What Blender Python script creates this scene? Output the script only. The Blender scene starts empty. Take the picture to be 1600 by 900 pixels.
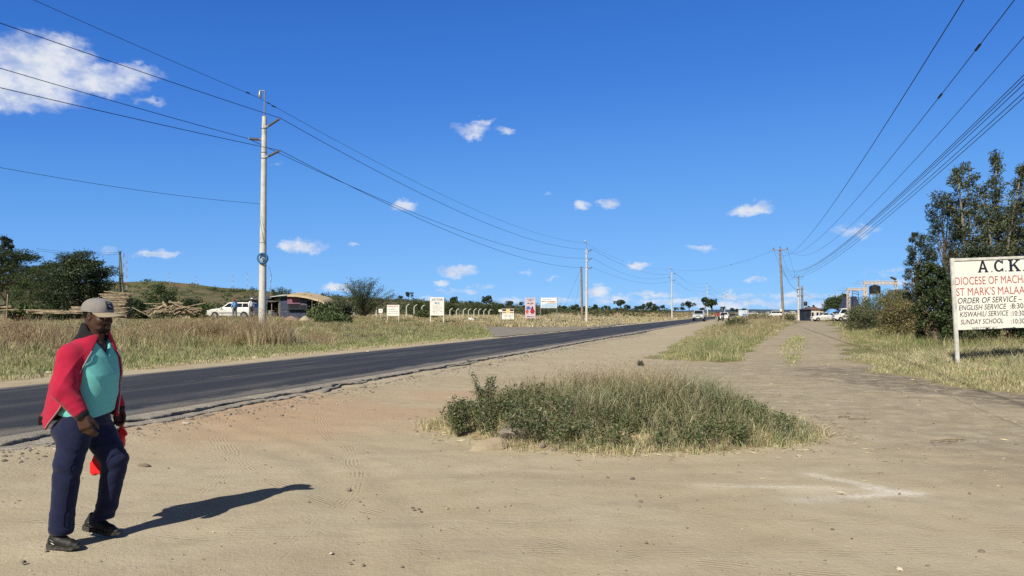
import bpy, math, random
import numpy as np
from mathutils import Vector, Matrix
R = math.radians
rng = np.random.default_rng(11)
random.seed(5)
S = bpy.context.scene
COL = S.collection

# ------------------------------------------------------------------ camera
F, H = 1200.0, 1.65                       # focal length in pixels of the 1600 wide photograph, eye height
PITCH = math.atan(38 / F)
cam = bpy.data.objects.new('camera', bpy.data.cameras.new('camera'))
COL.objects.link(cam)
cam.location = (0, 0, H)
cam.rotation_euler = (R(90) + PITCH, 0, 0)
cam.data.sensor_width = 36.0
cam.data.lens = 36.0 * F / 1600
cam.data.clip_start = 0.05
cam.data.clip_end = 30000
S.camera = cam

# ------------------------------------------------------------------ sky, sun, exposure
SUN = Vector((-0.466 * math.cos(R(39.5)), -0.885 * math.cos(R(39.5)), math.sin(R(39.5)))).normalized()
SUN_E, SKY_E = 5.0, 0.0905
S.view_settings.view_transform = 'Standard'
S.view_settings.look = 'None'
S.view_settings.gamma = 1.0
S.view_settings.exposure = 0.21
S.cycles.use_denoising = False
S.cycles.max_bounces = 6
S.cycles.transparent_max_bounces = 12
S.cycles.sample_clamp_indirect = 6.0


class NT:
    """small helper to wire shader nodes"""
    def __init__(s, tree):
        s.t = tree; s.n = tree.nodes; s.l = tree.links
    def put(s, sock, v):
        if hasattr(v, 'links') or isinstance(v, bpy.types.NodeSocket):
            s.l.new(v, sock)
        elif v is not None:
            if isinstance(v, (tuple, list)) and sock.type == 'RGBA' and len(v) == 3:
                v = (*v, 1)
            sock.default_value = v
    def math(s, op, a, b=None, c=None, clamp=False):
        n = s.n.new('ShaderNodeMath'); n.operation = op; n.use_clamp = clamp
        for i, v in enumerate((a, b, c)):
            if v is not None: s.put(n.inputs[i], v)
        return n.outputs[0]
    def vec(s, op, a, b=None, c=None):
        n = s.n.new('ShaderNodeVectorMath'); n.operation = op
        for i, v in enumerate((a, b, c)):
            if v is not None: s.put(n.inputs[i], v)
        return n.outputs['Value'] if op in ('DOT_PRODUCT', 'LENGTH') else n.outputs[0]
    def mix(s, f, a, b, mode='MIX'):
        n = s.n.new('ShaderNodeMix'); n.data_type = 'RGBA'; n.blend_type = mode
        s.put(n.inputs[0], f); s.put(n.inputs[6], a); s.put(n.inputs[7], b)
        return n.outputs[2]
    def noise(s, vec=None, scale=5, detail=4, rough=.55, dist=0, col=False):
        n = s.n.new('ShaderNodeTexNoise')
        if vec is not None: s.put(n.inputs['Vector'], vec)
        n.inputs['Scale'].default_value = scale; n.inputs['Detail'].default_value = detail
        n.inputs['Roughness'].default_value = rough; n.inputs['Distortion'].default_value = dist
        return n.outputs[1 if col else 0]
    def voro(s, vec=None, scale=5, feature='F1', rnd=1):
        n = s.n.new('ShaderNodeTexVoronoi'); n.feature = feature
        if vec is not None: s.put(n.inputs['Vector'], vec)
        n.inputs['Scale'].default_value = scale; n.inputs['Randomness'].default_value = rnd
        return n.outputs[0], n.outputs[1]
    def step(s, x, a, b, smooth=True):
        n = s.n.new('ShaderNodeMapRange'); n.interpolation_type = 'SMOOTHSTEP' if smooth else 'LINEAR'
        s.put(n.inputs[0], x); n.inputs[1].default_value = a; n.inputs[2].default_value = b
        return n.outputs[0]
    def sep(s, v):
        n = s.n.new('ShaderNodeSeparateXYZ'); s.put(n.inputs[0], v); return n.outputs
    def comb(s, x, y, z):
        n = s.n.new('ShaderNodeCombineXYZ')
        for i, v in enumerate((x, y, z)): s.put(n.inputs[i], v)
        return n.outputs[0]
    def coord(s, which='Object'):
        n = s.n.new('ShaderNodeTexCoord'); return n.outputs[which]
    def attr(s, name):
        n = s.n.new('ShaderNodeAttribute'); n.attribute_name = name; return n.outputs
    def scale(s, v, k):
        return s.vec('MULTIPLY', v, k if isinstance(k, tuple) else (k, k, k))
    def bump(s, h, strength=.5, dist=.02):
        n = s.n.new('ShaderNodeBump'); s.put(n.inputs['Height'], h)
        n.inputs['Strength'].default_value = strength; n.inputs['Distance'].default_value = dist
        return n.outputs[0]
    def bsdf(s, col, rough=.8, bump=None, spec=.3, metal=0, sub=None, trans=None):
        n = s.n.new('ShaderNodeBsdfPrincipled')
        s.put(n.inputs['Base Color'], col); s.put(n.inputs['Roughness'], rough)
        n.inputs['Specular IOR Level'].default_value = spec
        n.inputs['Metallic'].default_value = metal
        if bump is not None: s.put(n.inputs['Normal'], bump)
        o = s.n.new('ShaderNodeOutputMaterial')
        s.l.new(n.outputs[0], o.inputs[0])
        return n


def newmat(name):
    m = bpy.data.materials.new(name); m.use_nodes = True
    m.node_tree.nodes.clear()
    return m, NT(m.node_tree)


def pix_dir(u, v):
    """direction through a point of the 1600 x 900 photograph (used to measure the place)"""
    cx, cz = (u - 800) / F, (450 - v) / F
    return Vector((cx, math.cos(PITCH) - cz * math.sin(PITCH), math.sin(PITCH) + cz * math.cos(PITCH)))
def W(u, v, Y):
    d = pix_dir(u, v); t = Y / d.y
    return Vector((d.x * t, Y, H + d.z * t))
def G(u, v, z=0.0):
    d = pix_dir(u, v); t = (z - H) / d.z
    return Vector((d.x * t, d.y * t, z))
def XU(u, Y):
    return W(u, 488, Y).x

# world: physical sky with procedural clouds placed by direction
wd = bpy.data.worlds.new('World'); S.world = wd; wd.use_nodes = True
wd.node_tree.nodes.clear()
w = NT(wd.node_tree)
sky = w.n.new('ShaderNodeTexSky'); sky.sky_type = 'NISHITA'; sky.sun_disc = False
sky.sun_elevation = R(39.5); sky.sun_rotation = math.atan2(SUN.x, SUN.y) % (2 * math.pi)
sky.altitude = 0; sky.air_density = 0.5; sky.dust_density = 0.0; sky.ozone_density = 2.0
dirv = w.coord('Generated')
x_, y_, z_ = w.sep(dirv)
az = w.math('ARCTAN2', x_, y_); el = w.math('ARCSINE', z_)
# the phone's rendering of a clear sky: per-channel response
cv = w.n.new('ShaderNodeRGBCurve')
RESP = ([(0, 0), (.05, .020), (.091, .045), (.117, .062), (.183, .111), (.343, .19), (.613, .26), (.942, .33), (1.4, .38)],
        [(0, 0), (.08, .06), (.161, .188), (.205, .228), (.315, .338), (.558, .46), (.883, .56), (1.15, .61), (1.6, .66)],
        [(0, 0), (.15, .26), (.321, .64), (.40, .72), (.578, .835), (.887, .94), (1.05, .98), (1.6, 1.0)])
for ch, pts in zip((0, 1, 2), RESP):
    c_ = cv.mapping.curves[ch]
    while len(c_.points) > 2: c_.points.remove(c_.points[1])
    c_.points[0].location = (0, 0); c_.points[1].location = (1, pts[-1][1])
    for x__, y__ in pts[1:-1]: c_.points.new(x__ / 1.6, y__)
    for p__ in c_.points: p__.handle_type = 'AUTO_CLAMPED'
cv.mapping.update()
w.l.new(w.scale(sky.outputs[0], .105 / 1.6), cv.inputs['Color'])
skycol = w.scale(cv.outputs[0], 1 / .105)
# unseen zenith darkened and greyed, sunward sky paled, to neutralise shadow fill
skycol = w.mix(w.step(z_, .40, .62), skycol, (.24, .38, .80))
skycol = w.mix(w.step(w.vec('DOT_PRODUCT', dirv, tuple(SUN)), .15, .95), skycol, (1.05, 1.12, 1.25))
pos = w.comb(az, el, 0.0)
warp = w.noise(w.scale(pos, (1, 1.4, 1)), 60, 3, .6, 0, True)
posw = w.vec('ADD', pos, w.scale(w.vec('SUBTRACT', warp, (.5, .5, .5)), .022))
# centre u, v, half width, half height in photograph pixels, strength
CLOUDS = [(60, 112, 78, 52, 1), (15, 140, 62, 34, 1), (100, 90, 42, 34, 1), (165, 125, 55, 24, .95), (212, 113, 46, 17, .85), (75, 152, 60, 14, .5), (235, 157, 40, 10, .25),
          (735, 202, 36, 15, .62), (755, 190, 26, 8, .45), (742, 212, 20, 10, .4), (790, 203, 22, 9, .5), (631, 323, 22, 13, .85), (908, 320, 17, 9, .55), (952, 317, 22, 10, .8),
          (1172, 328, 40, 11, .8), (1190, 323, 22, 10, .7), (1338, 361, 36, 12, .62), (855, 304, 16, 5, .12), (478, 386, 38, 14, .85), (445, 385, 20, 9, .5), (243, 396, 36, 7, .6), (172, 393, 20, 8, .4),
          (553, 381, 18, 6, .25), (432, 256, 14, 6, .08), (714, 423, 34, 10, .8), (687, 441, 18, 7, .5), (760, 446, 22, 8, .6), (735, 454, 22, 6, .6), (700, 454, 24, 7, .4), (1000, 415, 30, 8, .5), (1092, 389, 34, 8, .45),
          (1180, 436, 22, 7, .4), (935, 455, 24, 12, .85), (1010, 460, 60, 6, .55), (960, 468, 40, 8, .5), (530, 449, 34, 10, .6), (690, 470, 50, 7, .4), (797, 471, 30, 9, .7), (1050, 472, 70, 9, .5), (1140, 462, 60, 8, .45), (1190, 474, 80, 9, .6),
          (880, 470, 40, 8, .5), (1260, 462, 90, 8, .4), (1300, 476, 60, 9, .4), (1420, 440, 70, 8, .25), (1390, 425, 50, 6, .2), (820, 424, 20, 6, .3), (1120, 478, 90, 8, .5), (600, 476, 60, 8, .3), (860, 434, 26, 5, .3)]
field = None
for (u, v, ru, rv, o) in CLOUDS:
    d = pix_dir(u, v).normalized()
    a0, e0 = math.atan2(d.x, d.y), math.asin(d.z)
    k = (d.y / pix_dir(u, v).y) ** 1
    sa, se = F / (ru * 1.06), F / (rv * 1.06)
    q = w.vec('MULTIPLY_ADD', posw, (sa, se, 0), (-a0 * sa, -e0 * se, math.sqrt(max(0, 1 - o)) * .8))
    f = w.vec('DOT_PRODUCT', q, q)
    field = f if field is None else w.math('SMOOTH_MIN', field, f, .25)
n1 = w.noise(w.scale(pos, (1, 1.5, 1)), 30, 9, .56)
dens = w.math('SUBTRACT', w.math('ADD', 1.0, w.math('MULTIPLY', w.math('SUBTRACT', n1, .5), 1.75)), field)
dens = w.math('MULTIPLY', w.step(dens, -.02, 1.1), 0.92)
n2 = w.noise(w.scale(w.vec('ADD', pos, (.012, -.016, 0)), (1, 1.5, 1)), 30, 6, .55)
lit = w.step(w.math('SUBTRACT', n1, n2), -.16, .12)
ccol = w.mix(lit, (5.8, 6.5, 7.9), (7.9, 8.1, 8.5))
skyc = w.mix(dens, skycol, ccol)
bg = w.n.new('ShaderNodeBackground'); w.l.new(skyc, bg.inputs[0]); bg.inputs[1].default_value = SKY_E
wo = w.n.new('ShaderNodeOutputWorld'); w.l.new(bg.outputs[0], wo.inputs[0])
wd.cycles.sampling_method = 'MANUAL'; wd.cycles.sample_map_resolution = 512

sun = bpy.data.objects.new('sun', bpy.data.lights.new('sun', 'SUN'))
COL.objects.link(sun)
sun.data.energy = SUN_E; sun.data.angle = R(.53); sun.data.color = (1.0, .935, .80)
sun.rotation_euler = (-SUN).to_track_quat('-Z', 'Y').to_euler()

# ------------------------------------------------------------------ object helpers
def tag(o, label=None, cat=None, group=None, kind=None):
    for k, v in (('label', label), ('category', cat), ('group', group), ('kind', kind)):
        if v: o[k] = v
    return o
def empty(name, loc, label, cat, group=None, rz=0):
    o = bpy.data.objects.new(name, None); COL.objects.link(o)
    o.location = loc; o.rotation_euler = (0, 0, rz); o.empty_display_size = .2
    return tag(o, label, cat, group)
def link(name, me, parent=None, loc=None):
    o = bpy.data.objects.new(name, me); COL.objects.link(o)
    if parent is not None: o.parent = parent
    if loc is not None: o.location = loc
    return o
def npmesh(name, verts, quads=None, tris=None, mat=None, smooth=False, cols=None, mats=None, face_mat=None):
    """mesh from numpy arrays"""
    me = bpy.data.meshes.new(name)
    verts = np.asarray(verts, np.float32)
    parts = [np.asarray(a, np.int32).reshape(-1, k) for a, k in ((quads, 4), (tris, 3)) if a is not None and len(a)]
    me.vertices.add(len(verts)); me.vertices.foreach_set('co', verts.ravel())
    idx = np.concatenate([p.ravel() for p in parts])
    tot = np.concatenate([np.full(len(p), p.shape[1], np.int32) for p in parts])
    st = np.concatenate(([0], np.cumsum(tot)[:-1])).astype(np.int32)
    me.loops.add(len(idx)); me.loops.foreach_set('vertex_index', idx)
    me.polygons.add(len(tot)); me.polygons.foreach_set('loop_start', st)
    try: me.polygons.foreach_set('loop_total', tot)
    except Exception: pass
    me.update(calc_edges=True)
    if smooth: me.polygons.foreach_set('use_smooth', np.ones(len(tot), bool))
    if cols is not None:
        c = np.asarray(cols, np.float32)
        if c.shape[1] == 3: c = np.hstack([c, np.ones((len(c), 1), np.float32)])
        at = me.color_attributes.new('col', 'FLOAT_COLOR', 'POINT'); at.data.foreach_set('color', c.ravel())
    for m in (mats or ([mat] if mat else [])): me.materials.append(m)
    if face_mat is not None: me.polygons.foreach_set('material_index', np.asarray(face_mat, np.int32))
    return me


class MB:
    """collects simple shapes into one mesh"""
    def __init__(s): s.v = []; s.f = []
    def add(s, vs, fs, M=None):
        b = len(s.v)
        s.v += [tuple(M @ Vector(p)) if M is not None else tuple(p) for p in vs]
        s.f += [tuple(i + b for i in f) for f in fs]
        return s
    def box(s, c, size, M=None, bev=0.0):
        x, y, z = (q / 2 for q in size)
        b = min(bev, x * .8, y * .8, z * .8)
        T = Matrix.Translation(c)
        if M is not None: T = T @ M.to_4x4()
        if b <= 0:
            vs = [(i * x, j * y, k * z) for i in (-1, 1) for j in (-1, 1) for k in (-1, 1)]
            fs = [(0, 1, 3, 2), (4, 6, 7, 5), (0, 4, 5, 1), (2, 3, 7, 6), (0, 2, 6, 4), (1, 5, 7, 3)]
            return s.add(vs, fs, T)
        vs, fs, ix = [], [], {}
        for i in (-1, 1):
            for j in (-1, 1):
                for k in (-1, 1):
                    for ax in range(3):
                        p = [i * (x - b), j * (y - b), k * (z - b)]
                        p[ax] = (i * x, j * y, k * z)[ax]
                        ix[(i, j, k, ax)] = len(vs); vs.append(p)
        for ax in range(3):
            o1, o2 = [(1, 2), (2, 0), (0, 1)][ax]
            for sg in (-1, 1):
                q = []
                for a, c2 in ((-1, -1), (1, -1), (1, 1), (-1, 1)):
                    k = [0, 0, 0]; k[ax] = sg; k[o1] = a; k[o2] = c2
                    q.append(ix[(*k, ax)])
                fs.append(tuple(q if sg > 0 else q[::-1]))
        for ax in range(3):
            o1, o2 = [(1, 2), (2, 0), (0, 1)][ax]
            for a in (-1, 1):
                for c2 in (-1, 1):
                    k1 = [0, 0, 0]; k1[o1] = a; k1[o2] = c2
                    ka, kb = list(k1), list(k1); ka[ax] = -1; kb[ax] = 1
                    q = [ix[(*ka, o1)], ix[(*kb, o1)], ix[(*kb, o2)], ix[(*ka, o2)]]
                    fs.append(tuple(q if a * c2 < 0 else q[::-1]))
        for i in (-1, 1):
            for j in (-1, 1):
                for k in (-1, 1):
                    t = [ix[(i, j, k, a)] for a in range(3)]
                    fs.append(tuple(t if i * j * k > 0 else t[::-1]))
        return s.add(vs, fs, T)
    def tube(s, pts, rad, n=8, cap=True):
        pts = [Vector(p) for p in pts]
        if not isinstance(rad, (list, tuple)): rad = [rad] * len(pts)
        b = len(s.v); up = None
        for i, p in enumerate(pts):
            t = (pts[min(i + 1, len(pts) - 1)] - pts[max(i - 1, 0)])
            t = t.normalized() if t.length > 1e-9 else Vector((0, 0, 1))
            if up is None: up = t.orthogonal().normalized()
            up = (up - t * up.dot(t))
            up = up.normalized() if up.length > 1e-6 else t.orthogonal().normalized()
            sd = t.cross(up)
            for k in range(n):
                a = 2 * math.pi * k / n
                s.v.append(tuple(p + (up * math.cos(a) + sd * math.sin(a)) * rad[i]))
        for i in range(len(pts) - 1):
            for k in range(n):
                k2 = (k + 1) % n
                s.f.append((b + i * n + k, b + i * n + k2, b + (i + 1) * n + k2, b + (i + 1) * n + k))
        if cap:
            s.f.append(tuple(b + k for k in range(n))[::-1])
            s.f.append(tuple(b + (len(pts) - 1) * n + k for k in range(n)))
        return s
    def cyl(s, p, h, r0, r1=None, n=16):
        p = Vector(p)
        return s.tube([p, p + Vector((0, 0, h))], [r0, r0 if r1 is None else r1], n)
    def lathe(s, c, prof, n=20, M=None):
        vs, fs = [], []
        for r, z in prof:
            for k in range(n):
                a = 2 * math.pi * k / n; vs.append((r * math.cos(a), r * math.sin(a), z))
        for i in range(len(prof) - 1):
            for k in range(n):
                k2 = (k + 1) % n
                fs.append((i * n + k, i * n + k2, (i + 1) * n + k2, (i + 1) * n + k))
        fs.append(tuple(range(n))[::-1]); fs.append(tuple((len(prof) - 1) * n + k for k in range(n)))
        T = Matrix.Translation(c)
        if M is not None: T = T @ M.to_4x4()
        return s.add(vs, fs, T)
    def prism(s, poly, y0, y1, M=None):
        """polygon in x, z pushed from y0 to y1"""
        n = len(poly)
        vs = [(x, y0, z) for x, z in poly] + [(x, y1, z) for x, z in poly]
        fs = [tuple(range(n)), tuple(range(n, 2 * n))[::-1]] + [(i, i + n, (i + 1) % n + n, (i + 1) % n) for i in range(n)]
        return s.add(vs, fs, M)
    def mesh(s, name, mat, smooth=False):
        me = bpy.data.meshes.new(name); me.from_pydata(s.v, [], s.f); me.validate(); me.update()
        if mat: me.materials.append(mat)
        if smooth:
            me.polygons.foreach_set('use_smooth', np.ones(len(me.polygons), bool))
            try: me.set_sharp_from_angle(angle=R(40))
            except Exception: pass
        return me
    def build(s, name, mat, parent=None, smooth=False, loc=None):
        return link(name, s.mesh(name, mat, smooth), parent, loc)


def simple(name, col, rough=.7, var=.12, scale=6, spec=.3, bump=0, metal=0, bscale=40, col2=None, coord='Object'):
    """plain painted / worn surface: colour broken by two octaves of noise"""
    m, t = newmat(name)
    c = t.coord(coord)
    n = t.noise(c, scale, 5, .6)
    b = col2 or tuple(q * .55 for q in col)
    cc = t.mix(t.math('MULTIPLY', t.step(n, .35, .72), min(1, var * 3)), col, b)
    bp = t.bump(t.noise(c, bscale, 4), bump, .01) if bump else None
    t.bsdf(cc, rough, bp, spec, metal)
    return m
def vcol(name, rough=.8, spec=.2, trans=0.0, bump=0):
    """surface coloured per blade or leaf (attribute col); leaves let some light through"""
    m, t = newmat(name)
    a = t.attr('col')[0]
    p = t.bsdf(a, rough, None, spec)
    if trans:
        tr = t.n.new('ShaderNodeBsdfTranslucent'); t.l.new(a, tr.inputs[0])
        mx = t.n.new('ShaderNodeMixShader'); mx.inputs[0].default_value = trans
        t.l.new(p.outputs[0], mx.inputs[1]); t.l.new(tr.outputs[0], mx.inputs[2])
        t.l.new(mx.outputs[0], [n for n in t.n if n.type == 'OUTPUT_MATERIAL'][0].inputs[0])
    return m

# ------------------------------------------------------------------ numeric noise for shaping
def _h(ix, iy, seed):
    n = (ix.astype(np.int64) * 374761393 + iy.astype(np.int64) * 668265263 + seed * 974711) & 0x7fffffff
    n = ((n ^ (n >> 13)) * 1274126177) & 0x7fffffff
    return ((n ^ (n >> 16)) & 0xffff) / 65535.0
def vn(x, y, seed=0):
    x = np.asarray(x, float); y = np.asarray(y, float)
    ix, iy = np.floor(x), np.floor(y); fx, fy = x - ix, y - iy
    fx = fx * fx * (3 - 2 * fx); fy = fy * fy * (3 - 2 * fy)
    a, b, c, d = _h(ix, iy, seed), _h(ix + 1, iy, seed), _h(ix, iy + 1, seed), _h(ix + 1, iy + 1, seed)
    return (a * (1 - fx) + b * fx) * (1 - fy) + (c * (1 - fx) + d * fx) * fy
def fbm(x, y, seed=0, o=4):
    s, a, t = 0, .5, 0
    for i in range(o):
        s = s + a * vn(x * 2 ** i, y * 2 ** i, seed + i * 17); t += a; a *= .5
    return s / t
def sm(a, b, x):
    t = np.clip((np.asarray(x, float) - a) / (b - a), 0, 1); return t * t * (3 - 2 * t)

# ------------------------------------------------------------------ the lie of the land
PX, PY = .3019, .9533                      # the road's direction
def SC(x, y): return x * PX + y * PY, x * PY - y * PX       # along, across
def XY(s, c): return s * PX + c * PY, s * PY - c * PX
RL, RR = -14.3, -8.72                      # road edges across
MX, MY = 1.70, 11.15
def mound_q(x, y):
    dx, dy = x - MX, y - MY
    a = np.where(dx > 0, 2.45, 2.75)
    return np.sqrt((dx / a) ** 2 + (dy / np.where(dy > 0, 2.2, 2.0)) ** 2) + .22 * (fbm(x * .9, y * .9, 3) - .5)
def gz(x, y):
    x = np.asarray(x, float); y = np.asarray(y, float)
    s, c = SC(x, y)
    z = .95 * sm(-17.5, -42, c)
    z = z + .11 * sm(-13.9, -14.5, c) * sm(-19, -15.5, c)
    z = z + .07 * (fbm(x * .35, y * .35, 5) - .5) + .02 * (fbm(x * 1.7, y * 1.7, 8) - .5)
    onroad = sm(-15, -14.4, c) * sm(-7.6, -8.8, c)
    z = z * (1 - onroad)
    z = z + .28 * sm(1.15, .3, mound_q(x, y))
    z = z + .085 * sm(-6.2, -7.9, c) * sm(-8.9, -8.6, c) * sm(75, 40, s)
    z = z + .10 * sm(1.0, 3.0, x - 9.5 - .0 * y) * sm(14, 18, y)
    return z
def gz1(x, y): return float(gz(np.array([x]), np.array([y]))[0])
# ------------------------------------------------------------------ zones of the ground
def poly_in(x, y, poly):
    ins = np.zeros(np.shape(x), bool); n = len(poly)
    for i in range(n):
        x0, y0 = poly[i]; x1, y1 = poly[(i + 1) % n]
        if y0 == y1: continue
        c = ((y0 > y) != (y1 > y)) & (x < (x1 - x0) * (y - y0) / (y1 - y0) + x0)
        ins ^= c
    return ins
def edge(pts, s):
    return np.interp(s, [p[0] for p in pts], [p[1] for p in pts])
# the verge between the road and the footpath: left and right limits (across) by distance (along)
VL = [(20, .5), (25.5, -.4), (27.5, -3.6), (40, -3.9), (75, -4.6), (120, -4.0), (220, -3), (400, -3)]
VR = [(20, -1.2), (23.8, -.9), (50, .9), (80, 2.7), (122, 5.8), (220, 8), (400, 8)]
# meadow beyond the footpath: left limit (x) by depth y
ML = [(10, 11.2), (15.4, 10.6), (17.3, 9.5), (18.6, 9.5), (22.8, 10.2), (30, 13.1), (38, 16.3), (62, 26.4), (100, 41.8), (160, 64), (400, 160)]
# outer limit of the side road's worn tarmac
OUTER = [(45, -15.3), (71, -25.3), (80, -20.5), (100, -14.6)]
def straw(x, y):
    """share of dry grass litter on the soil"""
    s, c = SC(x, y)
    j = (fbm(x * .8, y * .8, 21) - .5)
    m = sm(-15.5, -16.1, c + j * .9)
    ap = sm(-.4, .4, c - edge(OUTER, s) + j * .8) * sm(44.5, 45.5, s) * sm(100, 98, s)
    m = m * (1 - ap)
    v = sm(-.25, .25, c - edge(VL, s) + j * 1.2) * sm(-.3, .3, edge(VR, s) - c + j * 1.2) * sm(22, 24, s)
    r = sm(-.4, .5, x - edge(ML, y) + j * 2.2) * sm(13.5, 15, y)
    q = sm(1.12, .95, mound_q(x, y))
    far = sm(180, 260, s)
    return np.clip(np.maximum.reduce([m, v, r, q, far]), 0, 1)

def axis(lo, hi, fine0, fine1, step, grow=1.16, smax=90):
    a = list(np.arange(fine0, fine1, step)); d = step
    while a[-1] < hi: d = min(d * grow, smax); a.append(a[-1] + d)
    d = step; b = []
    p = fine0
    while p > lo: d = min(d * grow, smax); p -= d; b.append(p)
    return np.array(b[::-1] + a)
gx, gy = axis(-2600, 3000, -9, 13, .085), axis(-60, 3600, 3.0, 20, .085, 1.045)
X, Yg = np.meshgrid(gx, gy)
Z = gz(X, Yg)
nx, ny = len(gx), len(gy)
ii = np.arange(nx * ny).reshape(ny, nx)
quads = np.stack([ii[:-1, :-1], ii[:-1, 1:], ii[1:, 1:], ii[1:, :-1]], -1).reshape(-1, 4)
s_, c_ = SC(X, Yg)
near = sm(45, 20, np.hypot(X, Yg))
st = straw(X, Yg)
# shallow ruts, footprints and lumps of the trodden earth
lump = (fbm(X * 3.1, Yg * 3.1, 31, 4) - .5) * .022 + (fbm(X * 8, Yg * 8, 33, 2) - .5) * .008
rut = 0
for (x0, y0, rad, wdt) in ((3.2, -3.5, 12.2, .22), (3.0, -3.8, 10.9, .2), (-9.5, 4.0, 8.5, .16), (-10.2, 3.4, 9.9, .16)):
    dd = np.hypot(X - x0, Yg - y0) - rad + .25 * (fbm(X * .6, Yg * .6, 77) - .5)
    rut = rut - .012 * np.exp(-(dd / wdt) ** 2) * (1 + .35 * np.sin(np.arctan2(X - x0, Yg - y0) * rad * 70) * 0)
Z = Z + near * (1 - st * .6) * (lump + rut)
under = sm(-14.2, -13.8, c_) * sm(-8.7, -9.1, c_)
Z = Z * (1 - under) + under * 0.02
gv = np.stack([X, Yg, Z], -1).reshape(-1, 3)
g2 = G(1290, 600)
dmz = edge(ML, Yg.ravel()).reshape(Yg.shape) - X
dark = sm(2.6, .8, np.abs(dmz - .4) + (fbm(X, Yg, 41) - .5) * 2.0) * sm(11.5, 14.0, Yg) * sm(25.5, 22, Yg) * .85
dark = np.maximum(dark, .5 * sm(1.0, .2, np.hypot((X + 5.0) / .75, (Yg - 11.6) / .85) + (fbm(X * 2, Yg * 2, 44) - .5)))
orange = sm(2.8, .6, np.hypot((X + 3.6) / 1.5, (Yg - 12.2) / 1.3) + (fbm(X * .7, Yg * .7, 51) - .5) * 2) * .9
orange = np.maximum(orange, .8 * sm(1.6, .3, np.hypot((X + 1.0) / 1.4, (Yg - 15.4) / 1.1) + (fbm(X * .7, Yg * .7, 52) - .5)))
grey = sm(2.5, 7, X + .25 * (Yg - 8)) * sm(-1.5, 2.5, X - .28 * Yg + 2.6) * sm(4.5, 8, Yg)
def seg(x, y, a, b):
    a, b = G(*a), G(*b); dx, dy = b.x - a.x, b.y - a.y; L = dx * dx + dy * dy
    t = np.clip(((x - a.x) * dx + (y - a.y) * dy) / L, 0, 1)
    return np.hypot(x - a.x - t * dx, y - a.y - t * dy), t
chalk = np.zeros_like(X)
wob = (fbm(X * 1.5, Yg * 1.5, 61) - .5) * .35
for a, b, wd_, k in (((1085, 757), (1300, 762), .06, .55), ((1265, 740), (1425, 770), .07, .75), ((1330, 775), (1430, 768), .09, .8), ((1250, 780), (1340, 775), .16, .4), ((1360, 762), (1420, 771), .1, .9)):
    dd, tt = seg(X, Yg + wob * .3, a, b)
    chalk = np.maximum(chalk, k * np.exp(-(dd / wd_) ** 2) * sm(.2, .55, fbm(X * 3, Yg * 3, 66)))
dark = np.maximum(dark, .34 * grey * (.6 + .8 * fbm(X * .5, Yg * .5, 47)))
zone = np.stack([st, np.maximum(dark, 0), orange, np.maximum(chalk, 0)], -1).reshape(-1, 4)

m_ground, t = newmat('dry_earth')
co = t.coord('Object')
za = t.attr('col')
zr, zg, zb = t.sep(za[1])
wx, wy, wz = t.sep(co); band = t.noise(t.comb(t.math('ADD', t.math('MULTIPLY', wx, .22), t.math('MULTIPLY', wy, .10)), t.math('MULTIPLY', wy, 1.5), 0.0), 1.0, 6, .62, .6); n_big = t.noise(co, .45, 5, .6); n_mid = t.noise(co, 2.6, 6, .62); n_fin = t.noise(co, 26, 5, .65); n_gr = t.noise(co, 110, 3, .6)
dirt = t.mix(t.step(n_big, .3, .7), (.405, .345, .24), (.455, .40, .295))
dirt = t.mix(t.math('MULTIPLY', t.step(band, .5, .68), .55), dirt, (.355, .295, .225))
dirt = t.mix(t.math('MULTIPLY', t.step(band, .46, .32), .5), dirt, (.50, .44, .345))
dirt = t.mix(t.math('MULTIPLY', t.step(n_mid, .42, .68), .4), dirt, (.335, .28, .19))
dirt = t.mix(t.math('MULTIPLY', t.step(n_fin, .5, .72), .45), dirt, (.49, .43, .32))
dirt = t.mix(t.math('MULTIPLY', zb, .75), dirt, t.mix(n_mid, (.44, .285, .175), (.46, .33, .22)))
dirt = t.mix(t.math('MULTIPLY', zg, t.step(n_mid, .25, .6)), dirt, t.mix(n_fin, (.115, .095, .078), (.2, .17, .14)))
v1, vc = t.voro(co, 42)
dirt = t.mix(t.math('MULTIPLY', t.step(v1, .16, .08), t.step(t.sep(vc)[0], .80, .84)), dirt, (.16, .13, .105))
v2, vc2 = t.voro(co, 27)
dirt = t.mix(t.math('MULTIPLY', t.step(v2, .2, .1), t.step(t.sep(vc2)[1], .86, .9)), dirt, (.56, .50, .42))
dirt = t.mix(t.math('MULTIPLY', za[3], t.step(n_fin, .25, .6)), dirt, (.74, .70, .63))
sa = t.noise(t.scale(co, (3.5, 3.5, 3.5)), 4, 6, .7)
dry = t.mix(t.step(sa, .35, .65), (.47, .395, .245), (.30, .24, .145))
dry = t.mix(t.math('MULTIPLY', t.step(n_mid, .5, .68), .65), dry, (.17, .18, .085))
far_mix = t.mix(t.step(t.noise(co, .035, 4, .6), .42, .62), dry, (.16, .15, .07))
edge_n = t.step(t.math('ADD', zr, t.math('MULTIPLY', t.math('SUBTRACT', n_fin, .5), .9)), .38, .62)
colr = t.mix(edge_n, dirt, far_mix)
hgt = t.math('ADD', t.math('MULTIPLY', n_fin, .55), t.math('ADD', t.math('MULTIPLY', n_mid, .9), t.math('MULTIPLY', n_gr, .22)))
hgt = t.math('ADD', hgt, t.math('MULTIPLY', t.step(v2, .25, .05), t.math('MULTIPLY', t.step(t.sep(vc2)[1], .8, .82), .35)))
tm_all = None
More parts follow.
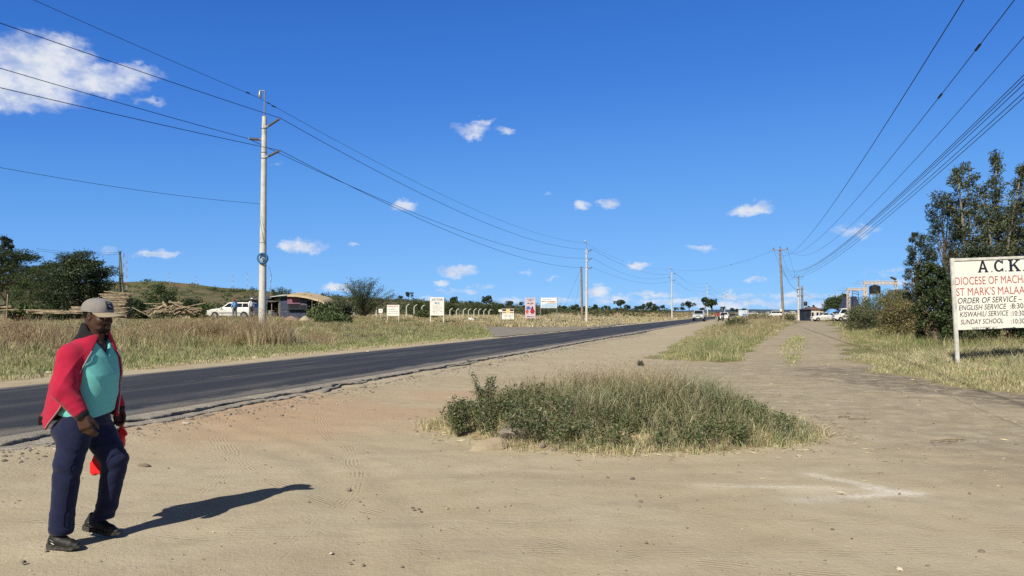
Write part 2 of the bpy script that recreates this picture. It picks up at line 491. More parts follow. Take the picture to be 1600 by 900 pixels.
for (cx_t, cy_t, r_t, wd_t, k_t) in ((4.6, 13.6, 7.75, .11, 1), (4.6, 13.6, 9.15, .11, .8), (-9.4, 6.6, 7.9, .10, .9), (-9.4, 6.6, 6.6, .10, .7), (1.5, 22.2, 16.9, .12, .8), (1.5, 22.2, 15.5, .12, .7), (-2.5, 20.5, 14.6, .11, .6), (14.5, 15.0, 8.2, .12, .7), (14.5, 15.0, 6.9, .12, .6)):
    dx_ = t.math('ADD', wx, -cx_t); dy_ = t.math('ADD', wy, -cy_t)
    rr_ = t.math('SQRT', t.math('ADD', t.math('MULTIPLY', dx_, dx_), t.math('MULTIPLY', dy_, dy_)))
    of_ = t.math('ADD', t.math('ADD', rr_, -r_t), t.math('MULTIPLY', t.math('SUBTRACT', n_big, .5), .30))
    win = t.step(t.math('ABSOLUTE', of_), wd_t, wd_t * .7)
    lug = t.math('MULTIPLY', t.math('SINE', t.math('MULTIPLY', of_, 150.0)), .5)
    win = t.math('MULTIPLY', t.math('MULTIPLY', win, k_t), t.step(n_mid, .44, .60))
    one = t.math('MULTIPLY', win, t.math('ADD', lug, -.45))
    tm_all = one if tm_all is None else t.math('ADD', tm_all, one)
hgt = t.math('ADD', hgt, t.math('MULTIPLY', tm_all, t.math('MULTIPLY', t.math('SUBTRACT', 1.0, edge_n), .32)))
t.bsdf(colr, .95, t.bump(hgt, .6, .03), .12)
ground = link('ground', npmesh('ground', gv, quads, None, m_ground, True, zone))
tag(ground, kind='structure')

# ------------------------------------------------------------------ the road, its crumbling edge, the side road
TH = -math.atan2(PX, PY)
def road_obj(name, verts, quads, mat, smooth=True):
    o = link(name, npmesh(name, verts, quads, None, mat, smooth)); o.rotation_euler = (0, 0, TH)
    return tag(o, kind='structure')
def strip(sv, cols):
    """cols: list of (across array, height array) along sv -> verts, quads in road space (x across, y along)"""
    n, k = len(sv), len(cols)
    V = np.zeros((n, k, 3))
    for j, (c, z) in enumerate(cols):
        V[:, j, 0] = c; V[:, j, 1] = sv; V[:, j, 2] = z
    i = np.arange(n * k).reshape(n, k)
    q = np.stack([i[:-1, :-1], i[:-1, 1:], i[1:, 1:], i[1:, :-1]], -1).reshape(-1, 4)
    return V.reshape(-1, 3), q
sv = np.concatenate([np.arange(-30, -4, .2), np.arange(-4, 22, .03), np.arange(22, 34, .06), np.arange(34, 120, .3), np.arange(120, 3200, 12.)])
o1 = np.ones_like(sv)
jl = (fbm(sv * .9, sv * 0, 71) - .5) * .35
crown = lambda c: .145 + .05 * (1 - ((c + 11.5) / 2.9) ** 2)
rc = [RL + jl * 1.0] + [o1 * c for c in np.linspace(-13.7, RR, 12)]
rv = strip(sv, [(rc[0] - .02, o1 * -.02)] + [(c, crown(c)) for c in rc] + [(o1 * (RR + .004), o1 * .1)])
m_road, t = newmat('asphalt')
co = t.coord('Object')
xx, yy, zz = t.sep(co)
stretch = t.scale(co, (1, .06, 1))
agg, _ = t.voro(co, 85)
n0 = t.noise(co, 130, 3, .7); n3 = t.noise(stretch, 2.2, 5, .6); n4 = t.noise(co, .35, 4, .6)
base = t.mix(t.step(n0, .38, .78), (.017, .018, .022), (.080, .079, .078))
base = t.mix(t.math('MULTIPLY', t.step(n3, .5, .75), .4), base, (.095, .092, .09))
base = t.mix(t.math('MULTIPLY', t.step(n4, .48, .68), .35), base, (.03, .03, .035))
edge_d = t.step(t.math('ADD', xx, t.math('MULTIPLY', t.math('SUBTRACT', t.noise(t.scale(co, (1, .35, 1)), 3, 5, .7), .5), .9)), -9.25, -8.85)
base = t.mix(t.math('MULTIPLY', edge_d, .75), base, (.27, .245, .21))
edge_l = t.step(t.math('ADD', xx, t.math('MULTIPLY', t.math('SUBTRACT', t.noise(t.scale(co, (1, .35, 1)), 3, 5, .7), .5), 1.0)), -13.75, -14.25)
base = t.mix(t.math('MULTIPLY', edge_l, .7), base, (.26, .225, .18))
wp = None
for c_w in (-9.75, -11.0, -12.1, -13.35):
    q_ = t.step(t.math('ABSOLUTE', t.math('ADD', xx, -c_w)), .42, .05)
    wp = q_ if wp is None else t.math('MAXIMUM', wp, q_)
base = t.mix(t.math('MULTIPLY', wp, t.math('MULTIPLY', t.step(n3, .3, .65), .40)), base, (.115, .112, .108))
dst = t.step(t.noise(t.scale(co, (1, .12, 1)), 1.1, 6, .68), .54, .72)
base = t.mix(t.math('MULTIPLY', dst, .30), base, (.22, .20, .165))
cl = t.math('MULTIPLY', t.step(t.math('ABSOLUTE', t.math('ADD', xx, 11.45)), .07, .05), t.step(t.noise(t.scale(co, (1, .25, 1)), 1.6, 6, .75), .5, .66))
base = t.mix(t.math('MULTIPLY', cl, .34), base, (.42, .41, .39))
hg = t.math('ADD', t.math('MULTIPLY', agg, .6), t.math('MULTIPLY', n0, .5))
t.bsdf(base, t.mix(n3, (.62, .62, .62), (.8, .8, .8)), t.bump(hg, .6, .012), .42)
road_obj('road', rv[0], rv[1], m_road)

e1 = -8.42 + (fbm(sv * 1.6, sv * 0, 81, 7) - .5) * .34 + (fbm(sv * .25, sv * 0, 85) - .5) * .16
e2 = e1 + .16 + .20 * sm(16, 9, sv) + (fbm(sv * 1.3, sv * 0 + 3, 83, 5) - .5) * .34 * sm(40, 14, sv)
zz1 = .138 + (fbm(sv * 3, sv * 0, 86) - .5) * .02
zz2 = .098 + (fbm(sv * .8, sv * 0, 87, 5) - .5) * .10 - .08 * sm(40, 75, sv)
rough_ = lambda k, a: (fbm(sv * 5, sv * 0 + k, 90 + k, 5) - .5) * a * 1.6
ev = strip(sv, [(o1 * (RR - .05), o1 * .06), (o1 * (RR + .004), o1 * .1445), (o1 * RR + .14, .146 + rough_(1, .012)), (e1 - .06, zz1 + rough_(2, .012)), (e1 + rough_(3, .05), zz1 - .012), (e1 - .02 + rough_(4, .08), zz1 - .03), (e1 - .03, zz2 - .02),
               (e1 + .10, zz2 + rough_(5, .035)), ((e1 + e2) / 2, zz2 + rough_(6, .03)), (e2 - .05, zz2 + rough_(7, .025)), (e2 + rough_(8, .06), zz2 - .012), (e2 - .03, zz2 - .04), (e2 - .04, o1 * -.06)])
m_edge, t = newmat('broken_road_edge')
co = t.coord('Object')
ns = t.noise(co, 3.5, 6, .65); nf = t.noise(co, 40, 5, .7)
cc = t.mix(t.step(ns, .35, .65), (.30, .275, .235), (.42, .38, .32))
cc = t.mix(t.math('MULTIPLY', t.step(nf, .5, .7), .55), cc, (.15, .14, .125))
t.bsdf(cc, .92, t.bump(nf, .9, .03), .15)
road_obj('road_shoulder', ev[0], ev[1], m_edge, False)

# worn tarmac of the side road that joins on the far side
m_side, t = newmat('worn_tarmac')
co = t.coord('Object')
ns = t.noise(co, .5, 6, .65); nf = t.noise(co, 30, 5, .7)
cc = t.mix(t.step(ns, .35, .65), (.21, .195, .17), (.29, .265, .225))
cc = t.mix(t.math('MULTIPLY', t.step(nf, .5, .7), .4), cc, (.13, .12, .11))
t.bsdf(cc, .9, t.bump(nf, .5, .02), .2)
sv2 = np.arange(45, 100.1, 1.0)
jj = fbm(sv2 * .5, sv2 * 0, 91)
inner = RL - .55 - .5 * jj * 1.0
outer = edge(OUTER, sv2) + .8 * (jj - .5)
k0 = np.ones_like(sv2)
cs = [inner + (outer - inner) * k0 * f for f in np.linspace(0, 1, 10)]
def zat(c):
    x, y = XY(sv2, c); return gz(x, y) + .03
road_obj('side_road', *strip(sv2, [(c, zat(c)) for c in cs]), m_side)

# ------------------------------------------------------------------ far hills
SKYL = [(-700, 446), (-300, 444), (0, 446), (150, 446), (200, 443), (250, 442), (300, 446), (340, 451), (400, 455), (440, 459), (520, 464), (560, 466), (640, 470), (700, 472), (760, 476), (860, 481), (960, 484.5), (1060, 487), (1150, 488)]
uu = np.arange(-700, 1151, 12.)
rows = np.linspace(0, 1, 26)
hv = []
for fr in rows:
    Yd = 420 + fr * 780
    top = np.interp(uu, [p[0] for p in SKYL], [p[1] for p in SKYL])
    zt = H + (488 - top) / F * 1200
    prof = fr ** 1.25 if fr < .92 else 1 - (fr - .92) * 1.2
    xg = (uu - 800) / F * Yd
    z = .6 + (zt - .6) * prof + (fbm(xg * .012, np.full_like(xg, Yd * .012), 101) - .5) * 7 * np.minimum(1, (zt - H) / 12) * math.sin(math.pi * min(fr / .92, 1))
    hv.append(np.stack([xg, np.full_like(xg, Yd), z], -1))
hv = np.array(hv); k = len(uu)
ii = np.arange(len(rows) * k).reshape(len(rows), k)
hq = np.stack([ii[:-1, :-1], ii[:-1, 1:], ii[1:, 1:], ii[1:, :-1]], -1).reshape(-1, 4)
m_hill, t = newmat('dry_hillside')
co = t.coord('Object')
a1 = t.noise(co, .02, 6, .65); a2 = t.noise(co, .12, 5, .7); a3 = t.noise(co, .5, 3, .6)
cc = t.mix(t.step(a1, .38, .62), (.185, .15, .085), (.105, .115, .05))
cc = t.mix(t.math('MULTIPLY', t.step(a2, .5, .66), .8), cc, (.07, .085, .04))
cc = t.mix(t.math('MULTIPLY', t.step(a3, .55, .7), .5), cc, (.26, .19, .12))
t.bsdf(cc, .95, t.bump(a2, .4, 1.5), .1)
tag(link('hills', npmesh('hills', hv.reshape(-1, 3), hq, None, m_hill, True)), kind='structure')
def hill_z(u, fr):
    Yd = 420 + fr * 780
    col_ = np.interp(u, uu, np.arange(len(uu))); row = fr * 25
    r0 = int(min(row, 24)); c0 = int(min(col_, len(uu) - 2)); a, b = row - r0, col_ - c0
    z = (hv[r0, c0, 2] * (1 - a) + hv[r0 + 1, c0, 2] * a) * (1 - b) + (hv[r0, c0 + 1, 2] * (1 - a) + hv[r0 + 1, c0 + 1, 2] * a) * b
    return (u - 800) / F * Yd, Yd, z
# a range far beyond the road's end, distance haze painted into its blue
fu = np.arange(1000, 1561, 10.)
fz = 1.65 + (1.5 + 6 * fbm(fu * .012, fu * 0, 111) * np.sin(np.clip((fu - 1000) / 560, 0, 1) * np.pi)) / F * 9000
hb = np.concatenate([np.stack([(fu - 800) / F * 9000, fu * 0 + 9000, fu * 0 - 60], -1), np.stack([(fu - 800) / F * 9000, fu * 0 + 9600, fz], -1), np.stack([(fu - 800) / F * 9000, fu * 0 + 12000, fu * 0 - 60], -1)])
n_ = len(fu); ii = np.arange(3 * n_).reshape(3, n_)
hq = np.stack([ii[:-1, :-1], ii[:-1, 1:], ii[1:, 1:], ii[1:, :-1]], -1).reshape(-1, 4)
tag(link('mountains', npmesh('mountains', hb, hq, None, simple('haze_blue_range', (.06, .09, .13), .95, .2, .002), True)), kind='structure')
# ------------------------------------------------------------------ smooth bodies from distance fields
def mxs(a):
    r = a[0]
    for q in a[1:]: r = np.maximum(r, q)
    return r
class Field:
    def __init__(s, lo, hi, h):
        s.lo = np.array(lo, float); s.h = h
        s.n = np.ceil((np.array(hi) - s.lo) / h).astype(int) + 1
        s.f = np.full(s.n, .5, np.float32)
        s.ax = [s.lo[i] + np.arange(s.n[i]) * h for i in range(3)]
    def pts(s, lo, hi):
        a = np.clip(np.floor((np.array(lo) - s.lo) / s.h).astype(int), 0, s.n)
        b = np.clip(np.ceil((np.array(hi) - s.lo) / s.h).astype(int) + 1, 0, s.n)
        sl = tuple(slice(a[i], b[i]) for i in range(3))
        g = np.meshgrid(*[s.ax[i][sl[i]] for i in range(3)], indexing='ij', sparse=True)
        return sl, g
    def put(s, fn, lo, hi, k=.02, op='u', pad=None):
        pad = (k * 1.2 + 3 * s.h) if pad is None else pad
        sl, g = s.pts(np.array(lo) - pad, np.array(hi) + pad)
        if s.f[sl].size == 0: return s
        d = np.broadcast_to(fn(*g), s.f[sl].shape).astype(np.float32); f = s.f[sl]
        if op == 'u':
            t = np.clip(.5 + .5 * (f - d) / k, 0, 1); s.f[sl] = f * (1 - t) + d * t - k * t * (1 - t)
        elif op == 's':                       # carve
            t = np.clip(.5 - .5 * (f + d) / k, 0, 1); s.f[sl] = f * (1 - t) - d * t + k * t * (1 - t)
        return s
    def cone(s, a, b, ra, rb, k=.02, op='u', flat=None):
        a, b = np.array(a, float), np.array(b, float); d = b - a; L = max(float(d @ d), 1e-9); rm = max(ra, rb)
        def fn(x, y, z):
            px, py, pz = x - a[0], y - a[1], z - a[2]
            t = np.clip((px * d[0] + py * d[1] + pz * d[2]) / L, 0, 1)
            return np.sqrt((px - t * d[0]) ** 2 + (py - t * d[1]) ** 2 + (pz - t * d[2]) ** 2) - (ra + (rb - ra) * t)
        return s.put(fn, np.minimum(a, b) - rm, np.maximum(a, b) + rm, k, op)
    def chain(s, pts, rad, k=.02):
        for i in range(len(pts) - 1): s.cone(pts[i], pts[i + 1], rad[i], rad[i + 1], k)
        return s
    def ell(s, c, r, M=None, k=.02, op='u'):
        c, r = np.array(c, float), np.array(r, float); M = np.eye(3) if M is None else np.array(M); rm = max(r)
        def fn(x, y, z):
            px, py, pz = x - c[0], y - c[1], z - c[2]
            q = [M[i][0] * px + M[i][1] * py + M[i][2] * pz for i in range(3)]
            k0 = np.sqrt((q[0] / r[0]) ** 2 + (q[1] / r[1]) ** 2 + (q[2] / r[2]) ** 2)
            k1 = np.sqrt((q[0] / r[0] ** 2) ** 2 + (q[1] / r[1] ** 2) ** 2 + (q[2] / r[2] ** 2) ** 2)
            return k0 * (k0 - 1) / np.maximum(k1, 1e-6)
        return s.put(fn, c - rm, c + rm, k, op)
    def full(s, fn):
        """combine the whole grid with fn(field, x, y, z)"""
        g = np.meshgrid(*s.ax, indexing='ij', sparse=True); s.f = np.broadcast_to(fn(s.f, *g), s.f.shape).astype(np.float32); return s
    def mesh(s, name, mat, smooth=True, relax=1):
        f = s.f; ins = f < 0
        c = np.zeros(np.array(f.shape) - 1, np.int8)
        for i in (0, 1):
            for j in (0, 1):
                for k in (0, 1):
                    c += ins[i:f.shape[0] - 1 + i, j:f.shape[1] - 1 + j, k:f.shape[2] - 1 + k]
        cell = np.argwhere((c > 0) & (c < 8))
        ids = np.full(c.shape, -1, np.int64); ids[tuple(cell.T)] = np.arange(len(cell))
        acc = np.zeros((len(cell), 3)); cnt = np.zeros(len(cell))
        corners = [(i, j, k) for i in (0, 1) for j in (0, 1) for k in (0, 1)]
        val = {q: f[cell[:, 0] + q[0], cell[:, 1] + q[1], cell[:, 2] + q[2]] for q in corners}
        for q in corners:
            for ax in range(3):
                if q[ax]: continue
                r = list(q); r[ax] = 1; r = tuple(r)
                a, b = val[q], val[r]; m = (a < 0) != (b < 0)
                t = np.where(m, a / np.where(m, a - b, 1), 0)
                p = np.tile(np.array(q, float), (len(cell), 1)); p[:, ax] += t
                acc[m] += p[m]; cnt[m] += 1
        v = s.lo + (cell + acc / cnt[:, None]) * s.h
        quads = []
        for ax in range(3):
            o1, o2 = (ax + 1) % 3, (ax + 2) % 3
            lo = [slice(None)] * 3; hi = [slice(None)] * 3
            lo[ax] = slice(0, -1); hi[ax] = slice(1, None)
            A, B = ins[tuple(lo)], ins[tuple(hi)]
            e = np.argwhere(A != B)
            e = e[(e[:, o1] > 0) & (e[:, o2] > 0) & (e[:, o1] < f.shape[o1] - 1) & (e[:, o2] < f.shape[o2] - 1)]
            fl = A[tuple(e.T)]
            def at(d1, d2):
                q = e.copy(); q[:, o1] += d1; q[:, o2] += d2; return ids[tuple(q.T)]
            Q = np.stack([at(-1, -1), at(0, -1), at(0, 0), at(-1, 0)], 1)
            Q[~fl] = Q[~fl][:, ::-1]
            quads.append(Q)
        quads = np.concatenate(quads)
        quads = quads[(quads >= 0).all(1)]
        for _ in range(relax):
            sv_ = np.zeros_like(v); n_ = np.zeros(len(v))
            for a, b in ((0, 1), (1, 2), (2, 3), (3, 0)):
                np.add.at(sv_, quads[:, a], v[quads[:, b]]); np.add.at(n_, quads[:, a], 1)
            v = v * .5 + .5 * sv_ / np.maximum(n_, 1)[:, None]
        return npmesh(name, v, quads, None, mat, smooth)
    def build(s, name, mat, parent=None, relax=1, loc=None):
        return link(name, s.mesh(name, mat, True, relax), parent, loc)
_tr = np.random.default_rng(3)
_TW = _tr.normal(size=(40, 3)); _TP = _tr.uniform(0, 6.28, 40)
def tn(x, y, z, fr, i0=0, n=5):
    s = 0
    for i in range(i0, i0 + n):
        w_ = _TW[i % 40] * fr
        s = s + np.sin(w_[0] * x + w_[1] * y + w_[2] * z + _TP[i % 40])
    return s / n

def ridge(p):
    return np.abs(np.sin(p)) ** .55 - .72

def cloth(name, col, rough=.85, var=.2, weave=900, bump=.25, col2=None):
    m, t = newmat(name); c = t.coord('Object')
    n = t.noise(c, 9, 5, .6)
    cc = t.mix(t.math('MULTIPLY', t.step(n, .4, .75), var), col, col2 or tuple(min(1, q * 1.7 + .01) for q in col))
    wv = t.noise(t.scale(c, (1, 1, .4)), weave, 2)
    fold = t.noise(c, 30, 3, .5)
    p = t.bsdf(cc, rough, t.bump(t.math('ADD', t.math('MULTIPLY', wv, .25), fold), bump, .006), .15)
    p.inputs['Sheen Weight'].default_value = .12
    return m
M_red = cloth('red_fleece', (.37, .013, .045), .9, .25)
M_black = cloth('black_rib', (.010, .010, .012), .8, .3)
M_teal = cloth('teal_jersey', (.145, .50, .48), .85, .2, 700, .25, (.18, .55, .53))
M_navy = cloth('navy_denim', (.009, .0125, .042), .85, .5, 700, .35, (.020, .027, .075))
M_cap = cloth('washed_cotton', (.20, .195, .20), .9, .6, 900, .4, (.30, .265, .21))
M_patch = cloth('navy_patch', (.012, .016, .035), .7, .1)
M_white = simple('white_print', (.75, .75, .73), .6, .05)
M_shoe = simple('black_trainer', (.012, .012, .013), .5, .2, 30, .4, .3, 0, 200, (.03, .03, .03))
M_sole = simple('black_rubber', (.02, .02, .021), .75, .25, 30, .3, .2, 0, 120, (.09, .08, .065))
m_, t_ = newmat('dark_skin')
c_o = t_.coord('Object'); n_s = t_.noise(c_o, 25, 4, .6)
p_ = t_.bsdf(t_.mix(n_s, (.046, .022, .015), (.078, .038, .026)), .52, t_.bump(t_.noise(c_o, 500, 2), .12, .002), .32)
M_skin = m_
M_beard = simple('short_beard', (.017, .010, .008), .8, .3, 120, .2, .6, 0, 500)
M_hair = simple('black_hair', (.010, .008, .008), .9, .3, 90, .2, .8, 0, 400)
M_eye = simple('eye', (.30, .25, .22), .3, .02)
M_iris = simple('iris', (.01, .006, .004), .2, .02)

# ------------------------------------------------------------------ the walking man
PB = G(133, 847)
Y0 = PB.y
def j(u, v, dy=0.0): return np.array(W(u, v, Y0 + dy) - PB)
man = None
YA = R(12)
FV, LV = np.array([math.cos(YA), -math.sin(YA), 0]), np.array([math.sin(YA), math.cos(YA), 0])
zc = [.70, .90, 1.06, 1.20, 1.33, 1.43, 1.50]
cxs = [-.012, .0, .002, .004, .012, .035, .06]
cys = [.0] * 7
df = [.115, .145, .175, .188, .15, .09, .055]
db = [.16, .165, .150, .145, .145, .10, .06]
hw = [.165, .175, .185, .19, .195, .13, .07]
def torso(x, y, z, grow=0.0, F_=None, B_=None, W_=None, e=2.3):
    cx_, cy_ = np.interp(z, zc, cxs), np.interp(z, zc, cys)
    px, py = x - cx_, y - cy_
    f = px * FV[0] + py * FV[1]; l = px * LV[0] + py * LV[1]
    a = np.where(f > 0, np.interp(z, zc, F_ or df), np.interp(z, zc, B_ or db)) + grow
    b = np.interp(z, zc, W_ or hw) + grow
    r = (np.abs(f / a) ** e + np.abs(l / b) ** e) ** (1 / e)
    return (r - 1) * np.minimum(a, b) * .92, f, l

sh_r, el_r, wr_r = j(109, 558, -.19), j(100, 611, -.275), j(127, 647, -.265)
sh_l, el_l, wr_l = j(157, 549, .175), j(169, 605, .25), j(185, 637, .235)
hip_r, kn_r, an_r = j(121, 664, -.095), j(106, 727, -.13), j(95, 828, -.15)
hip_l, kn_l, an_l = j(146, 662, .085), j(180, 720, .10), j(160, 806, .135)
HC = j(152.5, 492, .015)
HA = R(9)
hf, hl, hu = np.array([math.cos(HA), -math.sin(HA), 0]), np.array([math.sin(HA), math.cos(HA), 0]), np.array([0, 0, 1.])
tl_ = R(-4); hf2 = hf * math.cos(tl_) + hu * math.sin(tl_); hu2 = hu * math.cos(tl_) - hf * math.sin(tl_)
HM = np.array([hf2, hl, hu2])
def hp(f, l, u): return HC + f * hf2 + l * hl + u * hu2

def head_field(h, lo, hi, face=True):
    B = Field(lo, hi, h)
    B.ell(hp(-.002, 0, .022), (.099, .077, .098), HM, .02)
    B.ell(hp(.026, 0, -.05), (.072, .062, .078), HM, .03)
    B.ell(hp(.058, 0, -.103), (.034, .036, .028), HM, .03)
    B.cone(hp(-.01, .05, -.06), hp(.05, .03, -.102), .022, .02, .03); B.cone(hp(-.01, -.05, -.06), hp(.05, -.03, -.102), .022, .02, .03)
    for sg in (-1, 1):
        B.ell(hp(.076, sg * .03, .006), (.02, .03, .012), HM, .012)
        B.ell(hp(.058, sg * .046, -.04), (.028, .024, .026), HM, .02)
        B.ell(hp(.097, sg * .031, -.017), (.012, .017, .010), HM, .012, 's')
        B.ell(hp(.094, sg * .016, -.048), (.015, .011, .011), HM, .008)
        B.ell(hp(-.010, sg * .076, -.016), (.018, .009, .030), HM, .006)
        B.ell(hp(-.006, sg * .085, -.012), (.009, .006, .016), HM, .004, 's')
    B.cone(hp(.085, 0, -.004), hp(.106, 0, -.044), .009, .0145, .012)
    B.ell(hp(.090, 0, -.074), (.019, .028, .010), HM, .008)
    B.ell(hp(.087, 0, -.090), (.019, .025, .010), HM, .007)
    B.ell(hp(.112, 0, -.082), (.012, .03, .0025), HM, .004, 's')
    return B
lo_b, hi_b = (-.42, -.42, .0), (.36, .42, 1.80)
B = head_field(.0052, (-.30, -.36, .60), (.36, .40, 1.80))
neck = j(139, 546, .0)
B.cone(hp(-.022, 0, -.07), neck, .062, .072, .03)
B.cone(hp(.0, 0, -.09), j(149, 541, 0), .045, .06, .03)
B.cone(neck + np.array([0, 0, -.02]), sh_r, .06, .05, .04); B.cone(neck + np.array([0, 0, -.02]), sh_l, .06, .05, .04)
B.put(lambda x, y, z: np.maximum(torso(x, y, z, -.03)[0], np.abs(z - 1.13) - .28), (-.25, -.25, .82), (.25, .25, 1.45), .05)
B.chain([sh_r, el_r, wr_r], [.05, .042, .03], .02); B.chain([sh_l, el_l, wr_l], [.05, .042, .03], .02)
B.chain([j(130, 655), hip_r, hip_r * .4 + kn_r * .6], [.11, .09, .06], .03); B.chain([j(130, 655), hip_l, hip_l * .4 + kn_l * .6], [.11, .09, .06], .03)
def hand(B, wr, d, across, palm, curl, thumb_side=1, sc=1.0):
    d, across, palm = [np.array(q, float) / np.linalg.norm(q) for q in (d, across, palm)]
    for o in (-.024, 0, .024):
        B.cone(wr + across * o * .75 * sc, wr + (d * .082 + across * o * 1.15) * sc, .019 * sc, .0165 * sc, .02)
    for i, (o, ln, cu) in enumerate(((.030, .92, .75), (.0105, 1.0, .95), (-.010, .95, 1.05), (-.029, .78, 1.15))):
        p = wr + (d * (.088 - .006 * abs(i - 1.2)) + across * o) * sc; a = .38
        q = p
        for k_, L in enumerate((.044, .027, .021)):
            dr = d * math.cos(a) + palm * math.sin(a) - across * o * 1.5
            r_ = q + dr * L * ln * sc
            B.cone(q, r_, (.0112 - .0008 * k_) * sc, (.0104 - .001 * k_) * sc, .0045)
            q = r_; a += curl * cu
    p = wr + (d * .030 + across * .028 * thumb_side + palm * .010) * sc
    q = p + (d * .036 + across * .013 * thumb_side + palm * .014) * sc
    r_ = q + (d * .030 + across * .001 * thumb_side + palm * .016) * sc
    t2 = r_ + (d * .022 - across * .004 * thumb_side + palm * .010) * sc
    B.cone(p, q, .017 * sc, .0135 * sc, .012); B.cone(q, r_, .0125 * sc, .0115 * sc, .006); B.cone(r_, t2, .0115 * sc, .009 * sc, .005)
hand(B, wr_r, (.32, .05, -.95), (.93, -.15, .33), (.05, .95, .1), .42, 1, 1.13)
hand(B, wr_l, (.12, .0, -1), (.85, .4, .1), (.2, -.95, 0), 1.0, 1, .97)
man = B.build('person', M_skin, None, 1, PB)
tag(man, 'man in red jacket and teal shirt walking past along the dusty roadside', 'person')
man.data.materials.append(M_skin)

# hair under the cap, beard, eyes
Bh = Field(HC - .13, HC + .15, .004); Bh.ell(hp(-.002, 0, .022), (.1015, .0795, .1), HM, .01)
def cut(f, x, y, z):
    px, py, pz = x - HC[0], y - HC[1], z - HC[2]
    a = hf2[0] * px + hf2[1] * py + hf2[2] * pz; u = hu2[0] * px + hu2[1] * py + hu2[2] * pz
    return mxs([f + 0 * a, a - .012 - .5 * (u - .0), u - .06, -.045 - u + .0 * a])
Bh.full(cut).build('hair', M_hair, man, 0)
Bb = head_field(.0032, HC - np.array([.02, .08, .16]), HC + np.array([.15, .08, -.03]))
def cutb(f, x, y, z):
    px, py, pz = x - HC[0], y - HC[1], z - HC[2]
    a = hf2[0] * px + hf2[1] * py + hf2[2] * pz; u = hu2[0] * px + hu2[1] * py + hu2[2] * pz; l = hl[0] * px + hl[1] * py
    d = f - .0016
    lips = np.sqrt(((a - .10) / 1.0) ** 2 + (l / 1.2) ** 2 + ((u + .082) / .62) ** 2) - .027
    top = u + .062 + .036 * sm(.092, .055, a)
    return mxs([d, top, -(a - .040), -lips])
Bb.full(cutb).build('beard', M_beard, man, 0)
for sg in (-1, 1):
    e = MB(); e.lathe((0, 0, 0), [(.0001, -.0115), (.007, -.009), (.0115, 0), (.007, .009), (.0001, .0115)], 14)
    o = e.build('eye', M_eye, man, True, Vector(hp(.0815, sg * .031, -.0165)))
    ir = MB().lathe((0, 0, 0), [(.0001, -.005), (.0045, -.003), (.005, 0), (.0045, .003), (.0001, .005)], 10)
    ir.build('iris', M_iris, o, True, Vector(hf2 * .0078))

# t-shirt
T = Field((-.26, -.27, .88), (.27, .27, 1.46), .0055)
def shirt(x, y, z):
    d, f, l = torso(x, y, z, .006)
    fold = .009 * ridge(9 * (f + l * 2.0) + 13 * (z - 1.1) + 1.4 * tn(x, y, z, 6, 3)) * sm(1.44, 1.28, z) + .005 * tn(x, y, z, 18, 9)
    hem = .935 + .022 * np.sin(9 * l) - .02 * (f / .2)
    return mxs([d + fold * .8, hem - z, z - 1.50])
T.put(shirt, (-.26, -.27, .88), (.27, .27, 1.5), .01)
T.cone(sh_r, sh_r * .6 + el_r * .4, .062, .06, .04); T.cone(sh_l, sh_l * .6 + el_l * .4, .062, .06, .04)
nb = j(145, 535, -.0)
def vneck(x, y, z):                          # the v of the neckline
    px, py = x - nb[0], y - nb[1]; f = px * FV[0] + py * FV[1]; l = px * LV[0] + py * LV[1]
    top = np.sqrt((px - .0) ** 2 + py ** 2) - .078 + 0 * z
    v_ = np.maximum(np.abs(l) - .62 * (z - 1.335), -f)
    return np.maximum(np.minimum(top, v_), 1.335 - z)
T.put(vneck, (-.1, -.15, 1.3), (.25, .15, 1.5), .012, 's')
T.build('t_shirt', M_teal, man, 1)

# jacket: an open shell with the right front panel swept back
JF = [.135, .165, .195, .205, .175, .11, .07]
JB = [.36, .325, .262, .215, .185, .125, .08]
JW = [.215, .218, .214, .21, .205, .145, .09]
zth = [.70, .80, .88, .97, 1.08, 1.20, 1.32, 1.40, 1.50]
thR = [145, 136, 121, 101, 83, 67, 54, 46, 36]
thL = [60, 60, 60, 58, 54, 48, 42, 36, 28]
def wedge(f, l, z):
    th = np.degrees(np.arctan2(l, f)); r = np.sqrt(f * f + l * l)
    a = np.interp(z, zth, thL) - th; b = th + np.interp(z, zth, thR)
    return np.minimum(a, b) * (math.pi / 180) * np.minimum(r, .25)       # positive inside the opening
J = Field((-.50, -.40, .76), (.34, .40, 1.60), .0055)
def hemz(f, l): return .90 - .11 * sm(.02, -.12, l) * sm(-.30, -.10, f) - .02 * sm(-.1, .1, f)
def jack(x, y, z):
    d, f, l = torso(x, y, z, .004, JF, JB, JW, 2.2)
    fold = .011 * ridge(11 * l - 9 * (z - 1) + .8 * tn(x, y, z, 6, 12)) * sm(1.35, 1.0, z) + .007 * tn(x, y, z, 14, 20)
    return mxs([d + fold, hemz(f, l) - z, z - 1.53])
J.put(jack, (-.46, -.34, .78), (.32, .34, 1.54), .02)
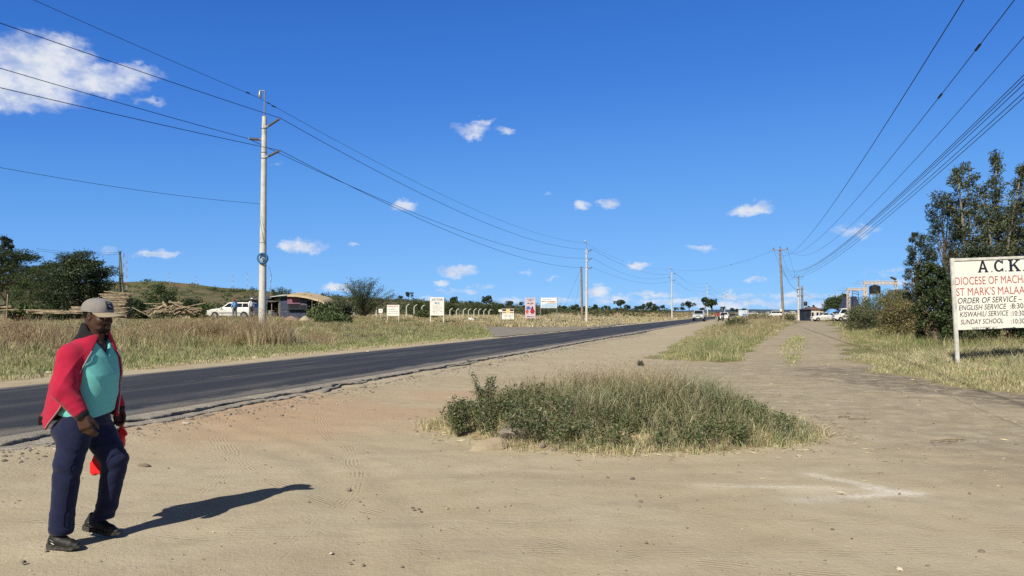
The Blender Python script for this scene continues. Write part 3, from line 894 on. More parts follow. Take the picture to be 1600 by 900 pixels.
# sleeves
for sh, el_, wr, rr in ((sh_r, el_r, wr_r, (.080, .080, .056)), (sh_l, el_l, wr_l, (.074, .072, .054))):
    J.cone(sh, el_, rr[0], rr[1], .022); J.cone(el_, el_ * .15 + wr * .85, rr[1], rr[2], .012)
    J.cone(j(136, 539, .0), sh * .85 + j(136, 539, 0) * .15, .052, .078, .06)
def finish(f, x, y, z):
    # folds across the bend of each sleeve, then hollow and open it
    for el_, sh in ((el_r, sh_r), (el_l, sh_l)):
        dx, dy, dz = x - el_[0], y - el_[1], z - el_[2]; r = np.sqrt(dx * dx + dy * dy + dz * dz)
        f = f + .013 * ridge(44 * (dz * .75 + dx * .62 + .25 * dy) + 2.0 * tn(x, y, z, 9, 30)) * np.exp(-(r / .15) ** 2)
        mx = (el_ + sh) / 2; r2 = np.sqrt((x - mx[0]) ** 2 + (y - mx[1]) ** 2 + (z - mx[2]) ** 2)
        f = f + .014 * ridge(27 * (dx * .9 - dz * .30) + 1.3 * tn(x, y, z, 8, 25)) * np.exp(-(r2 / .17) ** 2)
        rw = np.sqrt((x - sh[0] * .2 - el_[0] * .0 - wr_r[0] * .8) ** 2 + (z - wr_r[2] - .05) ** 2)
        f = f + .0035 * ridge(60 * (dz * .8 - dx * .5) + 1.5 * tn(x, y, z, 12, 7)) * np.exp(-(rw / .08) ** 2)
    d_, fl, ll = torso(x, y, z)
    inner = torso(x, y, z, -.010, JF, JB, JW, 2.2)[0]
    f = np.maximum(f, -np.where(z < 1.5, inner, 1))
    # opening, only through the body panels, not the sleeves
    w_ = wedge(fl, ll, z)
    arm = np.full(f.shape, 9., np.float32)
    for a, b, ra, rb in ((sh_r, el_r, .100, .094), (el_r, wr_r, .096, .066), (sh_l, el_l, .09, .084), (el_l, wr_l, .084, .06)):
        dd = b - a; t = np.clip(((x - a[0]) * dd[0] + (y - a[1]) * dd[1] + (z - a[2]) * dd[2]) / (dd @ dd), 0, 1)
        arm = np.minimum(arm, np.sqrt((x - a[0] - t * dd[0]) ** 2 + (y - a[1] - t * dd[1]) ** 2 + (z - a[2] - t * dd[2]) ** 2) - (ra + (rb - ra) * t))
    open_ = np.minimum(w_, arm - .0)
    f = np.maximum(f, open_)
    ne = np.sqrt(((x - nb[0] + .028) / 1.1) ** 2 + (y - nb[1]) ** 2) - .118
    return np.maximum(f, -np.maximum(ne, 1.425 - z - .35 * np.maximum(0, ne + .118 - .07)))
J.full(finish)
jacket = J.build('jacket', M_red, man, 1)
# rib cuffs, hem band, collar and zip are sub-parts of the jacket
for el_, wr, r in ((el_r, wr_r, .047), (el_l, wr_l, .044)):
    d = (wr - el_) / np.linalg.norm(wr - el_)
    C_ = Field(wr - .11, wr + .11, .005); C_.cone(wr - d * .040, wr + d * .006, r + .009, r, .01)
    C_.cone(wr - d * .0, wr + d * .1, r - .010, r - .012, .006, 's').build('cuff', M_black, jacket, 1)
Hb = Field((-.46, -.40, .80), (.2, .40, .96), .006)
def band(f0, x, y, z):
    d, f, l = torso(x, y, z, .006, JF, JB, JW, 2.2); d = d + .010 * np.sin(20 * l - 16 * (z - 1) + 1.2 * tn(x, y, z, 6, 12)); i_ = torso(x, y, z, -.012, JF, JB, JW, 2.2)[0]
    th = np.abs(np.degrees(np.arctan2(l, f)))
    return mxs([d, -i_, np.where(l < 0, 146, 100) * .004 - th * .004, z - .912, .852 - z])
Hb.full(band).build('hem_band', M_black, jacket, 1)
Cb = Field((-.16, -.2, 1.33), (.2, .2, 1.62), .0045)
def collar(f0, x, y, z):
    # a stand collar, open and folded outwards at the front
    cx_ = nb[0] - .028 + (z - 1.42) * .28
    px, py = x - cx_, y - nb[1]
    f = px * FV[0] + py * FV[1]; l = px * LV[0] + py * LV[1]
    r = np.sqrt((f / 1.12) ** 2 + l ** 2); R_ = .077 + .036 * sm(1.52, 1.40, z)
    d = np.abs(r - R_) - .0075
    th = np.degrees(np.arctan2(l, f))
    top = 1.575 - .075 * sm(120, 45, np.abs(th))
    bot = 1.42 - .085 * sm(110, 50, np.abs(th))
    return mxs([d, z - top, bot - z, (np.interp(z, [1.33, 1.42, 1.52], [34, 36, 52]) - np.abs(th)) * .0015])
Cb.full(collar).build('collar', M_black, jacket, 1)
def panel_pt(z, side):
    th = R(np.interp(z, zth, thL)) if side > 0 else -R(np.interp(z, zth, thR))
    lo_, hi_ = 0.0, .5
    for _ in range(30):
        m = (lo_ + hi_) / 2; f, l = m * math.cos(th), m * math.sin(th)
        x = np.interp(z, zc, cxs) + f * FV[0] + l * LV[0]; y = f * FV[1] + l * LV[1]
        if torso(np.array(x), np.array(y), np.array(z), .006, JF, JB, JW, 2.2)[0] < 0: lo_ = m
        else: hi_ = m
    return Vector((x, y, z))
M_zip = simple('grey_zip', (.33, .30, .30), .4, .1, 90)
for sd_, z0 in ((-1, .84), (1, .90)):
    MB().tube([panel_pt(z, sd_) for z in np.linspace(z0, 1.375, 26)], .0042, 6).build('zip', M_zip, jacket, True)

# trousers
Tr = Field((-.32, -.34, .05), (.36, .34, 1.0), .006)
Tr.put(lambda x, y, z: np.maximum(torso(x, y, z, -.012, [.15] * 7, [.145] * 7, [.16] * 7)[0], np.abs(z - .90) - .055), (-.25, -.25, .80), (.25, .25, 1.0), .06)
Tr.cone(hip_r, kn_r, .113, .093, .03); Tr.cone(hip_l, kn_l, .120, .092, .04)
Tr.cone(kn_r, j(97, 806, -.15), .093, .076, .01); Tr.cone(kn_l, j(168, 788, .13), .090, .070, .01)
Tr.cone(j(97, 806, -.15), j(96, 824, -.15), .077, .082, .02); Tr.cone(j(168, 788, .13), j(159, 814, .135), .070, .076, .02)
Tr.ell(j(113, 672, -.03), (.13, .15, .10), None, .05)
def tfold(f, x, y, z):
    a = 0
    for c, w_, fr, dirv_ in ((kn_r, .13, 46, (.45, .1, .9)), (kn_l, .14, 50, (-.35, .1, .93)), (j(97, 815, -.15), .07, 75, (.2, .1, .97)), (j(164, 798, .13), .07, 75, (-.25, .1, .97)), (hip_r, .12, 40, (.7, 0, .7)), (hip_l, .14, 42, (-.55, 0, .83))):
        dx, dy, dz = x - c[0], y - c[1], z - c[2]; r2 = dx * dx + dy * dy + dz * dz
        ph = fr * (dx * dirv_[0] + dy * dirv_[1] + dz * dirv_[2]) + 2.4 * tn(x, y, z, 11, 5)
        a = a + (.014 * (np.abs(np.sin(ph * .62)) ** .6 - .7) + .004 * np.sin(2.3 * ph + 1)) * np.exp(-r2 / w_ ** 2)
    f = f + a + .0025 * tn(x, y, z, 25, 14)
    # cut the hems square
    return mxs([f, np.where(x < .03, (.100 - z), (.135 - z))])
Tr.full(tfold).build('trousers', M_navy, man, 1)
MB().tube([j(121, 668, -.226), j(110, 700, -.224), j(106, 727, -.224), j(99, 780, -.227), j(95, 820, -.232)], .0022, 5).build('side_seam', M_patch, [o for o in man.children if o.name.startswith('trousers')][0], True)

# shoes
def shoe(M):
    U = Field((-.06, -.085, -.02), (.32, .085, .16), .0045)
    U.cone((.045, 0, .055), (.10, 0, .062), .043, .043, .03); U.cone((.10, 0, .058), (.20, -.004, .040), .041, .036, .02); U.cone((.20, -.004, .034), (.25, -.002, .028), .037, .028, .02)
    U.cone((.052, 0, .07), (.062, 0, .112), .040, .041, .02); U.cone((.062, 0, .10), (.064, 0, .17), .030, .030, .01, 's')
    U.cone((.085, 0, .10), (.10, 0, .118), .022, .020, .015)
    U.full(lambda f, x, y, z: np.maximum(f, .022 - z))
    up = U.build('shoe', M_shoe, man, 1); up.matrix_local = M
    So = Field((-.06, -.085, -.02), (.32, .085, .08), .0045)
    def sole(f, x, y, z):
        wd = np.interp(x, [-.02, .03, .09, .14, .20, .25, .29], [.02, .040, .040, .037, .048, .042, .015])
        d = np.maximum(np.abs(y + .004 * np.sin(x * 11)) - wd, np.maximum(-.004 - x, x - .287))
        top = np.interp(x, [-.01, .06, .13, .2, .29], [.044, .038, .030, .027, .033])
        bot = .012 * sm(.22, .29, x) + .004 * (np.sin(x * 240) > 0)
        d = mxs([d, z - top, bot - z])
        groove = np.maximum(np.abs(z - .021) - .003, np.abs(x - .135) - .13)
        return np.maximum(d, -np.maximum(groove, -(np.abs(y) - wd + .004)))
    so = So.full(sole).build('sole', M_sole, up, 2)
    lc = MB()
    for i in range(5):
        q = i / 4; x = .112 + .062 * q; zt = .112 - .034 * q
        lc.tube([(x + .006, -.036, zt - .022), (x, -.018, zt - .003), (x, 0, zt), (x, .018, zt - .003), (x + .006, .036, zt - .022)], .0032, 5)
    lc.tube([(.105, -.004, .117), (.10, -.022, .122), (.115, -.034, .112)], .003, 5); lc.tube([(.105, .004, .117), (.10, .022, .122), (.115, .034, .112)], .003, 5)
    lc.build('laces', M_sole, up, True)
    for sg in (-1, 1):
        lg = MB(); lg.add([(.066 + .024 * math.cos(a), sg * (.0445 - .004 * abs(math.cos(a))), .060 + .010 * math.sin(a) - .012 * math.cos(a)) for a in np.linspace(0, 2 * math.pi, 17)[:-1]], [tuple(range(16))])
        o = lg.build('side_mark', M_white, up)
        sd = o.modifiers.new('thick', 'SOLIDIFY'); sd.thickness = .006; sd.offset = 0
    return up
hr = j(76, 853, -.155); hr[2] = .0
shoe(Matrix.Translation(Vector(hr)) @ Matrix.Rotation(R(-7), 4, 'Z') @ Matrix.Diagonal((.85, .95, .98, 1)))
hl_ = j(131, 829, .155); tl2 = j(192, 838, .11)
hl_[2] = .045
shoe(Matrix.Translation(Vector(hl_)) @ Matrix.Rotation(R(-4), 4, 'Z') @ Matrix.Rotation(R(9), 4, 'Y'))

# cap
Cp = Field(HC - .14, HC + .17, .004)
def crown(f0, x, y, z):
    px, py, pz = x - HC[0], y - HC[1], z - HC[2]
    a = hf2[0] * px + hf2[1] * py + hf2[2] * pz + .002; u = hu2[0] * px + hu2[1] * py + hu2[2] * pz - .022; l = hl[0] * px + hl[1] * py
    e = 2.35
    def sup(g): return ((np.abs(a / (.109 + g)) ** e + np.abs(l / (.089 + g)) ** e + np.abs(u / (.104 + g)) ** e) ** (1 / e) - 1) * .09
    th = np.arctan2(l, a)
    d = sup(0) + .0016 * np.exp(-(np.sin(3 * th) / .06) ** 2) + .0025 * np.sin(26 * a + 20 * u + 3 * l)
    return mxs([d, -.004 - u + .06 * np.clip(-a, 0, .02)])
cap = Cp.full(crown).build('cap', M_cap, man, 1)
vs, fs = [], []
NU, NV = 29, 9
for lay in (0, 1):
    for i in range(NU):
        th = R(-78 + 156 * i / (NU - 1))
        for k_ in range(NV):
            q = k_ / (NV - 1)
            a0, l0 = .107 * math.cos(th), .088 * math.sin(th)
            ext = .104 * max(0, math.cos(th * .98)) ** .55
            a = a0 + q * ext; l = l0 * (1 - .06 * q)
            u = .026 - .016 * q - 2.6 * l * l * (.4 + .6 * q) - lay * .0045
            vs.append(tuple(hp(a - .002, l, u)))
for lay in (0, 1):
    for i in range(NU - 1):
        for k_ in range(NV - 1):
            b = lay * NU * NV + i * NV + k_
            q = (b, b + NV, b + NV + 1, b + 1); fs.append(q[::-1] if lay == 0 else q)
o_ = NU * NV
for i in range(NU - 1): fs.append((i * NV + NV - 1, (i + 1) * NV + NV - 1, o_ + (i + 1) * NV + NV - 1, o_ + i * NV + NV - 1)[::-1]); fs.append((i * NV, (i + 1) * NV, o_ + (i + 1) * NV, o_ + i * NV))
m = MB(); m.v, m.f = vs, fs
m.build('brim', cloth('sun_bleached_brim', (.29, .25, .175), .9, .5, 900, .2, (.36, .31, .22)), cap, True)
def on_crown(th, u, g):
    e = 2.35; k_ = (1 - min(.99, abs((u - .022) / (.104 + g))) ** e) ** (1 / e)
    ca, sa = abs(math.cos(th)), abs(math.sin(th))
    r = k_ / ((ca / (.109 + g)) ** e + (sa / (.089 + g)) ** e) ** (1 / e)
    return hp(r * math.cos(th) - .002, r * math.sin(th), u)
def patch(th0, th1, u0, u1, g, n=7):
    m = MB(); vs = [tuple(on_crown(th0 + (th1 - th0) * i / n, u0 + (u1 - u0) * k_ / n, g)) for i in range(n + 1) for k_ in range(n + 1)]
    fs = [(i * (n + 1) + k_, (i + 1) * (n + 1) + k_, (i + 1) * (n + 1) + k_ + 1, i * (n + 1) + k_ + 1) for i in range(n) for k_ in range(n)]
    return m.add(vs, fs)
o = patch(R(-22), R(8), .045, .103, .004).build('patch', M_patch, cap, True)
sd = o.modifiers.new('thick', 'SOLIDIFY'); sd.thickness = .003
mk = MB()
for q in ((-16, -1, .091, .095), (-13, -6, .068, .078), (-8, -2, .060, .069)):
    p2 = patch(R(q[0]), R(q[1]), q[2], q[3], .0062, 3); mk.add(p2.v, p2.f)
mk.build('emblem', simple('grey_thread', (.42, .46, .52), .7, .1), o)
MB().lathe((0, 0, 0), [(.008, 0), (.007, .003), (.0001, .005)], 12).build('button', M_cap, cap, True, Vector(hp(-.002, 0, .125)))

# red bag carried in the far hand
M_bag = cloth('red_plastic', (.66, .018, .022), .45, .3, 200, .6)
bag0 = wr_l + np.array([.01, .0, -.10])
BG = Field((-.1, .02, .30), (.36, .48, .90), .0065)
bw = [wr_l + np.array([.010, -.005, -.105]), j(190, 682, .255), j(178, 704, .26), j(157, 726, .25)]
BG.chain(bw, [.010, .03, .058, .080], .03)
def bfold(f, x, y, z):
    f = f + .010 * np.sin(70 * (x * .8 + z * .5) + 3 * tn(x, y, z, 12, 2)) + .004 * tn(x, y, z, 40, 8)
    f = np.maximum(f, np.abs((y - .255) * 1.0) - .035 - .0 * z)
    return np.maximum(f, -(z - (bw[3][2] - .085)) + .12 * (x - bw[3][0]))
BG.full(bfold)
bag = BG.build('carrier_bag', M_bag, None, 1, PB)
tag(bag, 'crumpled bright red bag hanging from the hand of the walking man', 'bag')
# ------------------------------------------------------------------ grass, weeds
M_grass = vcol('grass_blades', .7, .25, .25)
M_leaf = vcol('leaves', .6, .3, .22)
def pick(n, cols, w=None, var=.18):
    cols = np.array(cols, float); i = rng.choice(len(cols), n, p=None if w is None else np.array(w) / np.sum(w))
    return np.clip(cols[i] * (1 + rng.normal(0, var, (n, 1))), .003, .9)
def blades(P, h, wid, lean, base, tip, az=None):
    n = len(P); az = rng.uniform(0, 2 * np.pi, n) if az is None else az
    d = np.stack([np.cos(az), np.sin(az), np.zeros(n)], 1)
    fa = rng.uniform(0, np.pi, n); s = np.stack([np.cos(fa), np.sin(fa), np.zeros(n)], 1) * (wid / 2)[:, None]
    up = np.array([0, 0, 1.]); L = lean[:, None]; hh = h[:, None]
    V = np.empty((n, 5, 3))
    mid = P + up * hh * .58 + d * hh * L * .28
    V[:, 0] = P - s - up * .02; V[:, 1] = P + s - up * .02; V[:, 2] = mid + s * .8; V[:, 3] = mid - s * .8
    V[:, 4] = P + up * hh * np.sqrt(np.clip(1 - .55 * L ** 2, .1, 1)) + d * hh * L
    C = np.empty((n, 5, 3)); C[:, 0] = C[:, 1] = base; C[:, 2] = C[:, 3] = base * .5 + tip * .5; C[:, 4] = tip
    b = np.arange(n)[:, None] * 5
    return V.reshape(-1, 3), b + [0, 1, 2, 3], b + [3, 2, 4], C.reshape(-1, 3)
def seed_heads(P, h, lean, az, col, size):
    """loose seed heads near the tips of tall stalks"""
    n = len(P); d = np.stack([np.cos(az), np.sin(az), np.zeros(n)], 1)
    out = []
    for k in range(3):
        f = .80 + .09 * k
        c = P + np.array([0, 0, 1.]) * (h * f * np.sqrt(np.clip(1 - .5 * lean ** 2, .1, 1)))[:, None] + d * (h * lean * f ** 2)[:, None] + rng.normal(0, .012, (n, 3))
        out.append(c)
    return np.concatenate(out), np.tile(size, 3), np.tile(col, (3, 1))
def rand_basis(n, flat=0.0):
    a = rng.normal(size=(n, 3)); a[:, 2] *= (1 - flat); a /= np.linalg.norm(a, axis=1)[:, None]
    b = rng.normal(size=(n, 3)); b[:, 2] *= (1 - flat); b -= a * (a * b).sum(1)[:, None]; b /= np.maximum(np.linalg.norm(b, axis=1), 1e-6)[:, None]
    return a, b
def leaves(C, size, cols, asp=.5, flat=.0, a=None):
    n = len(C); u, v = rand_basis(n, flat)
    if a is not None:
        u = a / np.linalg.norm(a, axis=1)[:, None]; v = rng.normal(size=(n, 3)); v -= u * (u * v).sum(1)[:, None]; v /= np.linalg.norm(v, axis=1)[:, None]
    s = np.asarray(size)[:, None] * np.ones((n, 1)); V = np.empty((n, 4, 3))
    V[:, 0] = C - u * s * .5; V[:, 1] = C + v * s * asp * .5; V[:, 2] = C + u * s * .5; V[:, 3] = C - v * s * asp * .5
    return V.reshape(-1, 3), np.arange(n * 4).reshape(n, 4), np.repeat(cols, 4, 0)
class Mass:
    def __init__(s): s.V, s.Q, s.T, s.C, s.n = [], [], [], [], 0
    def add(s, V, Q, T, C):
        s.V.append(V); s.C.append(C)
        if Q is not None: s.Q.append(np.asarray(Q) + s.n)
        if T is not None: s.T.append(np.asarray(T) + s.n)
        s.n += len(V)
    def leaf(s, *a, **k):
        V, Q, C = leaves(*a, **k); s.add(V, Q, None, C); return s
    def build(s, name, mat, parent=None, kind=None, loc=None):
        me = npmesh(name, np.concatenate(s.V), np.concatenate(s.Q) if s.Q else None, np.concatenate(s.T) if s.T else None, mat, False, np.concatenate(s.C))
        o = link(name, me, parent, loc)
        if kind: o['kind'] = kind
        return o
GREEN = (.14, .205, .07); DKGREEN = (.06, .09, .035); OLIVE = (.25, .25, .125); STRAW = (.56, .48, .29); PALE = (.64, .58, .41); RUST = (.33, .22, .14); BROWN = (.34, .265, .175)
GREY = (.38, .37, .28); LIME = (.28, .34, .125)
def clumped(n, samp, per, spread):
    """n points gathered in tufts; samp(k) gives k tuft centres as x, y"""
    k = max(1, n // per); cx_, cy_ = samp(k); r = rng.integers(0, len(cx_), n)
    return cx_[r] + rng.normal(0, spread, n), cy_[r] + rng.normal(0, spread, n), r
def field(M, n, samp, per, spread, hfun, keep, pal, w, tippal, tw, wid, lean=(.15, .7), seeds=0.0, seedcol=(.34, .22, .13), seedsize=.03):
    x, y, r = clumped(n, samp, per, spread)
    m = keep(x, y) > rng.uniform(0, 1, n); x, y, r = x[m], y[m], r[m]; n = len(x)
    if not n: return
    th = rng.uniform(.65, 1.25, r.max() + 1)[r]                 # each tuft has its own vigour and hue
    h = hfun(x, y) * th * rng.uniform(.55, 1.1, n)
    P = np.stack([x, y, gz(x, y)], 1)
    tb = pick(r.max() + 1, pal, w, .12)[r]; tt = pick(r.max() + 1, tippal, tw, .12)[r]
    mixr = rng.uniform(0, 1, (n, 1)) < .25
    b = np.where(mixr, pick(n, pal, w), tb * (1 + rng.normal(0, .15, (n, 1)))); tp = np.where(mixr, pick(n, tippal, tw), tt * (1 + rng.normal(0, .15, (n, 1))))
    ln = rng.uniform(*lean, n); az = rng.uniform(0, 2 * np.pi, n)
    dist = np.hypot(x, y)
    M.add(*blades(P, h, wid * (1 + dist / 45) * rng.uniform(.6, 1.4, n), ln, np.clip(b, .005, .8), np.clip(tp, .005, .8), az))
    if seeds:
        q = (rng.uniform(0, 1, n) < seeds) & (h > np.median(h)); k = q.sum()
        C, s, c = seed_heads(P[q], h[q] * 1.12, ln[q], az[q], pick(k, [seedcol, BROWN], [.75, .25]), np.full(k, seedsize) * (1 + dist[q] / 60))
        M.leaf(C, s * rng.uniform(.5, 1.2, len(s)), c, asp=.2)
def box_s(s0, s1, c0, c1):
    def f(k):
        s = s0 + (s1 - s0) * rng.uniform(0, 1, k) ** 1.0; c = rng.uniform(c0, c1, k); return XY(s, c)
    return f
def apron(x, y):
    s, c = SC(x, y); return sm(-.5, .3, c - edge(OUTER, s)) * sm(44.5, 45.5, s) * sm(100, 98, s)
not_apron = lambda x, y: 1 - np.clip(apron(x, y) * 1.3, 0, 1)

# far side of the road: cropped green strip, then tall seeding grass up the bank
g = Mass()
field(g, 42000, box_s(8, 50, -20.5, -15.7), 22, .13, lambda x, y: .11 + .2 * sm(-16.2, -19.5, SC(x, y)[1]), lambda x, y: straw(x, y) * sm(-15.75, -16.6, SC(x, y)[1] + .7 * (fbm(x, y, 5) - .5)) * not_apron(x, y),
      [GREEN, LIME, STRAW, OLIVE], [.3, .3, .22, .18], [LIME, STRAW, GREEN, PALE], [.36, .32, .22, .1], .010)
field(g, 15000, box_s(8, 50, -17.0, -15.55), 16, .1, lambda x, y: np.full(len(x), .09), lambda x, y: straw(x, y) * not_apron(x, y), [STRAW, PALE, BROWN, GREEN], [.5, .25, .15, .1], [PALE, STRAW], [.6, .4], .010, (.4, 1.0))
g.build('verge_grass', M_grass, None, 'stuff')
g = Mass()
# the grass is trodden down before the kiosk
def opening(x, y):
    b = x / y * F + 800; return 1 - .65 * sm(432, 446, b) * sm(560, 495, b)
hill_tall = lambda x, y: .26 + .62 * sm(-18.5, -24, SC(x, y)[1]) * np.clip(fbm(x * .2, y * .2, 140) * 1.9 - .55, 0, 1.2) * opening(x, y)
field(g, 105000, box_s(6, 52, -34, -18.6), 55, .22, hill_tall, lambda x, y: sm(-18.4, -20, SC(x, y)[1]) * not_apron(x, y), [OLIVE, GREEN, LIME, BROWN, STRAW], [.32, .26, .12, .12, .18], [STRAW, RUST, OLIVE, GREEN, PALE], [.30, .10, .28, .16, .16], .009, (.2, .8), .10, (.34, .22, .13), .045)
field(g, 40000, box_s(38, 80, -46, -24), 30, .3, lambda x, y: .16 + .36 * np.clip(fbm(x * .25, y * .25, 142) * 1.6 - .4, 0, 1) * opening(x, y), not_apron, [OLIVE, BROWN, STRAW, GREEN], [.34, .16, .22, .28], [STRAW, RUST, OLIVE, GREEN], [.34, .14, .34, .18], .014, (.2, .8), .12, (.34, .21, .12), .05)
for (u, Y, hh, wd_, n_) in ((398, 35.5, 1.35, .75, 2600), (428, 35, 1.25, .7, 2200), (380, 36, 1.0, .6, 1300), (334, 37.5, 1.2, .6, 1700), (312, 38, .85, .7, 1300), (276, 38, .95, .8, 1700), (240, 36, .8, .8, 1300), (355, 39, .9, .6, 1000), (505, 38, .6, .9, 900), (30, 30, 1.0, 1.0, 2000), (70, 30, .9, 1.0, 1600), (5, 28, .8, 1.0, 1500), (215, 34, .7, .8, 900)):
    xc = XU(u, Y); field(g, n_, (lambda k, xc=xc, Y=Y, wd_=wd_: (xc + rng.normal(0, wd_, k), Y + rng.normal(0, .8, k))), 30, .14, lambda x, y, hh=hh, xc=xc, wd_=wd_: hh * np.exp(-((x - xc) / (wd_ * 1.9)) ** 2), lambda x, y: np.ones(len(x)), [OLIVE, BROWN, STRAW], [.35, .3, .35], [STRAW, RUST, BROWN, PALE], [.38, .25, .2, .17], .009, (.12, .6), .5, (.35, .21, .12), .055)
field(g, 26000, box_s(40, 64, -25, -16), 24, .2, lambda x, y: .15 + .2 * sm(-17, -20, SC(x, y)[1]), not_apron, [GREEN, LIME, OLIVE, STRAW], None, [LIME, OLIVE, STRAW], None, .014)
g.build('tall_grass', M_grass, None, 'stuff')
g = Mass()
field(g, 60000, box_s(70, 210, -70, -15.9), 14, .5, lambda x, y: .16 + .3 * fbm(x * .1, y * .1, 145), not_apron, [STRAW, PALE, OLIVE, BROWN], [.42, .2, .2, .18], [STRAW, PALE, BROWN, OLIVE], [.4, .25, .2, .15], .030, (.2, .8))
field(g, 30000, box_s(180, 520, -200, 60), 12, 1.2, lambda x, y: .3 + .5 * fbm(x * .05, y * .05, 147), lambda x, y: (SC(x, y)[1] < -16) | (SC(x, y)[1] > 14), [STRAW, OLIVE, BROWN, RUST], None, [STRAW, BROWN, OLIVE], None, .06, (.2, .7))
g.build('dry_field_grass', M_grass, None, 'stuff')

# verge between road and footpath
def inV(x, y):
    s, c = SC(x, y); j = (fbm(x * .8, y * .8, 21) - .5) * 1.2
    return ((c + j > edge(VL, s) + .05) & (c - j < edge(VR, s) - .05) & (s > 22.8)).astype(float)
def vtop(x, y):
    s, c = SC(x, y); q = np.clip((c - edge(VL, s)) / np.maximum(edge(VR, s) - edge(VL, s), .5), 0, 1)
    return (.13 + .42 * np.sin(np.pi * np.clip(1.25 * (1 - q), 0, 1)) * sm(22, 30, s)) * (.6 + .8 * fbm(x * .5, y * .5, 150)) + .12 * sm(45, 80, s)
g = Mass()
field(g, 34000, box_s(22, 45, -5.5, 3.2), 26, .14, vtop, inV, [OLIVE, GREEN, LIME, STRAW], [.3, .34, .18, .18], [STRAW, OLIVE, LIME, PALE, GREEN], [.28, .26, .18, .13, .15], .008, (.15, .75), .1, (.24, .15, .10), .035)
field(g, 42000, box_s(43, 130, -5.5, 6.5), 26, .25, lambda x, y: vtop(x, y) * 1.15, inV, [OLIVE, BROWN, STRAW, GREEN], [.34, .12, .24, .3], [STRAW, RUST, GREEN, PALE, OLIVE], [.3, .14, .14, .12, .3], .010, (.15, .7), .12, (.34, .21, .12), .045)
field(g, 15000, box_s(120, 400, -5, 9), 14, .6, lambda x, y: .45 + .3 * fbm(x * .2, y * .2, 151), inV, [OLIVE, BROWN, GREEN, STRAW], None, [BROWN, RUST, STRAW, OLIVE], None, .04, (.15, .6))
def strip_c(x, y):
    s, c = SC(x, y); cc = edge([(24, .5), (30, .8), (40, 1.5), (60, 2.9)], s)
    return (np.abs(c - cc - .3) < .45 * sm(23.5, 27, s) * sm(60, 40, s) + .05).astype(float) * .8
field(g, 16000, box_s(24, 55, 1, 5), 18, .12, lambda x, y: np.full(len(x), .12), strip_c, [LIME, STRAW, GREEN], None, [STRAW, PALE, LIME], None, .01, (.3, .9))
g.build('median_grass', M_grass, None, 'stuff')

# meadow on the near right
def inM(x, y):
    j = (fbm(x * .8, y * .8, 21) - .5) * 2.2
    return sm(.0, .5, x - edge(ML, y) + j) * sm(14.2, 15.5, y + .6 * j)
def mh(x, y):
    d = x - edge(ML, y)
    return (.09 + .30 * sm(.8, 5.5, d) * (.5 + fbm(x * .35, y * .35, 160)) + .14 * sm(30, 60, y)) * (.75 + .5 * sm(14, 20, y))
def boxM(y0, y1, dx):
    def f(k):
        y = rng.uniform(y0, y1, k); return edge(ML, y) - .4 + rng.uniform(0, 1, k) * (dx + y * .15), y
    return f
g = Mass()
field(g, 60000, boxM(14.5, 28, 7), 26, .13, mh, inM, [STRAW, PALE, OLIVE, GREEN, LIME], [.34, .14, .22, .18, .12], [PALE, STRAW, OLIVE, LIME], [.28, .38, .22, .12], .008, (.25, .9), .04, (.28, .18, .12), .03)
field(g, 52000, boxM(26, 60, 18), 28, .25, mh, inM, [OLIVE, STRAW, GREEN, LIME], [.34, .2, .3, .16], [STRAW, OLIVE, GREEN, RUST], [.28, .36, .22, .14], .009, (.15, .7), .1, (.22, .13, .09), .045)
field(g, 30000, boxM(55, 150, 40), 20, .5, lambda x, y: mh(x, y) * 1.2, inM, [OLIVE, STRAW, LIME, GREEN], None, [STRAW, OLIVE, GREEN, RUST], None, .018, (.15, .6))
g.build('meadow_grass', M_grass, None, 'stuff')

# the overgrown mound in the middle
g = Mass()
def boxQ(k):
    return MX + rng.uniform(-3.4, 3.3, k), MY + rng.uniform(-2.7, 2.8, k)
hm = lambda x, y: .14 + .38 * sm(1.02, .45, mound_q(x, y)) * (.5 + .9 * fbm(x * .9, y * .9, 170)) * (1 - .35 * sm(2.6, 4.2, x))
keepm = lambda x, y: sm(1.1, .96, mound_q(x, y) + .1 * (fbm(x * 4, y * 4, 171) - .5))
back = lambda x, y: keepm(x, y) * sm(10.0, 11.6, y + .25 * (x - 1.5)) * sm(3.0, 1.6, x)
front = lambda x, y: keepm(x, y) * (1 - .75 * back(x, y)) * sm(-.6, .9, x + .45 * (y - 10))
field(g, 26000, boxQ, 30, .10, lambda x, y: hm(x, y) * 1.12, back, [OLIVE, BROWN, RUST, GREEN, STRAW], [.3, .22, .13, .2, .15], [RUST, BROWN, STRAW, OLIVE], [.30, .26, .24, .2], .0055, (.12, .9), .5, (.24, .145, .11), .028)
field(g, 52000, boxQ, 30, .11, hm, front, [GREEN, OLIVE, GREY, DKGREEN, STRAW], [.34, .26, .14, .12, .14], [GREY, STRAW, OLIVE, GREEN, PALE], [.32, .18, .22, .18, .1], .0055, (.35, 1.2), .15, (.32, .25, .2), .022)
field(g, 14000, boxQ, 18, .08, lambda x, y: .10 + .08 * fbm(x * 3, y * 3, 172), lambda x, y: sm(1.18, 1.05, mound_q(x, y)) * sm(.85, .97, mound_q(x, y)), [STRAW, BROWN, PALE, LIME], [.4, .25, .2, .15], [PALE, STRAW, BROWN], [.4, .4, .2], .005, (.5, 1.1))
field(g, 9000, boxQ, 26, .12, lambda x, y: .10 + .12 * fbm(x * 2, y * 2, 173), lambda x, y: sm(1.2, 1.0, mound_q(x, y)) * sm(2.6, 3.4, x), [LIME, GREEN, STRAW], None, [LIME, PALE, STRAW], None, .005, (.4, 1.0))
g.build('mound_grass', M_grass, None, 'stuff')
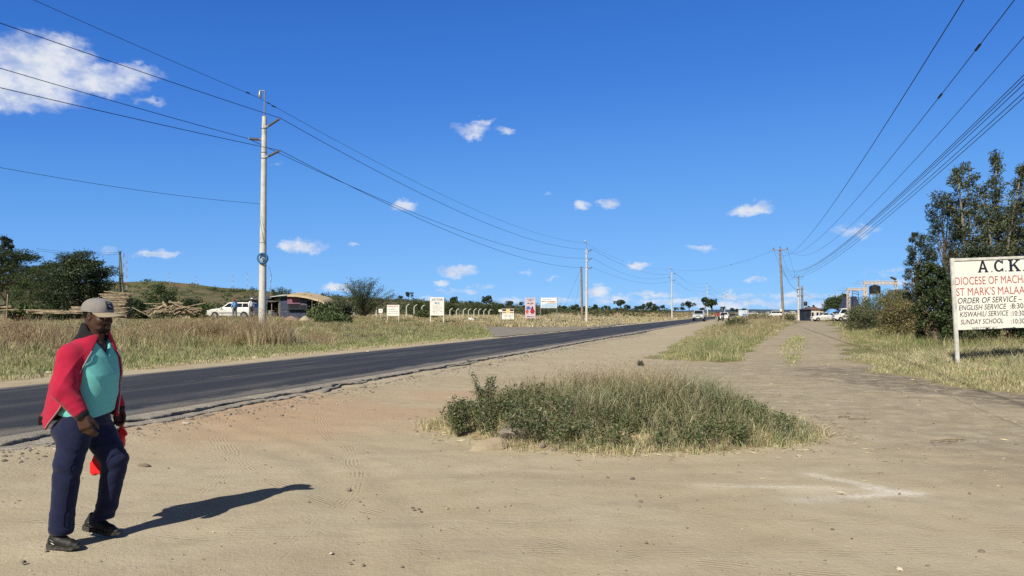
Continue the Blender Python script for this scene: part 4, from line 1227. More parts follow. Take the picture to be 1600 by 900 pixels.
# broad-leaved weeds on the near slope of the mound
g = Mass()
def weeds(M, x, y, h, n, r, pal, size):
    b = np.array([x, y, gz1(x, y)])
    ns = rng.integers(5, 9)
    for i in range(ns):
        a = rng.uniform(0, 6.28); tip = b + np.array([math.cos(a) * r * rng.uniform(.2, 1), math.sin(a) * r * rng.uniform(.2, 1), h * rng.uniform(.6, 1.05)])
        k = n // ns; t_ = rng.uniform(.12, 1, k)[:, None]
        P = b + (tip - b) * t_ + np.array([0, 0, 1]) * (np.sin(t_ * 3.14) * h * .12) + rng.normal(0, .035 + .02 * h, (k, 3)) * (1.25 - t_)
        P[:, 2] = np.maximum(P[:, 2], b[2] + .01)
        M.leaf(P, size * rng.uniform(.5, 1.25, k), pick(k, pal, None, .22), asp=.62, flat=.35)
WEED = [(.095, .14, .05), (.07, .11, .04), (.15, .175, .09), (.13, .125, .075), (.21, .19, .12)]
for i in range(240):
    q = rng.uniform(0, 1)
    for _ in range(30):
        x, y = MX + rng.uniform(-2.8, 2.0), MY + rng.uniform(-2.0, .3)
        mq = mound_q(np.array([x]), np.array([y]))[0]
        if mq < .98 and rng.uniform() < sm(1.5, -1.2, x - .8) + .35 and (y < 11.1 or x < .4): break
    weeds(g, x, y, rng.uniform(.16, .34) * (1.25 if x < .6 else .95), 90, .17, WEED, .038)
g.build('ground_weeds', M_leaf, None, 'stuff')
M_stem = simple('weed_stem', (.12, .12, .07), .8, .2, 20)
for (u, v, h, r, lab) in ((716, 684, .50, .17, 'upright grey-green weed bush at the left tip of the grassy mound'), (757, 662, .62, .22, 'tallest dark green weed bush standing in the left part of the mound')):
    p = G(u, v); x, y = p.x, p.y
    e = empty('weed_bush', (x, y, gz1(x, y) - .02), lab, 'bush', 'weed bushes on the mound')
    m = Mass(); st_ = MB()
    for i in range(16):
        a = rng.uniform(0, 6.28); rr = r * rng.uniform(.15, 1); tip = np.array([math.cos(a) * rr, math.sin(a) * rr, h * rng.uniform(.55, 1.0)])
        st_.tube([(0, 0, 0), tuple(tip * .5 + np.array([0, 0, .05])), tuple(tip)], [.006, .004, .002], 5)
        k = 110; t_ = rng.uniform(.15, 1.03, k)[:, None]
        m.leaf(tip * t_ + np.array([0, 0, .05]) * np.sin(3.14 * t_) + rng.normal(0, .030, (k, 3)), rng.uniform(.018, .045, k), pick(k, WEED, None, .25), asp=.5)
    st_.build('stem', M_stem, e); m.build('foliage', M_leaf, e)
# small dark thistle beside the mound and low bush near the church sign
for (u, v, h, r, n, lab) in ((1001, 572, .16, .14, 8, 'small dark green weed alone on the pale gravel behind the mound'), (1585, 572, .45, .75, 40, 'low blue-green bush in the dry grass beside the church sign')):
    p = G(u, v); x, y = p.x, p.y
    e = empty('low_bush', (x, y, gz1(x, y) - .02), lab, 'bush'); m = Mass(); st_ = MB()
    for i in range(n):
        a = rng.uniform(0, 6.28); tip = np.array([math.cos(a) * r * rng.uniform(.1, 1), math.sin(a) * r * rng.uniform(.1, 1), h * rng.uniform(.4, 1.0)])
        st_.tube([(0, 0, 0), tuple(tip)], [.006, .003], 4); k = 110; t_ = rng.uniform(.2, 1.03, k)[:, None]
        m.leaf(tip * t_ + rng.normal(0, .04, (k, 3)), rng.uniform(.02, .05, k), pick(k, [(.05, .075, .05), (.035, .06, .035), (.09, .11, .08)], None, .25), asp=.45)
    st_.build('stem', M_stem, e); m.build('foliage', M_leaf, e)

# ------------------------------------------------------------------ trees and shrubs
M_bark = simple('grey_bark', (.16, .13, .10), .95, .4, 6, .1, .8, 0, 25, (.07, .055, .045))
M_palebark = simple('pale_bark', (.30, .27, .23), .9, .4, 6, .1, .6, 0, 25, (.14, .12, .10))
def grow(st_, p, d, L, r, lev, spread=.6, up=.15, n=(2, 4), shrink=.68, tips=None, wig=.12):
    """limbs that fork; tips gets (point, direction) of the finest twigs and points along them"""
    p = np.array(p, float); d = np.array(d, float); d /= np.linalg.norm(d)
    pts = [p]; q = p; k = 4
    for i in range(k):
        d = d + rng.normal(0, wig, 3) + np.array([0, 0, up * .5]); d /= np.linalg.norm(d)
        q = q + d * L / k; pts.append(q)
        if lev <= 1 and tips is not None: tips.append((q, d))
    st_.tube(pts, [r * (1 - .45 * i / k) for i in range(k + 1)], 5 if lev < 2 else 7, False)
    if lev == 0: return
    for i in range(rng.integers(n[0], n[1] + 1)):
        b = pts[rng.integers(2, k + 1)]
        nd = d + rng.normal(0, spread, 3); nd[2] += up
        grow(st_, b, nd, L * shrink * rng.uniform(.75, 1.2), r * .55, lev - 1, spread, up, n, shrink, tips, wig)
def crown_at(m, tips, rad, per, size, pal, w=None, asp=.5, flat=0.0, sq=1.0, var=.22):
    C = np.array([t[0] for t in tips]); n = len(C) * per; r = np.repeat(np.arange(len(C)), per)
    o = rng.normal(size=(n, 3)); o /= np.linalg.norm(o, axis=1)[:, None]; o *= (rng.uniform(0, 1, n) ** .45)[:, None] * rad; o[:, 2] *= sq
    tone = rng.uniform(.72, 1.3, len(C))[r][:, None]
    m.leaf(C[r] + o, size * rng.uniform(.6, 1.4, n), np.clip(pick(n, pal, w, var) * tone, .006, .5), asp=asp, flat=flat)
def at(u, Y, z=None):
    x = XU(u, Y); return Vector((x, Y, gz1(x, Y) - .1 if z is None else z))
def tree(name, u, Y, lab, cat='tree', group=None):
    return empty(name, at(u, Y), lab, cat, group)

DARK = [(.042, .068, .028), (.028, .048, .021), (.065, .092, .038), (.10, .12, .05)]
# tall open trees on the right (grevillea habit): bare ascending limbs, tufts of foliage
def open_tree(u, Y, H_, stems, lab, pal, tuft=.42, per=60, spreadx=1.0):
    e = tree('feathery_tree', u, Y, lab, 'tree', 'tall feathery trees behind the church sign')
    st_, m = MB(), Mass()
    for (du, hh, r0) in stems:
        lean = np.array([du, rng.uniform(-.5, .5), 0]); top = np.array([0, 0, hh]) + lean
        base = np.array([du * .15, rng.uniform(-.2, .2), 0]); pts = [base * (1 - t_) + (top * t_) + np.array([math.sin(t_ * 5 + du) * .18, math.cos(t_ * 4) * .12, 0]) for t_ in np.linspace(0, 1, 11)]
        st_.tube(pts, [r0 * (1 - .85 * t_) + .012 for t_ in np.linspace(0, 1, 11)], 7, False)
        tips = []
        for q in np.arange(.22, 1.0, .027):
            i = q * 10; b = pts[int(i)] * (1 - i % 1) + pts[min(int(i) + 1, 10)] * (i % 1)
            a = rng.uniform(0, 6.28); L = (.5 + 1.5 * (1 - q)) * spreadx * rng.uniform(.5, 1.15)
            tw = []
            grow(st_, b, (math.cos(a), math.sin(a), rng.uniform(.5, 1.1)), L, .028 * (1.2 - q), 1, .5, .25, (1, 2), .6, tw, .2)
            tips += [t_ for t_ in tw if rng.uniform() < .32]
        tips.append((pts[-1], None))
        crown_at(m, tips, tuft, per, .20, pal, None, .28, 0, .8, .3)
    st_.build('trunk', M_palebark, e, True); m.build('crown', M_leaf, e)
    return e
GREV = [(.048, .068, .032), (.034, .050, .024), (.08, .098, .045), (.14, .15, .065)]
open_tree(1508, 44, 9.9, [(-.35, 9.6, .13), (.55, 10.0, .10)], 'tall open tree with two bare stems rising above the left half of the church sign', GREV, .36, 34)
open_tree(1552, 46, 11, [(.6, 11.2, .14), (2.0, 10.3, .10), (-.4, 9.2, .09)], 'tallest open tree leaning right above the church sign lettering', GREV, .36, 34)
open_tree(1592, 48, 10.5, [(1.0, 10.8, .13), (.2, 8.6, .09)], 'open feathery tree cut by the right edge, its top bare and forked', GREV, .38, 34)
CYP = [(.036, .054, .034), (.024, .040, .025), (.055, .075, .045), (.085, .10, .06)]
# denser, darker ones in front and to the left
def dense_tree(u, Y, top_v, wpx, lab, pal, name='dark_tree', cat='tree', group=None, n=9000, leaf=.2, lobes=26, z0=.12, cone_=.0, bark=M_bark, asp=.45, flat=0.0, per_lobe=.33, sh=1.0):
    """crown of many overlapping leafy lobes round a forking trunk"""
    e = tree(name, u, Y, lab, cat, group)
    Hh = H + (488 - top_v) / F * Y - e.location.z; Rw = wpx / 2 / F * Y
    st_, m = MB(), Mass()
    st_.tube([(0, 0, 0), (.05, .03, Hh * .3), (-.03, .05, Hh * .62)], [.05 * Rw + .06, .04 * Rw + .05, .03], 8, False)
    cs, rs = [], []
    for i in range(lobes):
        t_ = z0 + (1 - z0) * ((i + .5) / lobes) ** .9; env = (1 - cone_ * t_) * math.sqrt(max(.05, 1 - (max(0, t_ - .45) / .6) ** 2)) * (.7 + .3 * sm(.0, .3, t_))
        a = i * 2.4 + rng.uniform(-.4, .4); rr = Rw * float(env) * rng.uniform(.45, .86)
        c = np.array([math.cos(a) * rr, math.sin(a) * rr * .85, Hh * t_ * .93]); cs.append(c); rs.append(Rw * per_lobe * rng.uniform(.7, 1.25) * (1 - .35 * cone_ * t_))
        b = np.array([0, 0, Hh * min(.6, t_ * .6)])
        st_.tube([b, (b + c) / 2 + np.array([0, 0, -.03 * Hh]), c], [.03 + .01 * Rw, .02, .008], 5, False)
    k = n // lobes
    for c, r in zip(cs, rs):
        o = rng.normal(size=(k, 3)); o /= np.linalg.norm(o, axis=1)[:, None]; o *= (rng.uniform(0, 1, k) ** .38)[:, None] * r; o[:, 2] *= .78 * sh
        tone = rng.uniform(.75, 1.28)
        P = c + o; P[:, 2] = np.maximum(P[:, 2], .05)
        m.leaf(P, leaf * rng.uniform(.5, 1.4, k), np.clip(pick(k, pal, None, .28) * tone, .006, .4), asp=asp, flat=flat)
    # stray sprays that break the outline
    k = n // 12; i = rng.integers(0, lobes, k); o = rng.normal(size=(k, 3)); o /= np.linalg.norm(o, axis=1)[:, None]
    P = np.array(cs)[i] + o * (np.array(rs)[i] * rng.uniform(.95, 1.35, k))[:, None]; P[:, 2] = np.maximum(P[:, 2], .05)
    m.leaf(P, leaf * rng.uniform(.5, 1.2, k), pick(k, pal, None, .3), asp=asp)
    st_.build('trunk', bark, e, True); m.build('crown', M_leaf, e)
    return e
RT = 'dark trees behind the church sign'
dense_tree(1434, 47, 352, 62, 'lowest dark conifer-like tree, farthest from the church sign', CYP, group=RT, n=4500, leaf=.2, lobes=28, cone_=.4, z0=.2, asp=.22, per_lobe=.26)
dense_tree(1478, 45, 288, 116, 'pointed dark conifer-like tree just left of the tall feathery trees', CYP, group=RT, n=8000, leaf=.22, lobes=44, cone_=.5, z0=.2, asp=.2, per_lobe=.24, sh=1.25)
dense_tree(1530, 43, 372, 110, 'dark bushy tree straight behind the top edge of the church sign', CYP, group=RT, n=6500, leaf=.2, lobes=36, cone_=.35, asp=.3, per_lobe=.22)
dense_tree(1556, 52, 316, 130, 'feathery dark tree filling the gaps between the tall bare stems', CYP, group=RT, n=9000, leaf=.22, lobes=40, cone_=.3, z0=.25, asp=.22, per_lobe=.2)
dense_tree(1618, 42, 352, 80, 'dark bushy tree at the right edge, close behind the church sign', CYP, group=RT, n=7000, leaf=.2, lobes=26, cone_=.3, asp=.3, per_lobe=.27)
dense_tree(1460, 38, 404, 68, 'rounded dark green bush tree just left of the church sign', DARK, group=RT, n=9000, leaf=.14, lobes=26, cone_=.1, z0=.06)
dense_tree(1505, 36, 430, 80, 'dark bush filling the space behind the left half of the church sign', DARK, group=RT, n=8000, leaf=.14, lobes=24, z0=.05)
dense_tree(1575, 36, 425, 95, 'dark bush filling the space behind the right half of the church sign', DARK, group=RT, n=8000, leaf=.14, lobes=24, z0=.05)
OLV = [(.16, .155, .06), (.11, .12, .048), (.21, .195, .085), (.08, .095, .04)]
OG = 'olive bushes beyond the meadow'
for (u, Y, tv, wp, lab, pal) in ((1432, 50, 452, 74, 'olive green bush with yellowish tips beside the dark rounded bush', OLV), (1398, 58, 452, 70, 'tall olive bush under the pale steel frame', OLV), (1366, 66, 462, 66, 'green bush below the black water tank', [(.085, .12, .042), (.06, .09, .034), (.13, .15, .06)]),
                                 (1346, 62, 478, 56, 'low grey-green bush that hides the end of the white van', [(.11, .125, .065), (.08, .095, .05), (.15, .16, .085)]), (1410, 46, 472, 90, 'brownish olive bush lowest in the row along the meadow', [(.18, .155, .075), (.13, .125, .055), (.23, .19, .10)])):
    dense_tree(u, Y, tv, wp, lab, pal, 'olive_bush', 'bush', OG, 9500, .105, 24, .05, per_lobe=.34)
dense_tree(1307, 152, 464, 46, 'dark green leafy tree behind the white van and blue tarpaulin', DARK, group=None, name='leafy_tree', n=6000, leaf=.34, lobes=22, z0=.35)
dense_tree(1320, 158, 458, 22, 'small round-headed tree poking above the leafy tree by the van', [(.04, .075, .022), (.06, .10, .03)], name='leafy_tree', n=2500, leaf=.35, lobes=12, z0=.45)

# left: umbrella acacias, the dark dense tree and its bushes
def flat_acacia(u, Y, top_v, wpx, lab, pal, pads=16, zlow=.55, n=11000, leaf=.2, name='umbrella_acacia', group=None, tilt=0):
    e = tree(name, u, Y, lab, 'tree', group); Hh = H + (488 - top_v) / F * Y - e.location.z; Rw = wpx / 2 / F * Y
    st_, m = MB(), Mass(); k = n // pads
    for s0 in range(3):
        st_.tube([(0, 0, 0), ((s0 - 1) * .3, .1, Hh * .25), ((s0 - 1) * Rw * .35, .2 * (s0 - 1), Hh * .55)], [.22, .15, .09], 7, False)
    for i in range(pads):
        a = i * 2.4; rr = Rw * math.sqrt((i + .5) / pads); c = np.array([math.cos(a) * rr, math.sin(a) * rr * .8, Hh * (zlow + (1 - zlow) * (1 - (rr / Rw) ** 1.6) * rng.uniform(.75, 1.0))])
        b = np.array([(rng.integers(0, 3) - 1) * Rw * .3, 0, Hh * .5])
        st_.tube([b, (b * .45 + c * .55) + np.array([0, 0, -.05 * Hh]), c], [.08, .05, .015], 5, False)
        o = rng.normal(size=(k, 3)); o /= np.linalg.norm(o, axis=1)[:, None]; o *= (rng.uniform(0, 1, k) ** .5)[:, None]
        R1 = Rw * rng.uniform(.26, .42); o *= np.array([R1, R1, R1 * .26]); P = c + o; P[:, 2] += .10 * (P[:, 0] - c[0]) * (1 if c[0] > 0 else -1)
        m.leaf(P, leaf * rng.uniform(.5, 1.4, k), np.clip(pick(k, pal, None, .28) * rng.uniform(.75, 1.25), .006, .4), asp=.3, flat=.5)
    st_.build('trunk', M_bark, e, True); m.build('crown', M_leaf, e); return e
ACA = [(.036, .060, .024), (.026, .044, .019), (.058, .082, .032)]
flat_acacia(12, 96, 390, 160, 'wide flat-topped acacia behind the timber yard at the left edge', ACA, 30, .45, 32000, .28)
flat_acacia(118, 92, 393, 120, 'flat-topped acacia whose crown spreads over the dense dark tree', ACA, 16, .62, 14000, .24)
dense_tree(8, 104, 362, 60, 'spiky topped dark tree rising highest at the left edge behind the flat acacia', CYP, n=6000, leaf=.28, lobes=26, cone_=.5, z0=.3, per_lobe=.2)
dense_tree(122, 84, 400, 112, 'dense dark leafy tree behind the low stack of planks', [(.030, .052, .022), (.020, .036, .016), (.056, .080, .038), (.09, .115, .06)], name='dense_tree', n=22000, leaf=.26, lobes=40, z0=.06, per_lobe=.26, flat=.3)
dense_tree(48, 76, 417, 78, 'feathery mid green bush standing before the acacia and the dark tree', [(.055, .085, .030), (.04, .065, .024), (.08, .11, .042)], name='feathery_bush', cat='bush', n=11000, leaf=.22, lobes=30, z0=.05, asp=.2, per_lobe=.3)
LB = 'low bushes round the timber yard'
for (u, Y, tv, wp, lab, pal) in ((38, 62, 478, 46, 'low light green bush at the foot of the feathery bush', [(.10, .13, .045), (.07, .10, .035)]), (92, 64, 486, 30, 'small dark bush between the feathery bush and the planks', DARK), (212, 82, 470, 44, 'round green bush close beside the tall plank stack', DARK + [(.06, .09, .03)]),
                                 (256, 88, 446, 60, 'broad green bush behind the heap of offcuts', [(.06, .095, .03), (.045, .075, .025), (.09, .12, .045)]), (302, 96, 468, 50, 'dark green bush between the offcut heap and the white car', [(.045, .07, .028), (.03, .05, .02)]), (320, 84, 478, 40, 'bright green bush beside the front of the white estate car', [(.085, .13, .035), (.06, .10, .03)]),
                                 (508, 71, 480, 54, 'spreading green bush against the right end of the kiosk', [(.10, .14, .055), (.075, .11, .045), (.15, .175, .08)]), (528, 78, 474, 48, 'grey-green bush between the kiosk and the bent concrete posts', [(.08, .10, .055), (.06, .075, .04)]), (520, 64, 494, 60, 'low creeping green bush in the grass right of the sand heaps', [(.07, .11, .04), (.10, .13, .05)]),
                                 (655, 136, 471, 50, 'green bush behind the small white notice board', [(.06, .085, .032), (.045, .065, .026)]), (700, 142, 475, 40, 'bush behind the tall white signboard', [(.05, .075, .03), (.07, .09, .035)]), (745, 150, 476, 46, 'dark bush in the middle of the line of bent posts', DARK + [(.06, .085, .035)]),
                                 (775, 146, 474, 42, 'dark bush left of the yellow banded sign', DARK), (666, 98, 487, 40, 'low bush in front of the bent posts beside the tall signboard', [(.06, .09, .035), (.085, .10, .045)]), (838, 150, 480, 60, 'pale dusty bush behind the red poster board', [(.10, .11, .06), (.075, .09, .045)])):
    dense_tree(u, Y, tv, wp, lab, pal, 'bush', 'bush', LB, 3600, .24, 16, .05, per_lobe=.36)
# open thorn trees with arching feathery sprays
def thorn(u, Y, top_v, wpx, lab, n=34, pal=None, leaf=.2):
    e = tree('thorn_tree', u, Y, lab, 'tree'); Hh = H + (488 - top_v) / F * Y - e.location.z; Rw = wpx / 2 / F * Y
    st_, m = MB(), Mass()
    for i in range(n):
        a = rng.uniform(0, 6.28); el_ = rng.uniform(.15, 1.35); L = Rw * math.cos(el_) * 1.12
        tip = np.array([math.cos(a) * L, math.sin(a) * L * .8, Hh * (.42 + .58 * math.sin(el_)) * rng.uniform(.82, 1.02)])
        ctl = np.array([tip[0] * .35, tip[1] * .35, tip[2] * .62]); q = np.linspace(0, 1, 8)[:, None]
        pts = (1 - q) ** 2 * np.array([0, 0, .1]) + 2 * q * (1 - q) * ctl + q ** 2 * tip
        st_.tube([tuple(p_) for p_ in pts], [.06 * (1 - .85 * t_) + .008 for t_ in np.linspace(0, 1, 8)], 5, False)
        k = 340; t_ = rng.uniform(.3, 1.02, k)[:, None]
        P = (1 - t_) ** 2 * np.array([0, 0, .1]) + 2 * t_ * (1 - t_) * ctl + t_ ** 2 * tip + rng.normal(0, 1, (k, 3)) * np.array([.16, .16, .07]) * Rw * .45
        m.leaf(P, leaf * rng.uniform(.5, 1.3, k), pick(k, pal or [(.055, .095, .045), (.04, .07, .032), (.09, .13, .06)], None, .25), asp=.25, flat=.5)
    k = 1500; o = rng.normal(size=(k, 3)); o /= np.linalg.norm(o, axis=1)[:, None]; o *= (rng.uniform(0, 1, k) ** .4)[:, None] * np.array([Rw * .62, Rw * .5, Hh * .30])
    m.leaf(o + np.array([0, 0, Hh * .33]), leaf * rng.uniform(.5, 1.3, k), pick(k, DARK + [(.06, .085, .035)], None, .25), asp=.35)
    st_.build('trunk', M_bark, e, True); m.build('crown', M_leaf, e)
thorn(567, 98, 432, 92, 'spreading thorn tree with feathery arching branches beside the bent concrete posts', 40)
thorn(440, 130, 444, 50, 'sparse thorn tree seen above the kiosk roof', 22, None, .26)

# scrub over the far hillside, and the row of single trees along the horizon
m = Mass()
for i in range(3400):
    u = rng.uniform(-250, 1050); fr = rng.uniform(0, 1) ** .8 * .97
    if rng.uniform() > .35 + .65 * float(sm(.42, .6, vn(np.array(u * .02), np.array(fr * 7), 200))): continue
    x, y, z = hill_z(u, fr); k = rng.integers(14, 44); r = rng.uniform(.9, 3.0) * (1.25 if fr > .85 else 1)
    o = rng.normal(size=(k, 3)) * np.array([r, r * .7, r * .45]); P = np.array([x, y, z + r * .45]) + o
    m.leaf(P, r * rng.uniform(.35, .8, k), pick(k, [(.055, .08, .035), (.04, .06, .028), (.085, .10, .045)], None, .2) * rng.uniform(.8, 1.25), asp=.7)
m.build('hillside_scrub', M_leaf, None, 'stuff')
m = Mass()
for i in range(420):
    Yd = rng.uniform(150, 430); u = rng.uniform(560, 1180) if rng.uniform() < .75 else rng.uniform(0, 600); x = XU(u, Yd)
    if SC(x, Yd)[1] > -22: continue
    z = gz1(x, Yd); k = rng.integers(16, 50); r = rng.uniform(.4, 1.3)
    P = np.array([x, Yd, z + r * .45]) + rng.normal(size=(k, 3)) * np.array([r * 1.4, r, r * .42])
    m.leaf(P, r * rng.uniform(.3, .7, k), pick(k, [(.06, .08, .035), (.045, .06, .028), (.10, .10, .05), (.13, .11, .06)], None, .2) * rng.uniform(.8, 1.25), asp=.7)
m.build('scattered_scrub', M_leaf, None, 'stuff')
protos = []
for kk in range(5):
    st_, m = MB(), Mass(); st_.tube([(0, 0, 0), (.1, 0, 1.6), (.0, 0, 3.0)], [.22, .17, .08], 6, False)
    lob = [(rng.normal(0, .95), rng.normal(0, .8), 3.0 + rng.uniform(-.6, 1.1)) for _ in range(7 + kk)]
    for c in lob:
        st_.tube([(.05, 0, 1.7), c], [.08, .03], 5, False); k = 60
        o = rng.normal(size=(k, 3)); o /= np.linalg.norm(o, axis=1)[:, None]; o *= (rng.uniform(0, 1, k) ** .4)[:, None] * np.array([1.15, 1.05, .8])
        m.leaf(np.array(c) + o, rng.uniform(.35, .8, k), pick(k, [(.035, .055, .026), (.025, .042, .02), (.06, .08, .036)], None, .22), asp=.7)
    protos.append((st_.mesh('trunk', M_bark, True), npmesh('crown', np.concatenate(m.V), np.concatenate(m.Q), None, M_leaf, False, np.concatenate(m.C))))
HT = [(627, 7, 470.5), (638, 10, 469), (708, 16, 481), (735, 6, 478), (747.6, 6, 478.5), (760, 18, 484), (797, 10, 482.5), (814, 7, 480), (824, 9, 486), (882, 8, 486), (897, 14, 492), (906, 9, 490), (930.6, 10, 487.5), (947.5, 10, 487.5), (969, 14, 485.5), (981, 11, 488), (995, 8, 487), (1001, 8, 487), (1013, 16, 490), (1023, 13, 491), (1035, 8, 487),
      (1056, 7, 487.5), (1066, 8, 487.5), (1077, 14, 488), (1097, 8, 489), (1112, 25, 492), (1130, 7, 488), (1144, 8, 489), (1151, 7, 490), (1163, 6, 489)]
ORD = 'first second third fourth fifth sixth seventh eighth ninth tenth eleventh twelfth thirteenth fourteenth fifteenth sixteenth seventeenth eighteenth nineteenth twentieth twenty-first twenty-second twenty-third twenty-fourth twenty-fifth twenty-sixth twenty-seventh twenty-eighth twenty-ninth thirtieth thirty-first thirty-second'.split()
for i, (u, wp, vb) in enumerate(HT):
    Y = 240 if wp > 20 else 430 + 90 * rng.uniform(-1, 1); x = XU(u, Y); sc = wp / F * Y / 4.0
    zb = H + (488 - vb) / F * Y
    big = wp > 20
    e = empty('horizon_tree', (x, Y, zb), 'broad dark tree right of the oncoming car, biggest on the horizon' if big else 'small round dark tree on the horizon, %s from the left' % ORD[i], 'tree', 'round trees along the horizon', rng.uniform(0, 6.28))
    e.scale = (sc, sc, sc * (.92 if big else rng.uniform(.85, 1.15)))
    a, b = protos[i % 5]; link('trunk', a, e); link('crown', b, e)
# ------------------------------------------------------------------ power lines
M_conc = simple('pole_concrete', (.62, .61, .57), .85, .3, 3, .2, .3, 0, 60, (.46, .45, .41))
M_wood = simple('pole_wood', (.30, .25, .19), .9, .4, 5, .1, .5, 0, 40, (.16, .13, .10))
M_steel = simple('galvanised_steel', (.36, .37, .38), .45, .2, 12, .4, .1, .6)
M_insul = simple('grey_insulator', (.12, .115, .12), .5, .2, 30, .4)
M_wire = simple('dark_wire', (.025, .027, .03), .6, .1, 10, .3)
M_blue = simple('blue_cable', (.03, .20, .46), .55, .25, 20, .35, .2, 0, 80)
ROADV = Vector((PX, PY, 0)); ACR = Vector((PY, -PX, 0))
POLES = [(410, 38.0), (916.5, 118), (1050, 188.5), (1105.5, 279), (1132.5, 371), (1169, 477)]
WHERE = ['nearest tall concrete pole at left, a blue cable coil hung on its shaft', 'second concrete power pole along the far roadside, beside a thinner old pole', 'third slender concrete power pole along the road, left of the oncoming car', 'fourth power pole along the road, in front of the broad dark tree', 'fifth power pole along the road, above the riders', 'farthest power pole along the road, behind the blue and white billboard']
ATT = []
for i, (u, Y) in enumerate(POLES):
    x = XU(u, Y); zb = gz1(x, Y)
    e = empty('power_pole', (x, Y, zb - .1), WHERE[i], 'power pole', 'concrete power poles along the road')
    st_ = MB(); st_.tube([(0, 0, 0), (0, 0, 11.5 - zb)], [.20, .115], 14)
    sh = st_.build('shaft', M_conc, e, True)
    for zz_ in (10.9, 9.4, 9.7, 5.2, 4.6):
        MB().lathe((0, 0, zz_ - zb), [(.135 + .004 * (11 - zz_), -.02), (.145 + .006 * (11 - zz_), 0), (.135 + .004 * (11 - zz_), .02)], 14).build('band', M_steel, sh, True)
    r = MB(); r.tube([(0, 0, 11.2 - zb), (0, 0, 12.8 - zb)], .035, 8); r.tube([(0, 0, 12.8 - zb), tuple(-ACR * .32 + Vector((0, 0, 12.82 - zb)))], .03, 8)
    r.build('earth_rod', M_steel, e, True)
    cap_ = MB(); cap_.lathe(tuple(-ACR * .28 + Vector((0, 0, 12.45 - zb))), [(.05, 0), (.09, .12), (.06, .26), (.03, .36)], 10); cap_.build('clamp', M_steel, e, True)
    sides = [(1, 10.95, 11.32), (-1, 10.35, 10.45), (1, 9.45, 9.72)] if i % 2 == 0 else [(1, 10.95, 11.4), (1, 9.65, 10.05), (1, 8.3, 8.65)]
    a_ = []
    for sg, z0, z1 in sides:
        p0 = ACR * (.12 * sg) + Vector((0, 0, z0 - zb)); p1 = ACR * (.86 * sg) + Vector((0, 0, z1 - zb + (.0 if sg > 0 else 0)))
        ins = MB(); n_ = 15; pts = [p0.lerp(p1, .16 + .84 * k_ / (n_ - 1)) for k_ in range(n_)]
        ins.tube(pts, [.075 if k_ % 2 else .045 for k_ in range(n_)], 10)
        io = ins.build('insulator', M_insul, e, True)
        MB().tube([p0 - ACR * .03 * sg, p0.lerp(p1, .18)], [.07, .05], 8).build('bracket', M_steel, io, True)
        MB().tube([p1, p1 + (p1 - p0).normalized() * .08], .03, 8).build('end_fitting', M_steel, io, True)
        a_.append(Vector((x, Y, zb - .1)) + p1 + (p1 - p0).normalized() * .07)
    ATT.append([Vector((x, Y, zb - .1)) + Vector((0, 0, 12.45 - zb)) - ACR * .28] + a_)
    if i == 0:
        co_ = MB(); P1 = e
        c0 = Vector((.06, -.22, H + (488 - 404) / F * 38 - zb + .1))
        for k_ in range(7):
            rr = .235 + .014 * (k_ % 3); oy = -.03 * (k_ // 3)
            co_.tube([c0 + Vector((rr * math.cos(a), oy, rr * math.sin(a))) for a in np.linspace(0, 6.2832, 29)], .022, 6, False)
        coil = co_.build('cable_coil', M_blue, None, True, e.location); tag(coil, 'ring of blue cable hung on the shaft of the nearest concrete pole', 'cable coil')
        sp = MB()
        for a in (.15, 2.3, 4.3): sp.tube([c0, c0 + Vector((.235 * math.cos(a), -.03, .235 * math.sin(a)))], .022, 6)
        sp.build('spoke', M_blue, coil, True)
        tl = MB(); tl.tube([c0 + Vector((.1, .02, -.26)), c0 + Vector((.32, .05, -.45)), c0 + Vector((.44, .05, -.9)), c0 + Vector((.36, .06, -1.5)), c0 + Vector((.16, .1, -2.2))], .008, 5, False); tl.build('loose_end', M_blue, coil, True)
def wire(name, lab, spans, rad, splices=(), group=None):
    """spans: list of (a, b, sag)"""
    m = MB()
    for a, b, sag in spans:
        n_ = 40
        m.tube([a.lerp(b, t_) - Vector((0, 0, 4 * sag * t_ * (1 - t_))) for t_ in np.linspace(0, 1, n_)], rad, 6, False)
    o = m.build(name, M_wire, None, True); tag(o, lab, 'power line', group)
    for (p, d, L, r_) in splices:
        MB().tube([p - d * L, p - d * L * .8, p + d * L * .8, p + d * L], [rad, r_, r_, rad], 8).build('splice', M_wire, o, True)
    return o
LW = 'power lines on the concrete poles'
def wire_at(u, v, c):                       # the point above the line `c` across the road seen through a measured point
    d = pix_dir(u, v); t = c / (d.x * PY - d.y * PX); return Vector((d.x * t, d.y * t, H + d.z * t))
names = ['thin earth wire running over the tops of the concrete poles', 'topmost thick conductor on the right side of the concrete poles', 'conductor held on the left arm of the nearest concrete pole', 'lowest thick conductor on the concrete poles']
near = [(65, 0), (0, 30), (0, 101), (0, 131)]
for w_i in range(4):
    a0 = ATT[0][w_i]; _, c0 = SC(a0.x, a0.y)
    p = wire_at(*near[w_i], c0); back = a0 + (p - a0) * 1.9
    spans = [(back, a0, .12)] + [(ATT[i][w_i], ATT[i + 1][w_i], (1.75, 1.6, 2.0, 2.2, 2.6)[i] * (.85 if w_i == 0 else 1)) for i in range(5)]
    sp = []
    if w_i == 0:
        dn = (a0 - p).normalized(); d2 = (ATT[1][0] - a0).normalized()
        sp = [(a0 - dn * .95 - Vector((0, 0, .0)), dn, .16, .035), (a0 + d2 * .75 - Vector((0, 0, .06)), d2, .12, .03), (a0 + d2 * 1.2 - Vector((0, 0, .10)), d2, .2, .035)]
    wire('power_line', names[w_i], spans, .010 if w_i == 0 else .0145, sp, LW)
